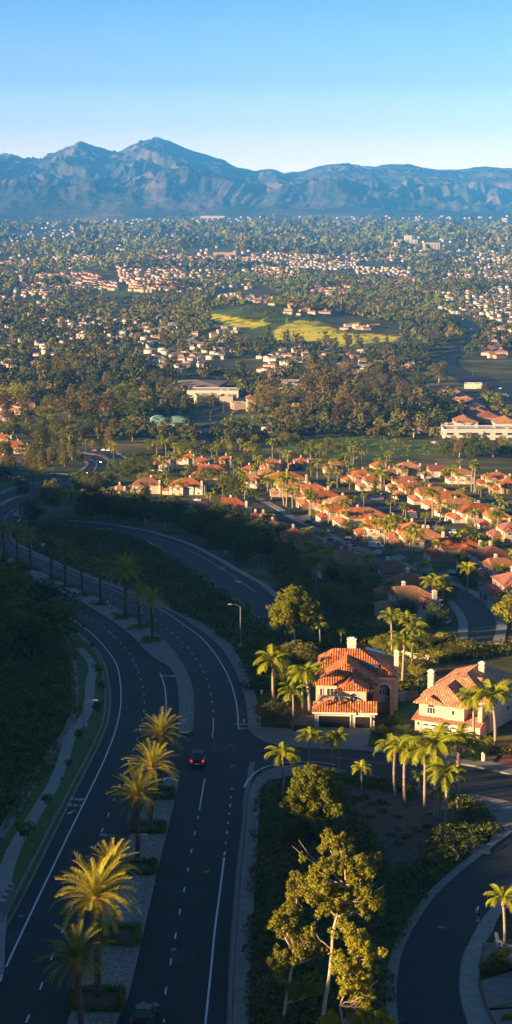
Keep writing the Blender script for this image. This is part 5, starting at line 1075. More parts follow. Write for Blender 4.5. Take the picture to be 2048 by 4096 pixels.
cover('hillside_shrubs', gw(P('R4',(180,430),(320,120),(480,90),(700,150),(830,190),(1000,180),(1288,150),(1500,120),(1500,60),(1150,110),(1000,90),(900,90),(600,20),(300,-60),(120,-40),(60,200),(30,420),(120,480))), 1100, 1.5, 60, .45, M['lolive'], 48, holes=[[(h[1]+a, h[2]+b) for a, b in ((-7,-1),(11,-1),(13,27),(-7,27))] for h in HOUSES[-3:-1]])
cover('verge_grass', gw(P('R3',(1010,-10),(1288,-40),(1288,340),(1240,200),(1150,70))), 400, .8, 60, .3, M['hedge'], 49)
cover('mustard_slope_scrub', gw(P('S4',(-60,262),(130,292),(300,342),(380,382),(480,404),(420,425),(300,372),(220,350),(90,372),(0,350),(-60,350))), 420, 3.6, 26, 2.4, M['ldark'], 50, hmul=.55)
cover('mustard_slope_scrub', gw(P('S4',(-60,262),(480,404),(720,440),(860,475),(860,500),(420,520),(300,462),(60,460),(-60,400))), 150, 3.0, 26, 2.2, M['lolive'], 51, hmul=.6)
cover('green_hill_scrub', gw(P('S2',(60,90),(400,55),(700,70),(900,75),(960,120),(900,155),(560,180),(120,140))), 160, 2.6, 40, 1.3, M['ldark'], 52, hmul=.6)
# hollow square hedges on the median, each a thing
def hedge(v, x0, x1, y0, y1, label, h=.55):
    c = gw(P(v, (x0, y1), (x1, y1), (x1, y0), (x0, y0))); rs = np.random.RandomState(int(x0+y0)); C = []; 
    for i in range(4):
        a = np.array(c[i]); b = np.array(c[(i+1) % 4]); n = max(3, int(np.linalg.norm(b-a)/.4))
        C += [tuple(a+(b-a)*k/n) for k in range(n)]
    C = np.array([(x, y, zt(x, y)+.2+h*.5) for x, y in C]); V, Fq = leaves(C, np.full(len(C), h*.75), 90*len(C), .2, rs, .95, .7)
    tag(ob('square_hedge', mesh_np('square_hedge', V, Fq, M['hedge'])), label, 'hedge', 'square hedges on the nearer median')
    q = c; fill('hedge_bed', [(p[0], p[1]) for p in q], M['mulch'], .28, 1.5)
hedge('R1',372,610,845,945,'square clipped hedge nearest the bottom edge around a bare bed'); hedge('R1',512,694,525,615,'square clipped hedge second from the bottom, behind the golden palm')
hedge('R1',628,775,196,258,'square clipped hedge in the middle of the nearer median'); hedge('R1',668,822,2,50,'square clipped hedge fourth from the bottom'); hedge('R3',765,868,836,886,'square clipped hedge closest to the median nose')
for i, ((x, y), top) in enumerate(FM):
    (bx, by), = P('L6', (x, y+2)); X, Y, t = G(bx, by); rs = np.random.RandomState(i+70)
    C = np.array([(X+rs.normal(0, 1.5), Y+rs.normal(0, 3.0), 0) for _ in range(26)]); C[:, 2] = zta(C[:, 0], C[:, 1])+.35
    V, Fq = leaves(C, np.full(26, .75), 2000, .26, rs, .7, .6); tag(ob('low_hedge', mesh_np('low_hedge', V, Fq, M['hedge'] if i % 2 else M['lolive'])), 'low hedge mound around the foot of the %s date palm of the farther median' % OR[i], 'hedge', 'hedge mounds on the farther median')
# ================================================================== TREES THAT CAN BE TOLD APART
for x, y, hp, lb in ((378,48,38,'young street tree at the top end of the verge lawn'),(467,118,38,'small reddish street tree on the concrete patch beside the road'),(497,245,62,'young street tree second below the reddish one'),(511,330,60,'young street tree on the verge above the lane bend'),
    (492,440,70,'dark young tree left of the green sign on the verge'),(398,575,60,'young tree beside the footpath near the tall pole'),(345,715,50,'bare young tree between footpath and kerb'),(237,900,62,'round young tree standing on the near footpath edge')):
    (px, py), = P('R3', (x, y+hp*.35)); plant('sapling', px, py, hp, lb, 'young street trees on the verge', sq=1.25)
(px, py), = P('R1', (128,110)); plant('sapling', px, py, 110, 'nearest young street tree above the utility boxes', 'young street trees on the verge', sq=1.2)
def grp(kinds, v, poly, n, hr, label, group, seed, dmin=3.5, sq=1.0):
    rs = random.Random(seed); pts = []; pg = P(v, *poly); xs = [p[0] for p in pg]; ys = [p[1] for p in pg]; k = 0
    while len(pts) < n and k < n*60:
        k += 1; px, py = rs.uniform(min(xs), max(xs)), rs.uniform(min(ys), max(ys))
        if not inpoly(np.array([px]), np.array([py]), pg)[0]: continue
        x, y, t = G(px, py)
        if any(abs(x-a) < dmin and abs(y-b) < dmin*1.5 for a, b in pts): continue
        if any(abs(x-h[1]) < 7.5 and abs(y-h[2]) < 6.5 for h in HOUSES): continue
        pts.append((x, y)); kd = rs.choice(kinds); put(kd, (x, y), rs.uniform(*hr), label, group, sq=sq)
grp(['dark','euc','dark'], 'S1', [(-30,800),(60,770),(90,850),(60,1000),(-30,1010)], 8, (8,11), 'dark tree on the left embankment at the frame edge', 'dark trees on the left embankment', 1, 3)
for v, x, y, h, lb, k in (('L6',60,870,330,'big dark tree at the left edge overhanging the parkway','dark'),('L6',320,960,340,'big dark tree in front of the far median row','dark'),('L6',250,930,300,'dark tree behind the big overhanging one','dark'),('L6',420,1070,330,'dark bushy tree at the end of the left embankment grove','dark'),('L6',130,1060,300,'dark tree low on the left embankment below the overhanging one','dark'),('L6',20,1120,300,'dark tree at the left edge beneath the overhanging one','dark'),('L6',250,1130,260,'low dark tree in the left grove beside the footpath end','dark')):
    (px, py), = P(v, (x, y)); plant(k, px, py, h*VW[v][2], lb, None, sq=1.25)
# belt between the curving road and the village
BELT = [(500,478),(640,490),(780,505),(900,540),(1010,590),(1120,650),(1288,745),(1288,560),(1150,480),(1000,470),(880,440),(700,420),(560,400),(430,400),(380,470)]
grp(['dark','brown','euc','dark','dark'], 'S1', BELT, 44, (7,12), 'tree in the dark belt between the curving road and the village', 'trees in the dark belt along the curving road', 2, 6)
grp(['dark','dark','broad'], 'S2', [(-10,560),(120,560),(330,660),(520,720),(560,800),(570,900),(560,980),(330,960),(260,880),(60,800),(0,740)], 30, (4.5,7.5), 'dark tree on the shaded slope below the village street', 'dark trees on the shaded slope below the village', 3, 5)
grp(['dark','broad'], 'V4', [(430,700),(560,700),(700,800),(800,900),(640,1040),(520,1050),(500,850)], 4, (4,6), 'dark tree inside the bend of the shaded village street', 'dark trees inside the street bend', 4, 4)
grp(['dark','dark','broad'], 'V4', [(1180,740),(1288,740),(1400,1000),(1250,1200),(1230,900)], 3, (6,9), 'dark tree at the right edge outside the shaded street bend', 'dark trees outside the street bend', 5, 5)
for v, x, y, h, lb, k in (('S1',115,380,115,'lit eucalyptus crown left of two above the road junction','euc'),('S1',262,455,180,'tall lit eucalyptus with pale trunk beside the road junction','euc'),('S1',160,490,110,'dark-footed lit tree on the corner island','dark'),('S1',335,460,120,'lit queen palm among trees above the curving road','queen'),('S1',375,470,130,'brighter queen palm right beside its twin above the curving road','queen'),
    ('S1',300,440,90,'bushy queen palm between the junction trees','queen'),('S1',205,170,170,'tall pale olive eucalyptus far left above the bend','euc'),('S1',350,160,165,'tall eucalyptus with white trunk above the bend','euc'),('S1',120,140,60,'small lit palm beside the long red roof','queen'),('S1',408,330,110,'dark round tree beside the parkway bend','dark'),('S1',550,290,115,'conifer-like tree with reddish lit top beside the bend','conifer'),('S1',548,300,60,'dark bushy base tree under the reddish conifer','dark'),
    ('S1',170,310,110,'dark date palm left of the bend','date'),('S1',213,320,110,'dark date palm nearer the road left of the bend','date'),('S1',480,480,170,'brown lit eucalyptus first in the belt above the curving road','brown'),('S1',560,480,150,'brown eucalyptus group middle of the belt','brown'),('S1',730,500,150,'tall thin eucalyptus standing in the belt','euc'),('S1',830,525,130,'forked eucalyptus right of the thin one in the belt','euc'),('S1',965,540,130,'pale fan-shaped tree below the arched-window house','queen'),
    ('V5',170,700,230,'pale trunked eucalyptus at the left of the belt below the dark red house','euc'),('V4',790,560,290,'tall dark cypress left of the pair','cypress'),('V4',820,545,270,'tall dark cypress right of the pair','cypress'),('V1',1190,500,170,'dark cypress beside the small cream house','cypress'),('V3',560,690,420,'pair-like dark palm with two trunks on the shaded slope','queen'),('V3',600,700,400,'second dark palm trunk on the shaded slope','queen'),('V3',730,430,120,'shaded queen palm beside the blue-tinted window','queen')):
    (px, py), = P(v, (x, y)); plant(k, px, py, h*VW[v][2], lb, None, sq=1.5 if k == 'cypress' else 1.05)
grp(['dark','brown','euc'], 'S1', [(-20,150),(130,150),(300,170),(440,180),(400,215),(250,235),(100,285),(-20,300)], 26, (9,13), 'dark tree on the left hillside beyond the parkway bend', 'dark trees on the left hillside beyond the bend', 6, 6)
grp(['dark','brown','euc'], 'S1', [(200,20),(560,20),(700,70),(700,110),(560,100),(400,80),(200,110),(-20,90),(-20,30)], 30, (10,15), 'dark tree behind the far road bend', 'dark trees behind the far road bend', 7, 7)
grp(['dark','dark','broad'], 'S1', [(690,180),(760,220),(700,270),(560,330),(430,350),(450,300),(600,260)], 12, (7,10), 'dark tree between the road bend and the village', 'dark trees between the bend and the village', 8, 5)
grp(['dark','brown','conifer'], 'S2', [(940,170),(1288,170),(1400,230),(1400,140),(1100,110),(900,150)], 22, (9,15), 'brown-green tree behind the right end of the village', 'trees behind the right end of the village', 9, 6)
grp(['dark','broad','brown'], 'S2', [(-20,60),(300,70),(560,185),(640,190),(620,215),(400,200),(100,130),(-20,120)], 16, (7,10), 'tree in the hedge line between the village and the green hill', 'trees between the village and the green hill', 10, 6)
# palms in the village, labelled from the house they stand by
vill = [h for h in HOUSES[:-3]]
def side(dx, dy): return ('in front of' if dy < 0 else 'behind') if abs(dy) > abs(dx) else ('left of' if dx < 0 else 'right of')
SEEN = {}
def village_plant(kind, x, y, h, adj, noun, group, sq=1.0):
    best = min(vill, key=lambda q: (q[1]-x)**2+(q[2]-y)**2); dx, dy = x-best[1], y-best[2]
    lb = '%s %s the %s' % (adj+' '+noun, side(dx, dy), best[3])
    w_ = lb.split()
    if len(w_) > 15: lb = ' '.join(w_[:15])
    n = SEEN.get(lb, 0); SEEN[lb] = n+1
    if n == 1: lb = lb.replace(adj, 'another '+adj, 1)
    if n == 2: lb = lb.replace(adj, 'third '+adj, 1)
    lb = ' '.join(lb.split()[:16])
    put(kind, (x, y), h, lb, group, sq=sq)
VP = [('V1',v) for v in [(15,260,150),(70,320,150),(165,140,160),(310,260,160),(240,130,60),(262,140,55),(535,165,80),(560,235,190),(600,120,60),(640,130,120),(550,370,130),(620,370,180),(700,170,70),(720,390,110),(735,395,120),(820,430,120),(900,210,100),(975,200,160),(960,210,120),(1065,165,80),(1090,170,110),(930,300,110),(1115,340,100),(940,490,90),(1070,545,110),
   (115,560,190),(157,550,170),(285,610,270),(305,620,280),(370,690,260),(535,715,230),(548,720,200),(575,650,150),(910,790,200),(940,830,90),(1080,640,70),(270,400,60),(1250,360,130),(1260,500,200),(680,760,110),(1090,980,150)]]+\
 [('V2',v) for v in [(30,180,90),(60,165,80),(110,310,90),(215,330,70),(440,390,120),(690,410,170),(745,430,120),(765,240,90),(880,470,260),(905,480,280),(925,480,240),(850,460,110),(945,560,110),(975,530,100),(100,520,110),(110,640,90),(60,690,130),(195,740,130),(222,780,100),(490,780,270),(565,760,190),(705,650,120),(740,700,110),(910,900,200),(1120,850,150),(1135,930,230),(1065,500,100),(1130,620,70),(1160,650,80),(420,850,90),(300,980,140),(1200,760,150),(0,470,150),(1270,430,90),(650,730,70)]]+\
 [('V5',v) for v in [(290,190,120),(380,190,130),(365,370,170),(440,310,130),(490,340,150),(130,390,90),(200,400,100),(515,190,100),(470,200,110),(620,260,110),(660,290,90),(840,200,90),(1010,150,90),(1035,160,110),(1020,290,110),(1130,130,100),(1165,210,120),(1215,180,110),(1250,220,120),(1200,210,100),(970,510,130),(960,520,110),(825,490,90),(780,480,100),(1100,310,90),(1140,330,90),(1155,520,130),(1170,540,140),(1120,500,110),(1255,460,110),(410,380,90),(600,390,60),(875,260,60),(1060,380,90)]]+\
 [('V4',v) for v in [(290,370,290),(265,350,190),(540,400,190),(660,340,130),(560,870,310),(1160,620,180),(520,900,180),(240,530,180),(680,340,110),(610,900,140),(70,390,90)]]
for i, (v, (x, y, h)) in enumerate(VP):
    (px, py), = P(v, (x, y)); X, Y, t = G(px, py); hm = h*VW[v][2]*t/F*1.1
    village_plant('fan' if v == 'V2' and x in (880, 905, 925) else 'queen', X, Y, min(17, max(6.5, hm*1.08)), 'tall' if hm > 11 else 'low' if hm < 7.5 else 'slender', 'palm', 'palms among the village houses', 1.2)
rs_ = random.Random(77)
for h in vill:
    for _ in range(5 if h[1] > 20 else 3):
        a = rs_.uniform(-1, 1)*11; b = rs_.choice([-9.5, 9.5])+rs_.uniform(-2.5, 2.5); X, Y = h[1]+a, h[2]+b
        if any(abs(X-q[1]) < 8 and abs(Y-q[2]) < 7 for q in vill): continue
        kd = rs_.choice(['dark','broad','queen','bush','queen'])
        if kd == 'queen': village_plant('queen', X, Y, rs_.uniform(6.5, 9.5), 'leafy', 'palm', 'palms among the village houses', 1.2); continue
        village_plant(kd, X, Y, rs_.uniform(3.5, 6.5) if kd != 'bush' else 2.6, {'dark': 'dark', 'broad': 'green', 'bush': 'round'}[kd], 'shrub' if kd == 'bush' else 'tree', 'garden trees among the village houses')
# big trees of the valley that stand out
for v, x, y, h, k, lb, sq in (('S4',60,475,100,'conifer','tall dark pine pair left of the mustard slope foot',1.2),('S4',160,470,70,'conifer','dark pine below the left end of the mustard flowers',1.2),('S4',330,800,230,'brown','tall olive eucalyptus in the centre beyond the village',1.3),('S4',310,690,130,'brown','broad crown behind the tall olive eucalyptus',1.4),
    ('S4',465,830,150,'brown','first of two tall lit eucalypts left of the white flat roof',1.2),('S4',500,850,130,'brown','second of two tall lit eucalypts left of the white flat roof',1.2),('S4',690,840,120,'euc','grey-green eucalyptus below the long grey flat building',1.3),('S4',60,830,150,'brown','big brown tree above the low cream building',1.5),('S4',130,880,90,'brown','brown tree right above the dark shaded hedge line',1.5),
    ('S4',40,720,60,'bright','brightest spring-green tree left of the office building',1.5),('S4',80,725,50,'bright','spring-green tree right next to the brightest one',1.5),('S3',1130,430,36,'bright','small spring-green tree left of the mustard slope',1.4),('S3',1070,470,32,'bright','spring-green tree above the mid valley houses',1.4),('S4',155,370,30,'bright','small green poplar below the hilltop houses',1.3),
    ('S3',350,860,140,'brown','large brown tree at the left, lit from the left',1.6),('S3',430,860,150,'brown','largest brown tree left of the green-domed building',1.6),('S3',540,860,130,'brown','dark brown tree beside the largest brown one',1.5),('S3',690,850,110,'dark','dark green tree left of the green-domed building',1.6),('S3',880,790,90,'euc','olive tree in front of the flat shops',1.3),('S3',1010,800,70,'euc','thin lit tree left of the blocky building',1.2),
    ('S3',1075,800,80,'brown','tall tree with bare stems in front of the blocky building',1.2),('S3',470,700,70,'euc','pale olive poplar cluster in the left valley',1.4),('S3',545,705,85,'euc','tall pale olive tree in the left valley',1.2),('S3',310,640,100,'brown','tall brown tree by the white wall in the left valley',1.1),('S3',60,780,110,'broad','big green tree at the far left above the roofs',1.9),('S3',170,740,80,'broad','broad green tree right of the far left big one',1.9),
    ('S3',220,650,80,'brown','brown tree left of the tall brown one',1.3),('S3',820,660,60,'dark','flat spreading dark pine left of the brown shop roof',1.8),('W2',820,60,0,'fan','',1),('S2',690,240,0,'fan','',1),('S4',900,480,90,'brown','brown roadside tree left of the valley avenue',1.4),('S4',920,670,110,'brown','big brown tree left of the filling station',1.5),('S4',1155,750,80,'brown','lit tree between filling station and avenue',1.1),('S4',1090,640,30,'fan','fan palm near the filling station',1),('S4',820,690,60,'broad','round green tree by the shop car park',1.5)):
    if not lb: continue
    (px, py), = P(v, (x, y)); plant(k, px, py, h*VW[v][2], lb, None, sq=sq)
# ================================================================== THE WOODED VALLEY (uncountable): crowns as leaf clumps
CLR = [P(v, *p) for v, _w, p in ZONES if _w in (0, 1, 2) and v in ('S4','S3','S2','W3','D')]+[P('S4',(870,285),(1000,325),(1140,390),(1140,460),(1030,500),(1010,590),(1200,650),(1320,690),(1320,830),(1060,700),(930,620),(920,540),(1050,460),(1000,380),(890,310)),
  P('W1',(200,150),(640,150),(780,230),(780,300),(920,300),(930,560),(1150,560),(1150,610),(400,620),(40,600),(30,480),(280,480),(380,430),(200,260)),P('W2',(690,120),(800,110),(1180,360),(1288,400),(1400,400),(1400,690),(640,600),(640,450),(760,450),(900,380)),
  P('W1',(1090,180),(1288,180),(1288,300),(1100,290)),P('W2',(0,140),(340,180),(340,230),(220,310),(0,310)),P('S2',(0,70),(1288,160),(1288,700),(0,700)),P('W3',(280,120),(820,150),(820,250),(280,190)),P('W1',(380,620),(540,620),(560,720),(400,730))]
def clear(px, py):
    m = np.zeros(px.shape, bool)
    for p in CLR: m |= inpoly(px, py, p)
    return m
# beyond the right edge of the photograph the planting goes on
def right_side():
    rs = np.random.RandomState(88); Y = np.exp(rs.uniform(math.log(150), math.log(1500), 900)); X = .150*Y+6+rs.uniform(0, 1, 900)**1.3*(50+.12*Y)
    roads = [crom(gw(CRL), 6)+crom(gw(CRR), 6)[::-1], crom(gw(P('R4',(960,660),(1288,722),(1480,770))), 6)+crom(gw(P('R4',(1480,940),(1288,888),(960,850))), 6)]
    k = np.ones(900, bool)
    for r in roads: d, _ = segdist(X, Y, r+[r[0]]); k &= ~inpoly(X, Y, r) & (d > 4)
    X, Y = X[k], Y[k]; R = rs.uniform(1.2, 3.4, len(X)); C = np.stack([X, Y, zta(X, Y)+R*.6], 1); V, Fq = leaves(C, R, len(X)*110, .6, rs, 1.1, .5)
    tag(ob('hillside_shrubs', mesh_np('hillside_shrubs', V, Fq, [M['lolive'], M['ldark']], fm=(vnoise(V[::4, 0]/12, V[::4, 1]/12, 4) > .5).astype(int))), kind='stuff')
right_side()
# ================================================================== VALLEY HOUSES
def hh_arr(n, rs):
    """one simple hillside house as arrays: walls and gable roof"""
def simple_house(w, d, h, rise, hip):
    x, y = w/2, d/2; o = .5; a = x-(y*.9 if hip else 0)+(0 if hip else o)
    v = [(-x,-y,-3),(x,-y,-3),(x,y,-3),(-x,y,-3),(-x,-y,h),(x,-y,h),(x,y,h),(-x,y,h),(-x-o,-y-o,h-.1),(x+o,-y-o,h-.1),(x+o,y+o,h-.1),(-x-o,y+o,h-.1),(-a,0,h+rise),(a,0,h+rise)]
    f = [(0,1,5,4),(1,2,6,5),(2,3,7,6),(3,0,4,7),(8,9,13,12),(10,11,12,13),(9,10,13,13),(11,8,12,12)]; return np.array(v), np.array(f), np.array([0,0,0,0,1,1,1,1])
def chim(v0, x, y, z): pass
KC = [('W','stucco3','rose'),('C','stucco','tan'),('P','stucco4','terra'),('G','stucco3','roofg'),('B','stucco3','rose')]
hmesh = {}
for ki, (_, wm, rm) in enumerate(KC):
    for si, (w_, d_, h_, r_, hp) in enumerate(((15,10,3.4,2.2,1),(12,9,5.8,2.2,0),(18,10,3.2,2.0,0))):
        v, f, mi = simple_house(w_, d_, h_, r_, hp); b = MB(); b.v = [tuple(p) for p in v]; b.f = [tuple(q) if len(set(q)) == 4 else tuple(dict.fromkeys(q)) for q in f]
        b.box(w_*.2, w_*.2+.9, -.4, .5, h_, h_+r_+1); me = b.mesh('hillside_house', [M[wm], M[rm]], uv=True)
        for i, p in enumerate(me.polygons): p.material_index = int(mi[i]) if i < 8 else 0
        hmesh[(ki, si)] = me
grp(['brown','brown','euc'], 'S4', [(330,640),(560,680),(760,720),(860,800),(700,880),(300,885),(-20,880),(-20,820),(120,800),(280,760)], 34, (15,25), 'tall brown-olive eucalyptus between the offices and the dark hedge line', 'tall eucalypts between offices and hedge line', 71, 13, 1.1)
grp(['brown','euc','broad','brown'], 'S3', [(0,700),(200,620),(420,560),(560,600),(760,660),(860,700),(860,760),(760,800),(760,880),(0,885)], 44, (12,23), 'tall brown-olive tree in the lower left valley', 'tall trees of the lower left valley', 72, 12, 1.25)
grp(['brown','euc','conifer'], 'S4', [(420,440),(720,460),(900,520),(900,680),(700,690),(420,600),(340,480)], 30, (13,20), 'tall tree between the mustard slope and the shop plaza', 'tall trees behind the shop plaza', 73, 14, 1.2)
grp(['broad','dark','queen','broad','queen'], 'S1', [(640,190),(760,200),(900,260),(1000,250),(1150,310),(1288,330),(1288,420),(1100,380),(900,330),(700,330),(560,350),(480,330)], 34, (5,9), 'garden tree or palm among the first houses left of the village', 'garden trees at the left end of the village', 74, 5, 1.15)
grp(['broad','queen','dark'], 'V5', [(100,100),(500,60),(900,100),(1288,120),(1288,300),(900,280),(560,250),(350,220)], 26, (6,10), 'tree or palm in the leafy row behind the upper left houses', 'leafy row behind the upper left houses', 75, 6, 1.15)
CL = [ # label, group key, view, rect, n, kinds, individual
 ('lit cream house on the hilltop row above the mustard slope','S4',(145,285,450,330),16,(1,2),1),('orange-roofed house on the hill above the mustard slope','S4',(150,235,470,290),38,(2,0),1),('pale row house at the top left of the mustard hill','S4',(-10,235,150,280),16,(1,2),1),
 ('pale house in the trees below the mustard slope','S4',(440,385,620,405),8,(1,0),1),('stacked pale house on the knoll at the right edge of the valley','S4',(1150,450,1288,550),18,(1,0,2),1),('pale house on the slope right of the avenue','S4',(1200,340,1320,440),8,(1,),1),
 ('bungalow among trees left of the shop plaza','S4',(120,505,520,560),16,(3,0,1),1),('white flat house among trees behind the offices','S4',(0,540,330,640),10,(0,3),1),('bungalow among trees in the middle valley','S4',(400,580,820,620),14,(3,1,0),1),
 ('bungalow in the left valley among garden trees','S3',(290,340,700,410),26,(0,3,2),1),('small house in the centre of the left valley','S3',(370,385,930,470),30,(0,3,1),1),('house on the far left valley slope','S3',(0,260,330,470),34,(0,2,3),1),('low house left of the mustard slope','S3',(900,400,1288,560),30,(0,3,1),1),
 ('red or white roofed house in the lower left valley','S3',(780,530,1030,600),14,(2,0,3),1),('pale house beside the left valley road','S3',(150,540,300,620),10,(0,3),1),('roof among trees at the lower left edge','S3',(0,760,180,870),14,(2,0,1),1),
 ('','S3',(280,340,900,480),26,(0,3,1),0),('','S3',(700,480,1288,620),18,(0,3),0),('','S3',(0,430,300,620),12,(0,3),0),('','S4',(0,480,850,640),15,(0,3,1),0),('','S3',(0,250,330,430),14,(0,2,3),0),('','S4',(1060,330,1288,430),8,(0,1),0),
 ('','S3',(110,190,310,225),30,(1,0),0),('','S3',(340,165,590,210),50,(1,0),0),('','S3',(660,165,930,215),36,(1,2),0),('','S3',(200,120,520,165),40,(1,2),0),('','S3',(600,100,940,170),46,(1,2,3),0),('','S3',(0,60,210,95),44,(1,),0),('','S3',(280,30,620,80),90,(1,0),0),('','S3',(760,30,1288,80),80,(1,2),0),('','S3',(840,100,1288,200),44,(1,2,3),0),('','S3',(0,95,300,250),30,(1,3),0),
 ('','S3',(1100,225,1288,270),14,(1,0),0),('','S4',(-20,20,520,100),110,(1,0),0),('','S4',(0,100,240,175),36,(1,2),0),('','S4',(500,90,780,170),34,(0,1),0),('','S4',(400,-20,900,60),60,(0,1),0),('','S4',(660,140,840,190),10,(2,),0),('','S4',(940,90,1288,190),50,(0,1,2),0),('','S4',(900,190,1288,330),60,(0,3,1),0),('','S4',(1020,0,1288,90),34,(0,1),0),('','S4',(280,190,480,230),20,(2,1),0),
 ('','D',(0,530,230,548),50,(0,1),0),('','D',(230,545,640,560),60,(0,),0),('','D',(560,505,880,530),60,(1,0),0),('','D',(640,545,1288,600),110,(0,1),0),('','D',(0,560,640,600),150,(0,1),0),('','D',(560,600,1288,660),170,(0,1),0),('','D',(0,600,560,660),110,(0,1),0),('','D',(1000,540,1288,590),60,(0,),0),('','D',(720,585,960,625),90,(0,1),0),('','D',(0,655,640,680),60,(1,),0)]
MV = []; MFc = []; MI = []; off = 0; hm_ = [M['stucco3'], M['terra'], M['stucco'], M['tan'], M['stucco4'], M['roofg']]
smap = {0: (0, 5), 1: (2, 3), 2: (4, 1), 3: (0, 5)}
nh = 0; HP = set()
for ci, (lab, v, rc, n, ks, ind) in enumerate(CL):
    rs = np.random.RandomState(500+ci); nrow = max(1, int((rc[3]-rc[1])*VW[v][2]/(9 if v != 'D' else 5)))
    n = n if ind else int(n*(2.2 if v != 'D' else 1.0))
    for k in range(n):
        row = k % nrow; fx = (k//nrow+rs.uniform(.1, .9))/max(1, math.ceil(n/nrow)); x = rc[0]+(rc[2]-rc[0])*fx; y = rc[1]+(rc[3]-rc[1])*(row+.5+rs.normal(0, .18)+.35*math.sin(fx*9+ci))/nrow
        (px, py), = P(v, (x, y)); X, Y, t = G(px, py)
        if v == 'S4' and clear(np.array([px]), np.array([py]))[0] and rc[3]-rc[1] > 60: continue
        q_ = 15.0 if Y < 5000 else 24.0; HP |= {(Y >= 5000, int(X//q_), int(Y//q_)+e) for e in ((0, -1, -2) if Y < 5000 else (0, -1, -2, -3))}
        kd = ks[rs.randint(len(ks))]; yaw = rs.uniform(-.5, .5)+(math.pi/2 if rs.uniform() < .3 else 0)
        if ind:
            o = bpy.data.objects.new('hillside_house', hmesh[(kd, rs.randint(3))]); COL.objects.link(o); o.location = (X, Y, zt(X, Y)+1.4); o.rotation_euler.z = yaw; s = rs.uniform(.72, .95); o.scale = (s, s, s); tag(o, lab, 'house', lab.split(' ', 1)[1]+'s, group'); o['group'] = 'houses: '+lab; nh += 1
        else:
            vv, ff, mi = simple_house(*[(15,10,4.2,2.2,1),(13,10,6.4,2.2,0),(20,11,4.2,2.2,0)][rs.randint(3)]); s = .82+max(0, Y-3500)/6500*.42; c, sn = math.cos(yaw), math.sin(yaw); vv = vv*s
            vv = np.stack([X+vv[:, 0]*c-vv[:, 1]*sn, Y+vv[:, 0]*sn+vv[:, 1]*c, zt(X, Y)+vv[:, 2]+2.5*s], 1); MV.append(vv); MFc.append(ff+off); off += len(vv); a, b = smap[kd]; MI.append(np.where(mi == 0, a, b))
Fq = np.concatenate(MFc); me = mesh_np('distant_houses', np.concatenate(MV), Fq, hm_, fm=np.concatenate(MI)); me.validate(); tag(ob('distant_houses', me), kind='stuff')
def forest(name, n, y0, y1, r0, r1, nq, mats, seed, lsz, thin=None):
    rs = np.random.RandomState(seed); Y = np.exp(rs.uniform(math.log(y0), math.log(y1), n)); X = rs.uniform(-.165, .165, n)*Y+rs.uniform(-20, 20, n)
    g = fbm(X/(90+Y*.02)+7, Y/(140+Y*.03), 3, seed+5); dep = depth(X, Y); px, py, z = project(X, Y, dep)
    q_ = np.where(Y < 5000, 15.0, 24.0); k = ~clear(px, py) & (g > .39)
    k &= ~np.array([(b >= 5000, int(a//c), int(b//c)) in HP for a, b, c in zip(X, Y, q_)])
    sp_ = fbm(X/260+31, Y/420, 3, seed+9)[k]; X, Y = X[k], Y[k]; n = len(X); Z = ZC-depth(X, Y); h = rs.uniform(.5, 1.4, n)*(r0+(r1-r0)*(np.log(Y/y0)/math.log(y1/y0)))
    tall = rs.uniform(0, 1, n) < .3; hh = h*np.where(tall, rs.uniform(1.4, 2.3, n), rs.uniform(.8, 1.2, n))
    d = rs.normal(size=(n, nq, 3)); d /= np.linalg.norm(d, axis=2)[..., None]; d[..., 2] = np.abs(d[..., 2])*.9-.12
    bum = 1+.35*np.sin(d[..., 0]*5+h[:, None]*9)*np.sin(d[..., 1]*6+h[:, None]*7)
    c = np.stack([X, Y, Z+hh*.75], 1)[:, None, :]+d*np.stack([h, h, hh], 1)[:, None, :]*(rs.uniform(.65, 1, (n, nq))*bum)[..., None]
    nr = d+rs.normal(size=d.shape)*.55; nr /= np.linalg.norm(nr, axis=2)[..., None]; t = np.cross(nr, rs.normal(size=d.shape)); t /= np.linalg.norm(t, axis=2)[..., None]; b = np.cross(nr, t)
    s = (h[:, None, None]*lsz)*rs.uniform(.6, 1.3, (n, nq, 1)); a = t*s*.6; e = b*s*.5
    V = np.stack([c-a, c-e, c+a, c+e], 2).reshape(-1, 3); Fq = np.arange(n*nq*4).reshape(-1, 4); mi = np.repeat(np.clip(((sp_-.28)/.36*4+rs.normal(0, .9, n)).astype(int), 0, 3), nq)
    tag(ob(name, mesh_np(name, V, Fq, mats, fm=mi)), kind='stuff')
FM_ = [leafmat('wood_dark', (.035,.045,.010), (.09,.095,.02), .15), leafmat('wood_brown', (.09,.07,.018), (.21,.155,.04), .2), leafmat('wood_olive', (.09,.092,.016), (.23,.21,.04), .2), leafmat('wood_green', (.085,.115,.012), (.21,.23,.028), .2)]
forest('valley_woodland', 4600, 1330, 2600, 4.2, 6.6, 84, FM_, 61, .36)
forest('valley_woodland', 8500, 2600, 5600, 5.4, 9.5, 34, FM_, 62, .5)
forest('distant_woodland', 9000, 5600, 14500, 9.0, 26.0, 14, FM_, 63, .8)
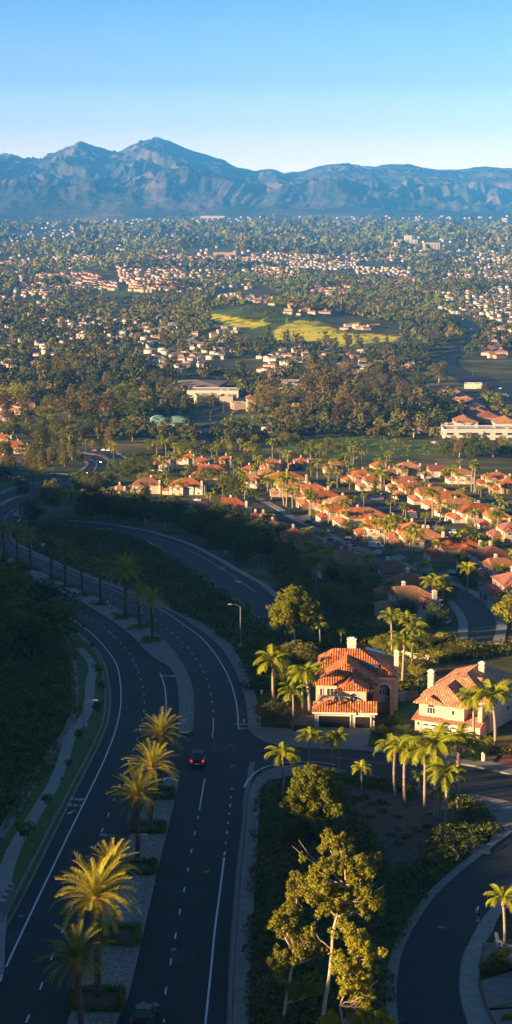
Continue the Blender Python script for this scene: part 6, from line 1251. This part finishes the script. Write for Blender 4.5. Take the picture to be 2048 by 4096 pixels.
# ================================================================== VEHICLES
def carproto(name, L, Wd, H, kind):
    o = empty(name, (0,0,0)); y = L/2; s = Wd/2
    hood = {'suv': .95, 'car': .8, 'van': 1.15, 'pickup': .98, 'truck': 1.2}[kind]*1.0
    prof = {'car': [(-y,.32),(-y,.78),(-y+.12,.88),(y-1.25,.82),(y-.15,.66),(y,.5),(y,.3)], 'suv': [(-y,.36),(-y,1.0),(-y+.1,1.05),(y-1.3,1.0),(y-.12,.86),(y,.6),(y,.34)], 'van': [(-y,.38),(-y,1.15),(y-.9,1.1),(y-.1,.86),(y,.6),(y,.36)], 'pickup': [(-y,.45),(-y,1.05),(y-1.4,1.05),(y-.12,.92),(y,.65),(y,.4)], 'truck': [(-y,.5),(-y,1.2),(y-.2,1.2),(y,.9),(y,.45)]}[kind]
    b = MB(); n = len(prof); lay = [(-s,.93),(-s+.0,1.0),(s-.0,1.0),(s,.93)]
    b.prism(prof, -s, s, 'x'); bm_ = b.mesh('body', M['silver'])
    m2 = bmesh.new(); m2.from_mesh(bm_); bmesh.ops.bevel(m2, geom=list(m2.edges), offset=.07, segments=2, affect='EDGES'); m2.to_mesh(bm_); m2.free(); kid('body', bm_, o)
    cab = {'car': [(-y+.75,.84),(-y+1.35,H-.04),(y-2.25,H),(y-1.3,.84)], 'suv': [(-y+.12,1.02),(-y+.45,H-.04),(y-2.05,H),(y-1.35,1.0)], 'van': [(-y+.06,1.12),(-y+.12,H),(y-1.35,H),(y-.85,1.1)], 'pickup': [(-y+.2,1.04),(-y+.5,H-.05),(y-2.3,H),(y-1.5,1.04)], 'truck': [(-y+.0,1.18),(-y+.0,H),(y-1.9,H),(y-1.9,1.18)]}[kind]
    g = MB(); q = [(x+(.06 if i in (0,1) else -.06)*(1 if i == 0 else 1), z) for i, (x, z) in enumerate(cab)]
    i0 = s-.12; i1 = s-.30
    def loft(c, a, bb, mat, nm):
        m = MB(); vs = [(-a, c[0][0], c[0][1]), (a, c[0][0], c[0][1]), (a, c[3][0], c[3][1]), (-a, c[3][0], c[3][1]), (-bb, c[1][0], c[1][1]), (bb, c[1][0], c[1][1]), (bb, c[2][0], c[2][1]), (-bb, c[2][0], c[2][1])]
        m.add(vs, [(0,1,2,3),(4,7,6,5),(0,4,5,1),(1,5,6,2),(2,6,7,3),(3,7,4,0)]); return kid(nm, m.mesh(nm, M[mat]), o)
    loft(cab, i0, i1, 'glass', 'cabin_window')
    r = MB(); r.box(-i1-.03, i1+.03, cab[1][0]-.04, cab[2][0]+.04, H-.07, H+.02)
    for sx in (-1, 1):
        for (a, c) in ((cab[0], cab[1]), (cab[3], cab[2])): r.tube([(sx*i0, a[0], a[1]), (sx*i1, c[0], c[1])], .055, 4)
        m_ = ((cab[0][0]+cab[3][0])/2, cab[0][1]); r.tube([(sx*i0, m_[0], m_[1]), (sx*i1, (cab[1][0]+cab[2][0])/2, H-.03)], .05, 4)
    kid('roof', r.mesh('roof', M['silver']), o)
    if kind in ('van', 'truck'): kid('cargo_box', MB().box(-s+.06, s-.06, -y+.04, y-(2.0 if kind == 'van' else 2.3), 1.1, H+(.0 if kind == 'van' else .9)).mesh('cargo_box', M['silver']), o)
    for sx in (-1, 1):
        for yy in (-y+.85, y-.9):
            w_ = MB().tube([(sx*(s-.2), yy, .33), (sx*(s+.02), yy, .33)], .33, 14); wo = kid('wheel', w_.mesh('wheel', M['black']), o); kid('rim', MB().tube([(sx*(s), yy, .33), (sx*(s+.035), yy, .33)], .19, 10).mesh('rim', M['metal']), wo)
        kid('headlight', MB().box(sx*(s-.42)-.16, sx*(s-.42)+.16, y-.10, y+.02, .58, .72).mesh('headlight', M['lamp']), o)
        tz = {'car': .72, 'suv': .85, 'van': .95, 'pickup': .86, 'truck': .9}[kind]
        kid('tail_light', MB().box(sx*(s-.16)-.14, sx*(s-.16)+.14, -y-.03, -y+.06, tz-.14, tz+.14).mesh('tail_light', M['cred']), o)
        kid('mirror', MB().box(sx*(s+.02), sx*(s+.22), y-1.75, y-1.6, .95, 1.12).mesh('mirror', M['silver']), o)
    kid('bumper', MB().box(-s+.05, s-.05, -y-.09, -y+.02, .38, .58).mesh('bumper', M['metal']), o); kid('number_plate', MB().box(-.25, .25, -y-.11, -y-.09, .42, .56).mesh('number_plate', M['signw']), o)
    return o
CP = {'car': carproto('parked_car', 4.6, 1.82, 1.42, 'car'), 'suv': carproto('parked_car', 4.7, 1.9, 1.75, 'suv'), 'van': carproto('delivery_van', 5.6, 2.0, 2.3, 'van'), 'pickup': carproto('pickup_truck', 5.3, 2.0, 1.85, 'pickup'), 'truck': carproto('box_truck', 7.0, 2.3, 2.4, 'truck')}
def car(kind, px, py, heading, col, label, group=None, lights=None, sc=1.0):
    x, y, t = G(px, py); p = CP[kind]; o = dup(p, (x, y, zt(x, y)+.08), heading, sc, label, group, {'van': 'van', 'pickup': 'pickup truck', 'truck': 'truck', 'suv': 'car', 'car': 'car'}[kind])
    e = .02; o.rotation_euler = (math.atan2(zt(x-math.sin(heading)*2, y+math.cos(heading)*2)-zt(x+math.sin(heading)*2, y-math.cos(heading)*2), 4), 0, heading)
    for c in [c for c in COL.objects if c.parent == o]:
        b = c.name.split('.')[0]; mt = None
        if b in ('body', 'roof', 'cargo_box', 'mirror'): mt = col
        if b == 'tail_light' and lights == 'tail': mt = 'tail'
        if b == 'headlight' and lights == 'head': mt = 'head'
        if mt: c.material_slots[0].link = 'OBJECT'; c.material_slots[0].material = M[mt]
    return o
(px, py), = P('R3', (996,700)); moving = car('suv', px, py, -.02, 'cmaroon', 'dark red sport utility car with glowing tail lights crossing the junction', None, 'tail', 1.08)
rk = MB()
for sx in (-1, 1): rk.tube([(sx*.62, -1.8, 1.84), (sx*.62, .6, 1.84)], .05, 5)
for yy in (-1.5,-1.1,-.7,-.3,.1): rk.tube([(-.62, yy, 1.86), (.62, yy, 1.86)], .035, 5)
ob('roof_rack', rk.mesh('roof_rack', M['metal']), moving)
(px, py), = P('R1', (728,990)); car('car', px, py, -.12, 'cblack', 'black car cut off by the bottom edge of the photo', None, None, 1.08)
st = math.radians(168)
for v, x, y, k, c, lb, hd in (('V1',348,690,'suv','silver','silver car parked at the kerb on the left village street',st),('V1',545,795,'suv','cblack','dark car in a driveway behind the pale blue parked car',st+1.2),('V1',590,815,'car','cblue','pale blue car parked in a drive below the tan roof',st+1.4),('V1',735,880,'car','cblack','black car half hidden by a dark hedge in the village',st+1.3),
  ('V1',690,920,'car','cteal','teal car parked at the kerb behind the silver one',st),('V1',740,945,'car','silver','silver car parked just ahead of the teal car',st),('V1',950,965,'suv','cmaroon','dark maroon car in the drive near the white van',st+1.3),('V3',955,220,'suv','cblack','black car crossing the village street beside the red roof',st+.9),
  ('V3',1212,230,'van','cwhite','white van parked in the village drive',st+1.3),('V3',1240,296,'car','cwhite','white car parked in front of the white van',st+1.3),('V2',718,895,'suv','cwhite','white car parked by the white garage in the village lane',st+1.3),('V2',125,660,'car','cwhite','white car at the end of the sunlit side street',st),
  ('V2',288,680,'car','cred','red car in the drive beside the sunlit side street',st+1.2),('V2',470,400,'car','cred','dark red car behind the golden palm near the village top',st+1),('V4',700,520,'suv','cblack','black car in the drive left of the cypresses',st+1.3),('V4',862,590,'suv','cteal','dark teal car parked right of the cypresses',st+1.3),
  ('V4',905,610,'car','silver','grey car parked beside the dark teal one',st+1.3),('V4',620,995,'car','cwhite','white car hidden by the golden palms at the street bend',st),('V4',5,300,'car','cblue','small blue car at the left of the shaded drive',st),('V5',780,500,'suv','cblue','blue car in the drive beside the orange hip-roofed house',1.3),
  ('V5',850,500,'suv','cblack','dark car right of the blue car in the same drive',1.3),('V5',685,640,'car','silver','silver car glimpsed above the red-brown roof',1.2),('V6',545,512,'car','cblack','dark car waiting at the side road by the bend',1.4),('V6',515,450,'car','cmaroon','dim red car parked above the waiting dark car',1.4),
  ('V6',160,425,'truck','cwhite','white box truck parked on the left hillside',1.3),('V6',955,262,'car','cred','red car on the far road bend',1.0),('V6',1040,258,'car','cwhite','white car second behind the red car on the far bend',1.2),('V6',1088,262,'suv','cwhite','white car third behind the red car on the far bend',1.3),
  ('V6',1170,285,'pickup','cblack','dark pickup at the right end of the far bend traffic',1.3),('W1',240,600,'car','cblue','blue car beside the green-domed building',1.4),('W1',735,425,'pickup','cblack','dark pickup on the road by the square tower building',1.2),('W1',690,375,'car','cred','red car parked by the low pink wing',1.2),
  ('R2',1330,735,'suv','cblue','dark blue car parked in the drive at the right edge',.2)):
    (px, py), = P(v, (x, y)); car(k, px, py, hd, c, lb)
for x, y, lb in ((1001,380,'oncoming car with two bright headlights on the parkway bend'),(850,490,'oncoming car with headlights half hidden by a lit tree'),(797,305,'far oncoming car with faint headlights behind the trees')):
    (px, py), = P('V6', (x, y)); car('suv', px, py, math.pi+.5, 'cblack', lb, 'cars coming with headlights on', 'head')
rs = random.Random(5); cols = ['cwhite','silver','cblack','cblue','cred']
for i in range(16):
    (px, py), = P('W2', (600+i*11, 575+i*4.4)); car(rs.choice(['car','suv']), px, py, 1.2, rs.choice(cols), 'car parked in the long row at the edge of the mall car park', 'cars parked along the mall car park')
for i in range(9):
    (px, py), = P('W2', (1195+(i % 5)*18, 172+(i//5)*14)); car('car', px, py, .4, rs.choice(['cred','cmaroon','cwhite','cred']), 'car in the red and white queue on the wide avenue', 'cars queueing on the wide avenue')
for i, (x, y) in enumerate(((1015,325),(1042,350),(1085,400),(1100,430),(1060,470),(1000,510),(950,545),(945,580),(1180,690),(1230,700))):
    (px, py), = P('S4', (x, y)); car(rs.choice(['car','suv']), px, py, .5, rs.choice(['cwhite','silver','cblack']), 'small car driving along the wide avenue in the valley', 'cars driving along the valley avenue')
for i in range(7):
    (px, py), = P('W1', (30+i*22, 605-i*2)); car('car', px, py, 0.1, rs.choice(cols), 'car parked in front of the green-domed building', 'cars parked by the green-domed building')
for p in CP.values():
    for c in KIDS.get(p.name, []):
        for g in KIDS.get(c.name, []): bpy.data.objects.remove(g)
        bpy.data.objects.remove(c)
    bpy.data.objects.remove(p)
# ================================================================== STREET FURNITURE
def lamp(v, base, top, arms, label, head='lamp', both=False):
    (bx, by), (tx, ty) = P(v, (base[0], base[1]), (base[0], top)); x, y, t = G(bx, by); h = (by-ty)*t/F/.98; o = empty('street_lamp', (x, y, zt(x, y)+.15), 0, label, 'street lamp', 'street lamps along the roads'); s = VW[v][2]*t/F
    ob('pole', MB().tube([(0,0,-.3),(0,0,h*.5),(0,0,h)], [.13,.11,.08], 8).mesh('pole', M['metal']), o); ob('base', MB().tube([(0,0,-.2),(0,0,.45)], .22, 8).mesh('base', M['conc']), o)
    for a in arms:
        L = a*s; ob('arm', MB().tube([(0,0,h-.25),(L*.35,0,h+.32),(L*.75,0,h+.5),(L,0,h+.48)], [.06,.055,.05,.045], 6).mesh('arm', M['metal']), o)
        sg = 1 if L > 0 else -1; hd = MB().add([(L-.1*sg,-.16,h+.42),(L+.75*sg,-.2,h+.42),(L+.75*sg,.2,h+.42),(L-.1*sg,.16,h+.42),(L,-.1,h+.62),(L+.6*sg,-.13,h+.6),(L+.6*sg,.13,h+.6),(L,.1,h+.62)], [(0,1,2,3),(4,7,6,5),(0,4,5,1),(1,5,6,2),(2,6,7,3),(3,7,4,0)]); ob('lamp_head', hd.mesh('lamp_head', M[head]), o)
    return o
lamp('R1',(625,225),72,(-90,85),'double-armed street lamp standing on the nearer median between palms'); lamp('L6',(820,845),600,(-50,),'street lamp on the farther median beside the round sign'); lamp('L6',(292,600),385,(-55,28),'street lamp on the farther median carrying a green street sign')
lamp('R3',(424,663),395,(50,),'tall street lamp on the verge lawn at the left'); lamp('R3',(1210,140),-90,(-46,),'street lamp with yellow diamond sign on the right pavement'); lamp('V6',(143,760),535,(-45,45),'double street lamp on the left junction island'); lamp('L6',(573,225),118,(14,),'street lamp at the start of the curving road')
lamp('V6',(178,900),760,(12,),'street lamp at the junction corner beside the lit trees')
lamp('V3',(28,540),345,(-25,),'street lamp at the lower end of the curving road'); lamp('S4',(848,530),460,(4,),'tall thin mast light by the avenue'); lamp('W1',(630,440),370,(6,),'pale light pole at the shops junction'); lamp('W1',(518,510),430,(8,),'pale light pole left of the shops junction'); lamp('V4',(945,660),460,(6,),'thin pole lamp beside the arched-window house')
lamp('V2',(525,840),790,(16,),'small street lamp in the village lane')
for i, (x, y, tp) in enumerate(((712,312,275),(797,375,335),(815,375,338),(1118,270,235),(1180,335,285),(1190,350,310),(1222,365,335),(1047,215,180),(570,160,125),(1185,180,150),(1117,580,485))): lamp('W2',(x,y),tp,(4,),'%s pale lamp post around the shop plaza counted from the left list' % OR[::-1][i] if 0 else 'pale lamp post around the shop plaza and avenue')
def sign(v, base, top, wpx, hpx, mat, label, yaw=0, post=True, shape='rect', z0=None, name='street_sign'):
    (bx, by), (tx, ty) = P(v, base, (base[0], top)); x, y, t = G(bx, by); s = t/F*VW[v][2]; h = (by-ty)*t/F/.98; w_ = wpx*s; hh = hpx*s; o = empty(name, (x, y, zt(x, y)+.1), yaw, label, 'sign')
    if post: ob('post', MB().tube([(0,0,-.3),(0,0,h)], .04, 6).mesh('post', M['metal']), o)
    b = MB()
    if shape == 'diamond': b.prism([(0,h-hh),(w_/2,h-hh/2),(0,h),(-w_/2,h-hh/2)], -.07, -.045, 'y')
    else: b.box(-w_/2, w_/2, -.07, -.045, h-hh, h)
    ob('plate', b.mesh('plate', M[mat]), o); return o, h, w_, hh
sign('K',(133,655),497,78,22,'green','green street-name sign at the corner by the white kerb line'); sign('R3',(480,545),467,32,10,'green','green street-name sign on the verge beside the parkway'); sign('J',(1140,955),845,50,24,'green','green street-name sign at the curving street corner')
o, h, w_, hh = sign('R3',(927,540),474,20,26,'signw','white keep-right sign with black arrow on the median nose')
m = MB(); m.tube([(-.12*w_/.6,-.09,h-hh*.85),(-.12*w_/.6,-.09,h-hh*.5),(.13*w_/.6,-.09,h-hh*.35)], .04, 4); m.prism([(.02,h-hh*.38),(.2,h-hh*.38),(.14,h-hh*.12)], -.11, -.08, 'y'); m.box(.0, .14, -.1, -.08, h-hh*.9, h-hh*.65); ob('arrow_mark', m.mesh('arrow_mark', M['black']), o)
sign('R3',(1211,142),90,24,26,'signy','yellow diamond warning sign on the right-hand lamp post',shape='diamond'); sign('R4',(28,356),328,12,22,'signw','small white sign on the slope right of the parkway'); sign('L6',(792,830),780,16,16,'signw','small round-looking white sign between the median palms')
sign('L6',(318,470),358,24,22,'signw','white sign panel beside the median lamp'); sign('R3',(314,850),768,16,14,'cteal','blue-grey sign beside the near footpath'); sign('L6',(292,590),532,42,18,'green','green street-name plate hanging on the median lamp pole',post=False)
sign('L6',(165,110),75,10,20,'signw','white sign on the junction corner island'); sign('S1',(1135,660),635,8,10,'signw','small white sign beside the curving road'); sign('R3',(434,515),490,8,26,'signw','white marker post beside the path near the tall lamp')
for i, (x, y, hp, lb) in enumerate(((12,440,60,'utility box nearest the bottom of the row on the verge'),(30,405,52,'blue-topped utility box second in the row'),(46,372,50,'utility box third in the row'),(57,340,52,'utility box farthest in the row on the verge'))):
    (px, py), = P('R1', (x, y)); X, Y, t = G(px, py); o = empty('utility_box', (X, Y, zt(X, Y)+.12), -.5, lb, 'utility box', 'utility boxes on the verge'); q = 1.05-.1*i
    b = MB().box(-.42*q, .42*q, -.35*q, .35*q, .08, 1.25*q); me = b.mesh('cabinet', M['metal']); m2 = bmesh.new(); m2.from_mesh(me); bmesh.ops.bevel(m2, geom=list(m2.edges), offset=.04, segments=1, affect='EDGES'); m2.to_mesh(me); m2.free(); ob('cabinet', me, o)
    ob('door', MB().box(-.34*q, .34*q, -.38*q, -.352*q, .16, 1.1*q).mesh('door', M['lamp']), o); ob('plinth', MB().box(-.6*q, .6*q, -.5*q, .5*q, -.2, .08).mesh('plinth', M['conc2']), o)
(px, py), = P('R4', (1142,690)); X, Y, t = G(px, py); o = empty('mail_box', (X, Y, zt(X, Y)+.1), 0, 'pale kerbside mailbox pillar in front of the rose-roofed house', 'mailbox'); ob('pillar', MB().box(-.22,.22,-.22,.22,0,1.2).mesh('pillar', M['stucco3']), o); ob('cap', MB().prism([(-.28,1.2),(.28,1.2),(0,1.38)], -.28, .28, 'y').mesh('cap', M['trim']), o)
for v, x, y, h, kd, lb in (('R2',1175,740,55,'bush','clipped round shrub beside the brick-edged drive'),('R2',1210,725,50,'bush','second round shrub joined to the one by the drive'),('R2',1255,705,75,'bush','round shrub below the curved white wall'),('R2',1215,690,60,'bush','dark shrub at the foot of the bottom right palm'),('R2',1262,985,40,'bush','round shrub at the bottom right edge'),('R2',1290,650,60,'bush','shrub cut by the right edge below the white wall'),
   ('R4',1160,600,50,'bush','yellow-green garden bush right of the rose-roofed house'),('R4',1195,650,45,'bush','garden bush below the tall side palm'),('R4',1245,650,45,'bush','small garden bush by the red drive'),('R4',700,500,50,'bush','bush on the lawn between the two near houses'),('R4',620,560,50,'bush','dark bush right of the driveway'),('R4',700,600,60,'bush','wide bush at the pavement between the houses'),('R4',770,560,40,'bush','bush beside the white garage doors'),('R4',95,510,110,'broad','dark round bush left of the garden wall'),
   ('R4',225,200,110,'broad','dark round tree left of the orange-roofed house'),('R4',950,90,60,'bush','lit yellow bush on the slope behind the houses'),('R4',1070,140,60,'bush','lit olive bush near the right edge behind the houses'),('R4',860,110,60,'broad','lit round bush behind the garden slope wall'),('R4',640,130,70,'broad','lit bush behind the right chimney')):
    (px, py), = P(v, (x, y)); plant(kd, px, py, h*.9, lb, None, sq=1.5)
for i, (x, y, h, k) in enumerate(((705,330,60,'bush'),(730,300,50,'bush'),(760,250,45,'bush'),(800,330,60,'bush'),(740,360,45,'bush'),(810,260,50,'broad'),(860,200,60,'broad'),(930,180,50,'bush'),(1010,170,60,'broad'),(720,220,70,'broad'),(690,420,45,'bush'),(100,330,70,'broad'),(60,420,60,'bush'),(150,300,80,'dark'),(200,330,80,'dark'),(40,240,70,'broad'),(110,200,80,'broad'),(20,330,60,'bush'))):
    (px, py), = P('R4', (x, y)); plant(k, px, py, h, 'shrub or low tree on the planted slope %s' % ('behind and between the two near houses' if x > 600 else 'left of the orange-roofed house'), 'slope shrubs by the near houses, %s' % ('right' if x > 600 else 'left'), None, 1.4)
rs = random.Random(31)
for i in range(26):
    (px, py), = P('R4', (rs.uniform(500, 900), rs.uniform(850, 1120))); plant('bush', px, py, rs.uniform(14, 24), 'small low shrub dotted over the bare mulch slope', 'low shrubs on the mulch slope', 1, 1.4)
# ================================================================== PERSON
def person():
    (px, py), = P('R2', (1117,487)); x, y, t = G(px, py); o = empty('person', (x, y, zt(x, y)+.08), math.radians(10), 'person in a blue shirt and dark red shorts walking along the curving street', 'person')
    J = {'pel': (0,0,.95,.15), 'ch': (0,.02,1.28,.155), 'nk': (0,.02,1.48,.06), 'hd': (0,.04,1.62,.10), 'ht': (0,.03,1.72,.07)}
    for s, n in ((-1,'l'),(1,'r')):
        J[n+'h'] = (s*.10,0,.88,.095); J[n+'k'] = (s*.11,.12*s,.50,.065); J[n+'a'] = (s*.11,.06*s-.12*(s < 0),.10,.042); J[n+'t'] = (s*.11,.06*s-.12*(s < 0)+.14,.05,.035)
        J[n+'s'] = (s*.19,.02,1.42,.06); J[n+'e'] = (s*.25,-.06*s,1.15,.045); J[n+'w'] = (s*.23,.12-.10*s,.93,.03); J[n+'f'] = (s*.22,.17-.10*s,.85,.028)
    E = [('pel','ch'),('ch','nk'),('nk','hd'),('hd','ht')]+[(a, n+b) if a in J else (n+a, n+b) for n in 'lr' for a, b in (('pel','h'),('h','k'),('k','a'),('a','t'),('ch','s'),('s','e'),('e','w'),('w','f'))]
    ks = list(J); me = bpy.data.meshes.new('body'); me.from_pydata([J[k][:3] for k in ks], [(ks.index(a), ks.index(b)) for a, b in E], []); b = ob('body', me, o)
    md = b.modifiers.new('skin', 'SKIN'); 
    if not me.skin_vertices: bpy.context.view_layer.objects.active = b
    for i, k in enumerate(ks): me.skin_vertices[0].data[i].radius = (J[k][3], J[k][3]*.85)
    me.skin_vertices[0].data[0].use_root = True; b.modifiers.new('sub', 'SUBSURF').levels = 2; b.modifiers['sub'].render_levels = 2; me.materials.append(M['skin'])
    sh = MB().tube([(0,0,.92),(0,.01,1.1),(0,.02,1.3),(0,.02,1.44),(0,.02,1.5)], [.185,.18,.20,.17,.08], 14)
    for s in (-1, 1): sh.tube([(s*.15,.02,1.42),(s*.235,-.02*s,1.26),(s*.25,-.045*s,1.18)], [.09,.075,.07], 10)
    ob('shirt', sh.mesh('shirt', M['shirt'], smooth=True), o); so_ = MB().tube([(0,0,.96),(0,0,.82)], [.185,.18], 14)
    for s in (-1, 1): so_.tube([(s*.09,0,.86),(s*.11,.07*s,.62)], [.115,.105], 10)
    ob('shorts', so_.mesh('shorts', M['shorts'], smooth=True), o); ob('hair', MB().tube([(0,.0,1.60),(0,.0,1.70),(0,.02,1.76)], [.105,.10,.05], 10).mesh('hair', M['hair'], smooth=True), o)
    for s in (-1, 1): a = J[('l' if s < 0 else 'r')+'t']; ob('shoe', MB().box(a[0]-.05, a[0]+.05, a[1]-.2, a[1]+.07, 0, .1).mesh('shoe', M['signw']), o)
person()
# prototypes are not part of the place
for p in PR.values():
    for c in KIDS.get(p.name, []): bpy.data.objects.remove(c)
    bpy.data.objects.remove(p)
HAZE = 3.9e-5; HAZEC = (.065, .37, 1.0); HAZEG = -.3; SKY = .085; SUN = 5.0; SUNC = (1, .655, .335); EXPO = 2.1
SKYRAMP = [(0, (2.05,1.6,1.5)), (.035, (1.55,1.13,1.15)), (.07, (.62, .61, 1.05)), (.115, (.32, .44, .98)), (.35, (.25, .265, .27))]
# ================================================================== LIGHT, SKY, CAMERA
w = bpy.data.worlds.new('World'); SC.world = w; w.use_nodes = True; nt = w.node_tree
sk = nt.nodes.new('ShaderNodeTexSky'); sk.sky_type = 'NISHITA'; sk.sun_disc = False; sk.sun_elevation = ELEV
sk.sun_rotation = math.atan2(-math.cos(PHI), -math.sin(PHI)) % (2*math.pi); sk.altitude = 200; sk.air_density = 1.0; sk.dust_density = .3; sk.ozone_density = 3.0
tc = nt.nodes.new('ShaderNodeTexCoord'); sx = nt.nodes.new('ShaderNodeSeparateXYZ'); nt.links.new(tc.outputs['Generated'], sx.inputs[0])
tint = ramp(nt, sx.outputs[2], SKYRAMP)
nt.links.new(mixc(nt, sk.outputs[0], tint, 1.0, 'MULTIPLY'), nt.nodes['Background'].inputs[0]); nt.nodes['Background'].inputs[1].default_value = SKY
sd = bpy.data.lights.new('sun', 'SUN'); sd.energy = SUN; sd.angle = math.radians(.5); sd.color = SUNC
so = bpy.data.objects.new('sun', sd); COL.objects.link(so)
so.rotation_euler = Vector((math.cos(PHI)*math.cos(ELEV), math.sin(PHI)*math.cos(ELEV), -math.sin(ELEV))).to_track_quat('-Z', 'Y').to_euler()
cd = bpy.data.cameras.new('camera'); co = bpy.data.objects.new('camera', cd); COL.objects.link(co); SC.camera = co
co.location = (0, 0, ZC); co.rotation_euler = (math.pi/2-TILT, 0, 0)
cd.sensor_fit = 'VERTICAL'; cd.sensor_height = 36; cd.lens = F/4096*36; cd.clip_start = 1; cd.clip_end = 90000
m = bpy.data.materials.new('haze_air'); m.use_nodes = True; nt = m.node_tree; nt.nodes.clear()
out = nt.nodes.new('ShaderNodeOutputMaterial'); pv = nt.nodes.new('ShaderNodeVolumePrincipled'); pv.inputs['Color'].default_value = (*HAZEC, 1)
pv.inputs['Density'].default_value = HAZE; pv.inputs['Anisotropy'].default_value = HAZEG; nt.links.new(pv.outputs[0], out.inputs['Volume'])
mb = MB(); mb.box(-26000, 26000, -700, 31500, -60, 1750)
tag(ob('haze', mb.mesh('haze', m)), kind='stuff')
vs = SC.view_settings; vs.view_transform = 'Standard'; vs.look = 'None'; vs.exposure = EXPO; vs.gamma = 1; vs.use_curve_mapping = False
SC.cycles.use_denoising = True; SC.cycles.max_bounces = 5; SC.cycles.diffuse_bounces = 2; SC.cycles.transmission_bounces = 2; SC.cycles.volume_bounces = 0; SC.cycles.transparent_max_bounces = 6
SC.cycles.sample_clamp_indirect = 4; SC.cycles.caustics_reflective = False; SC.cycles.caustics_refractive = False
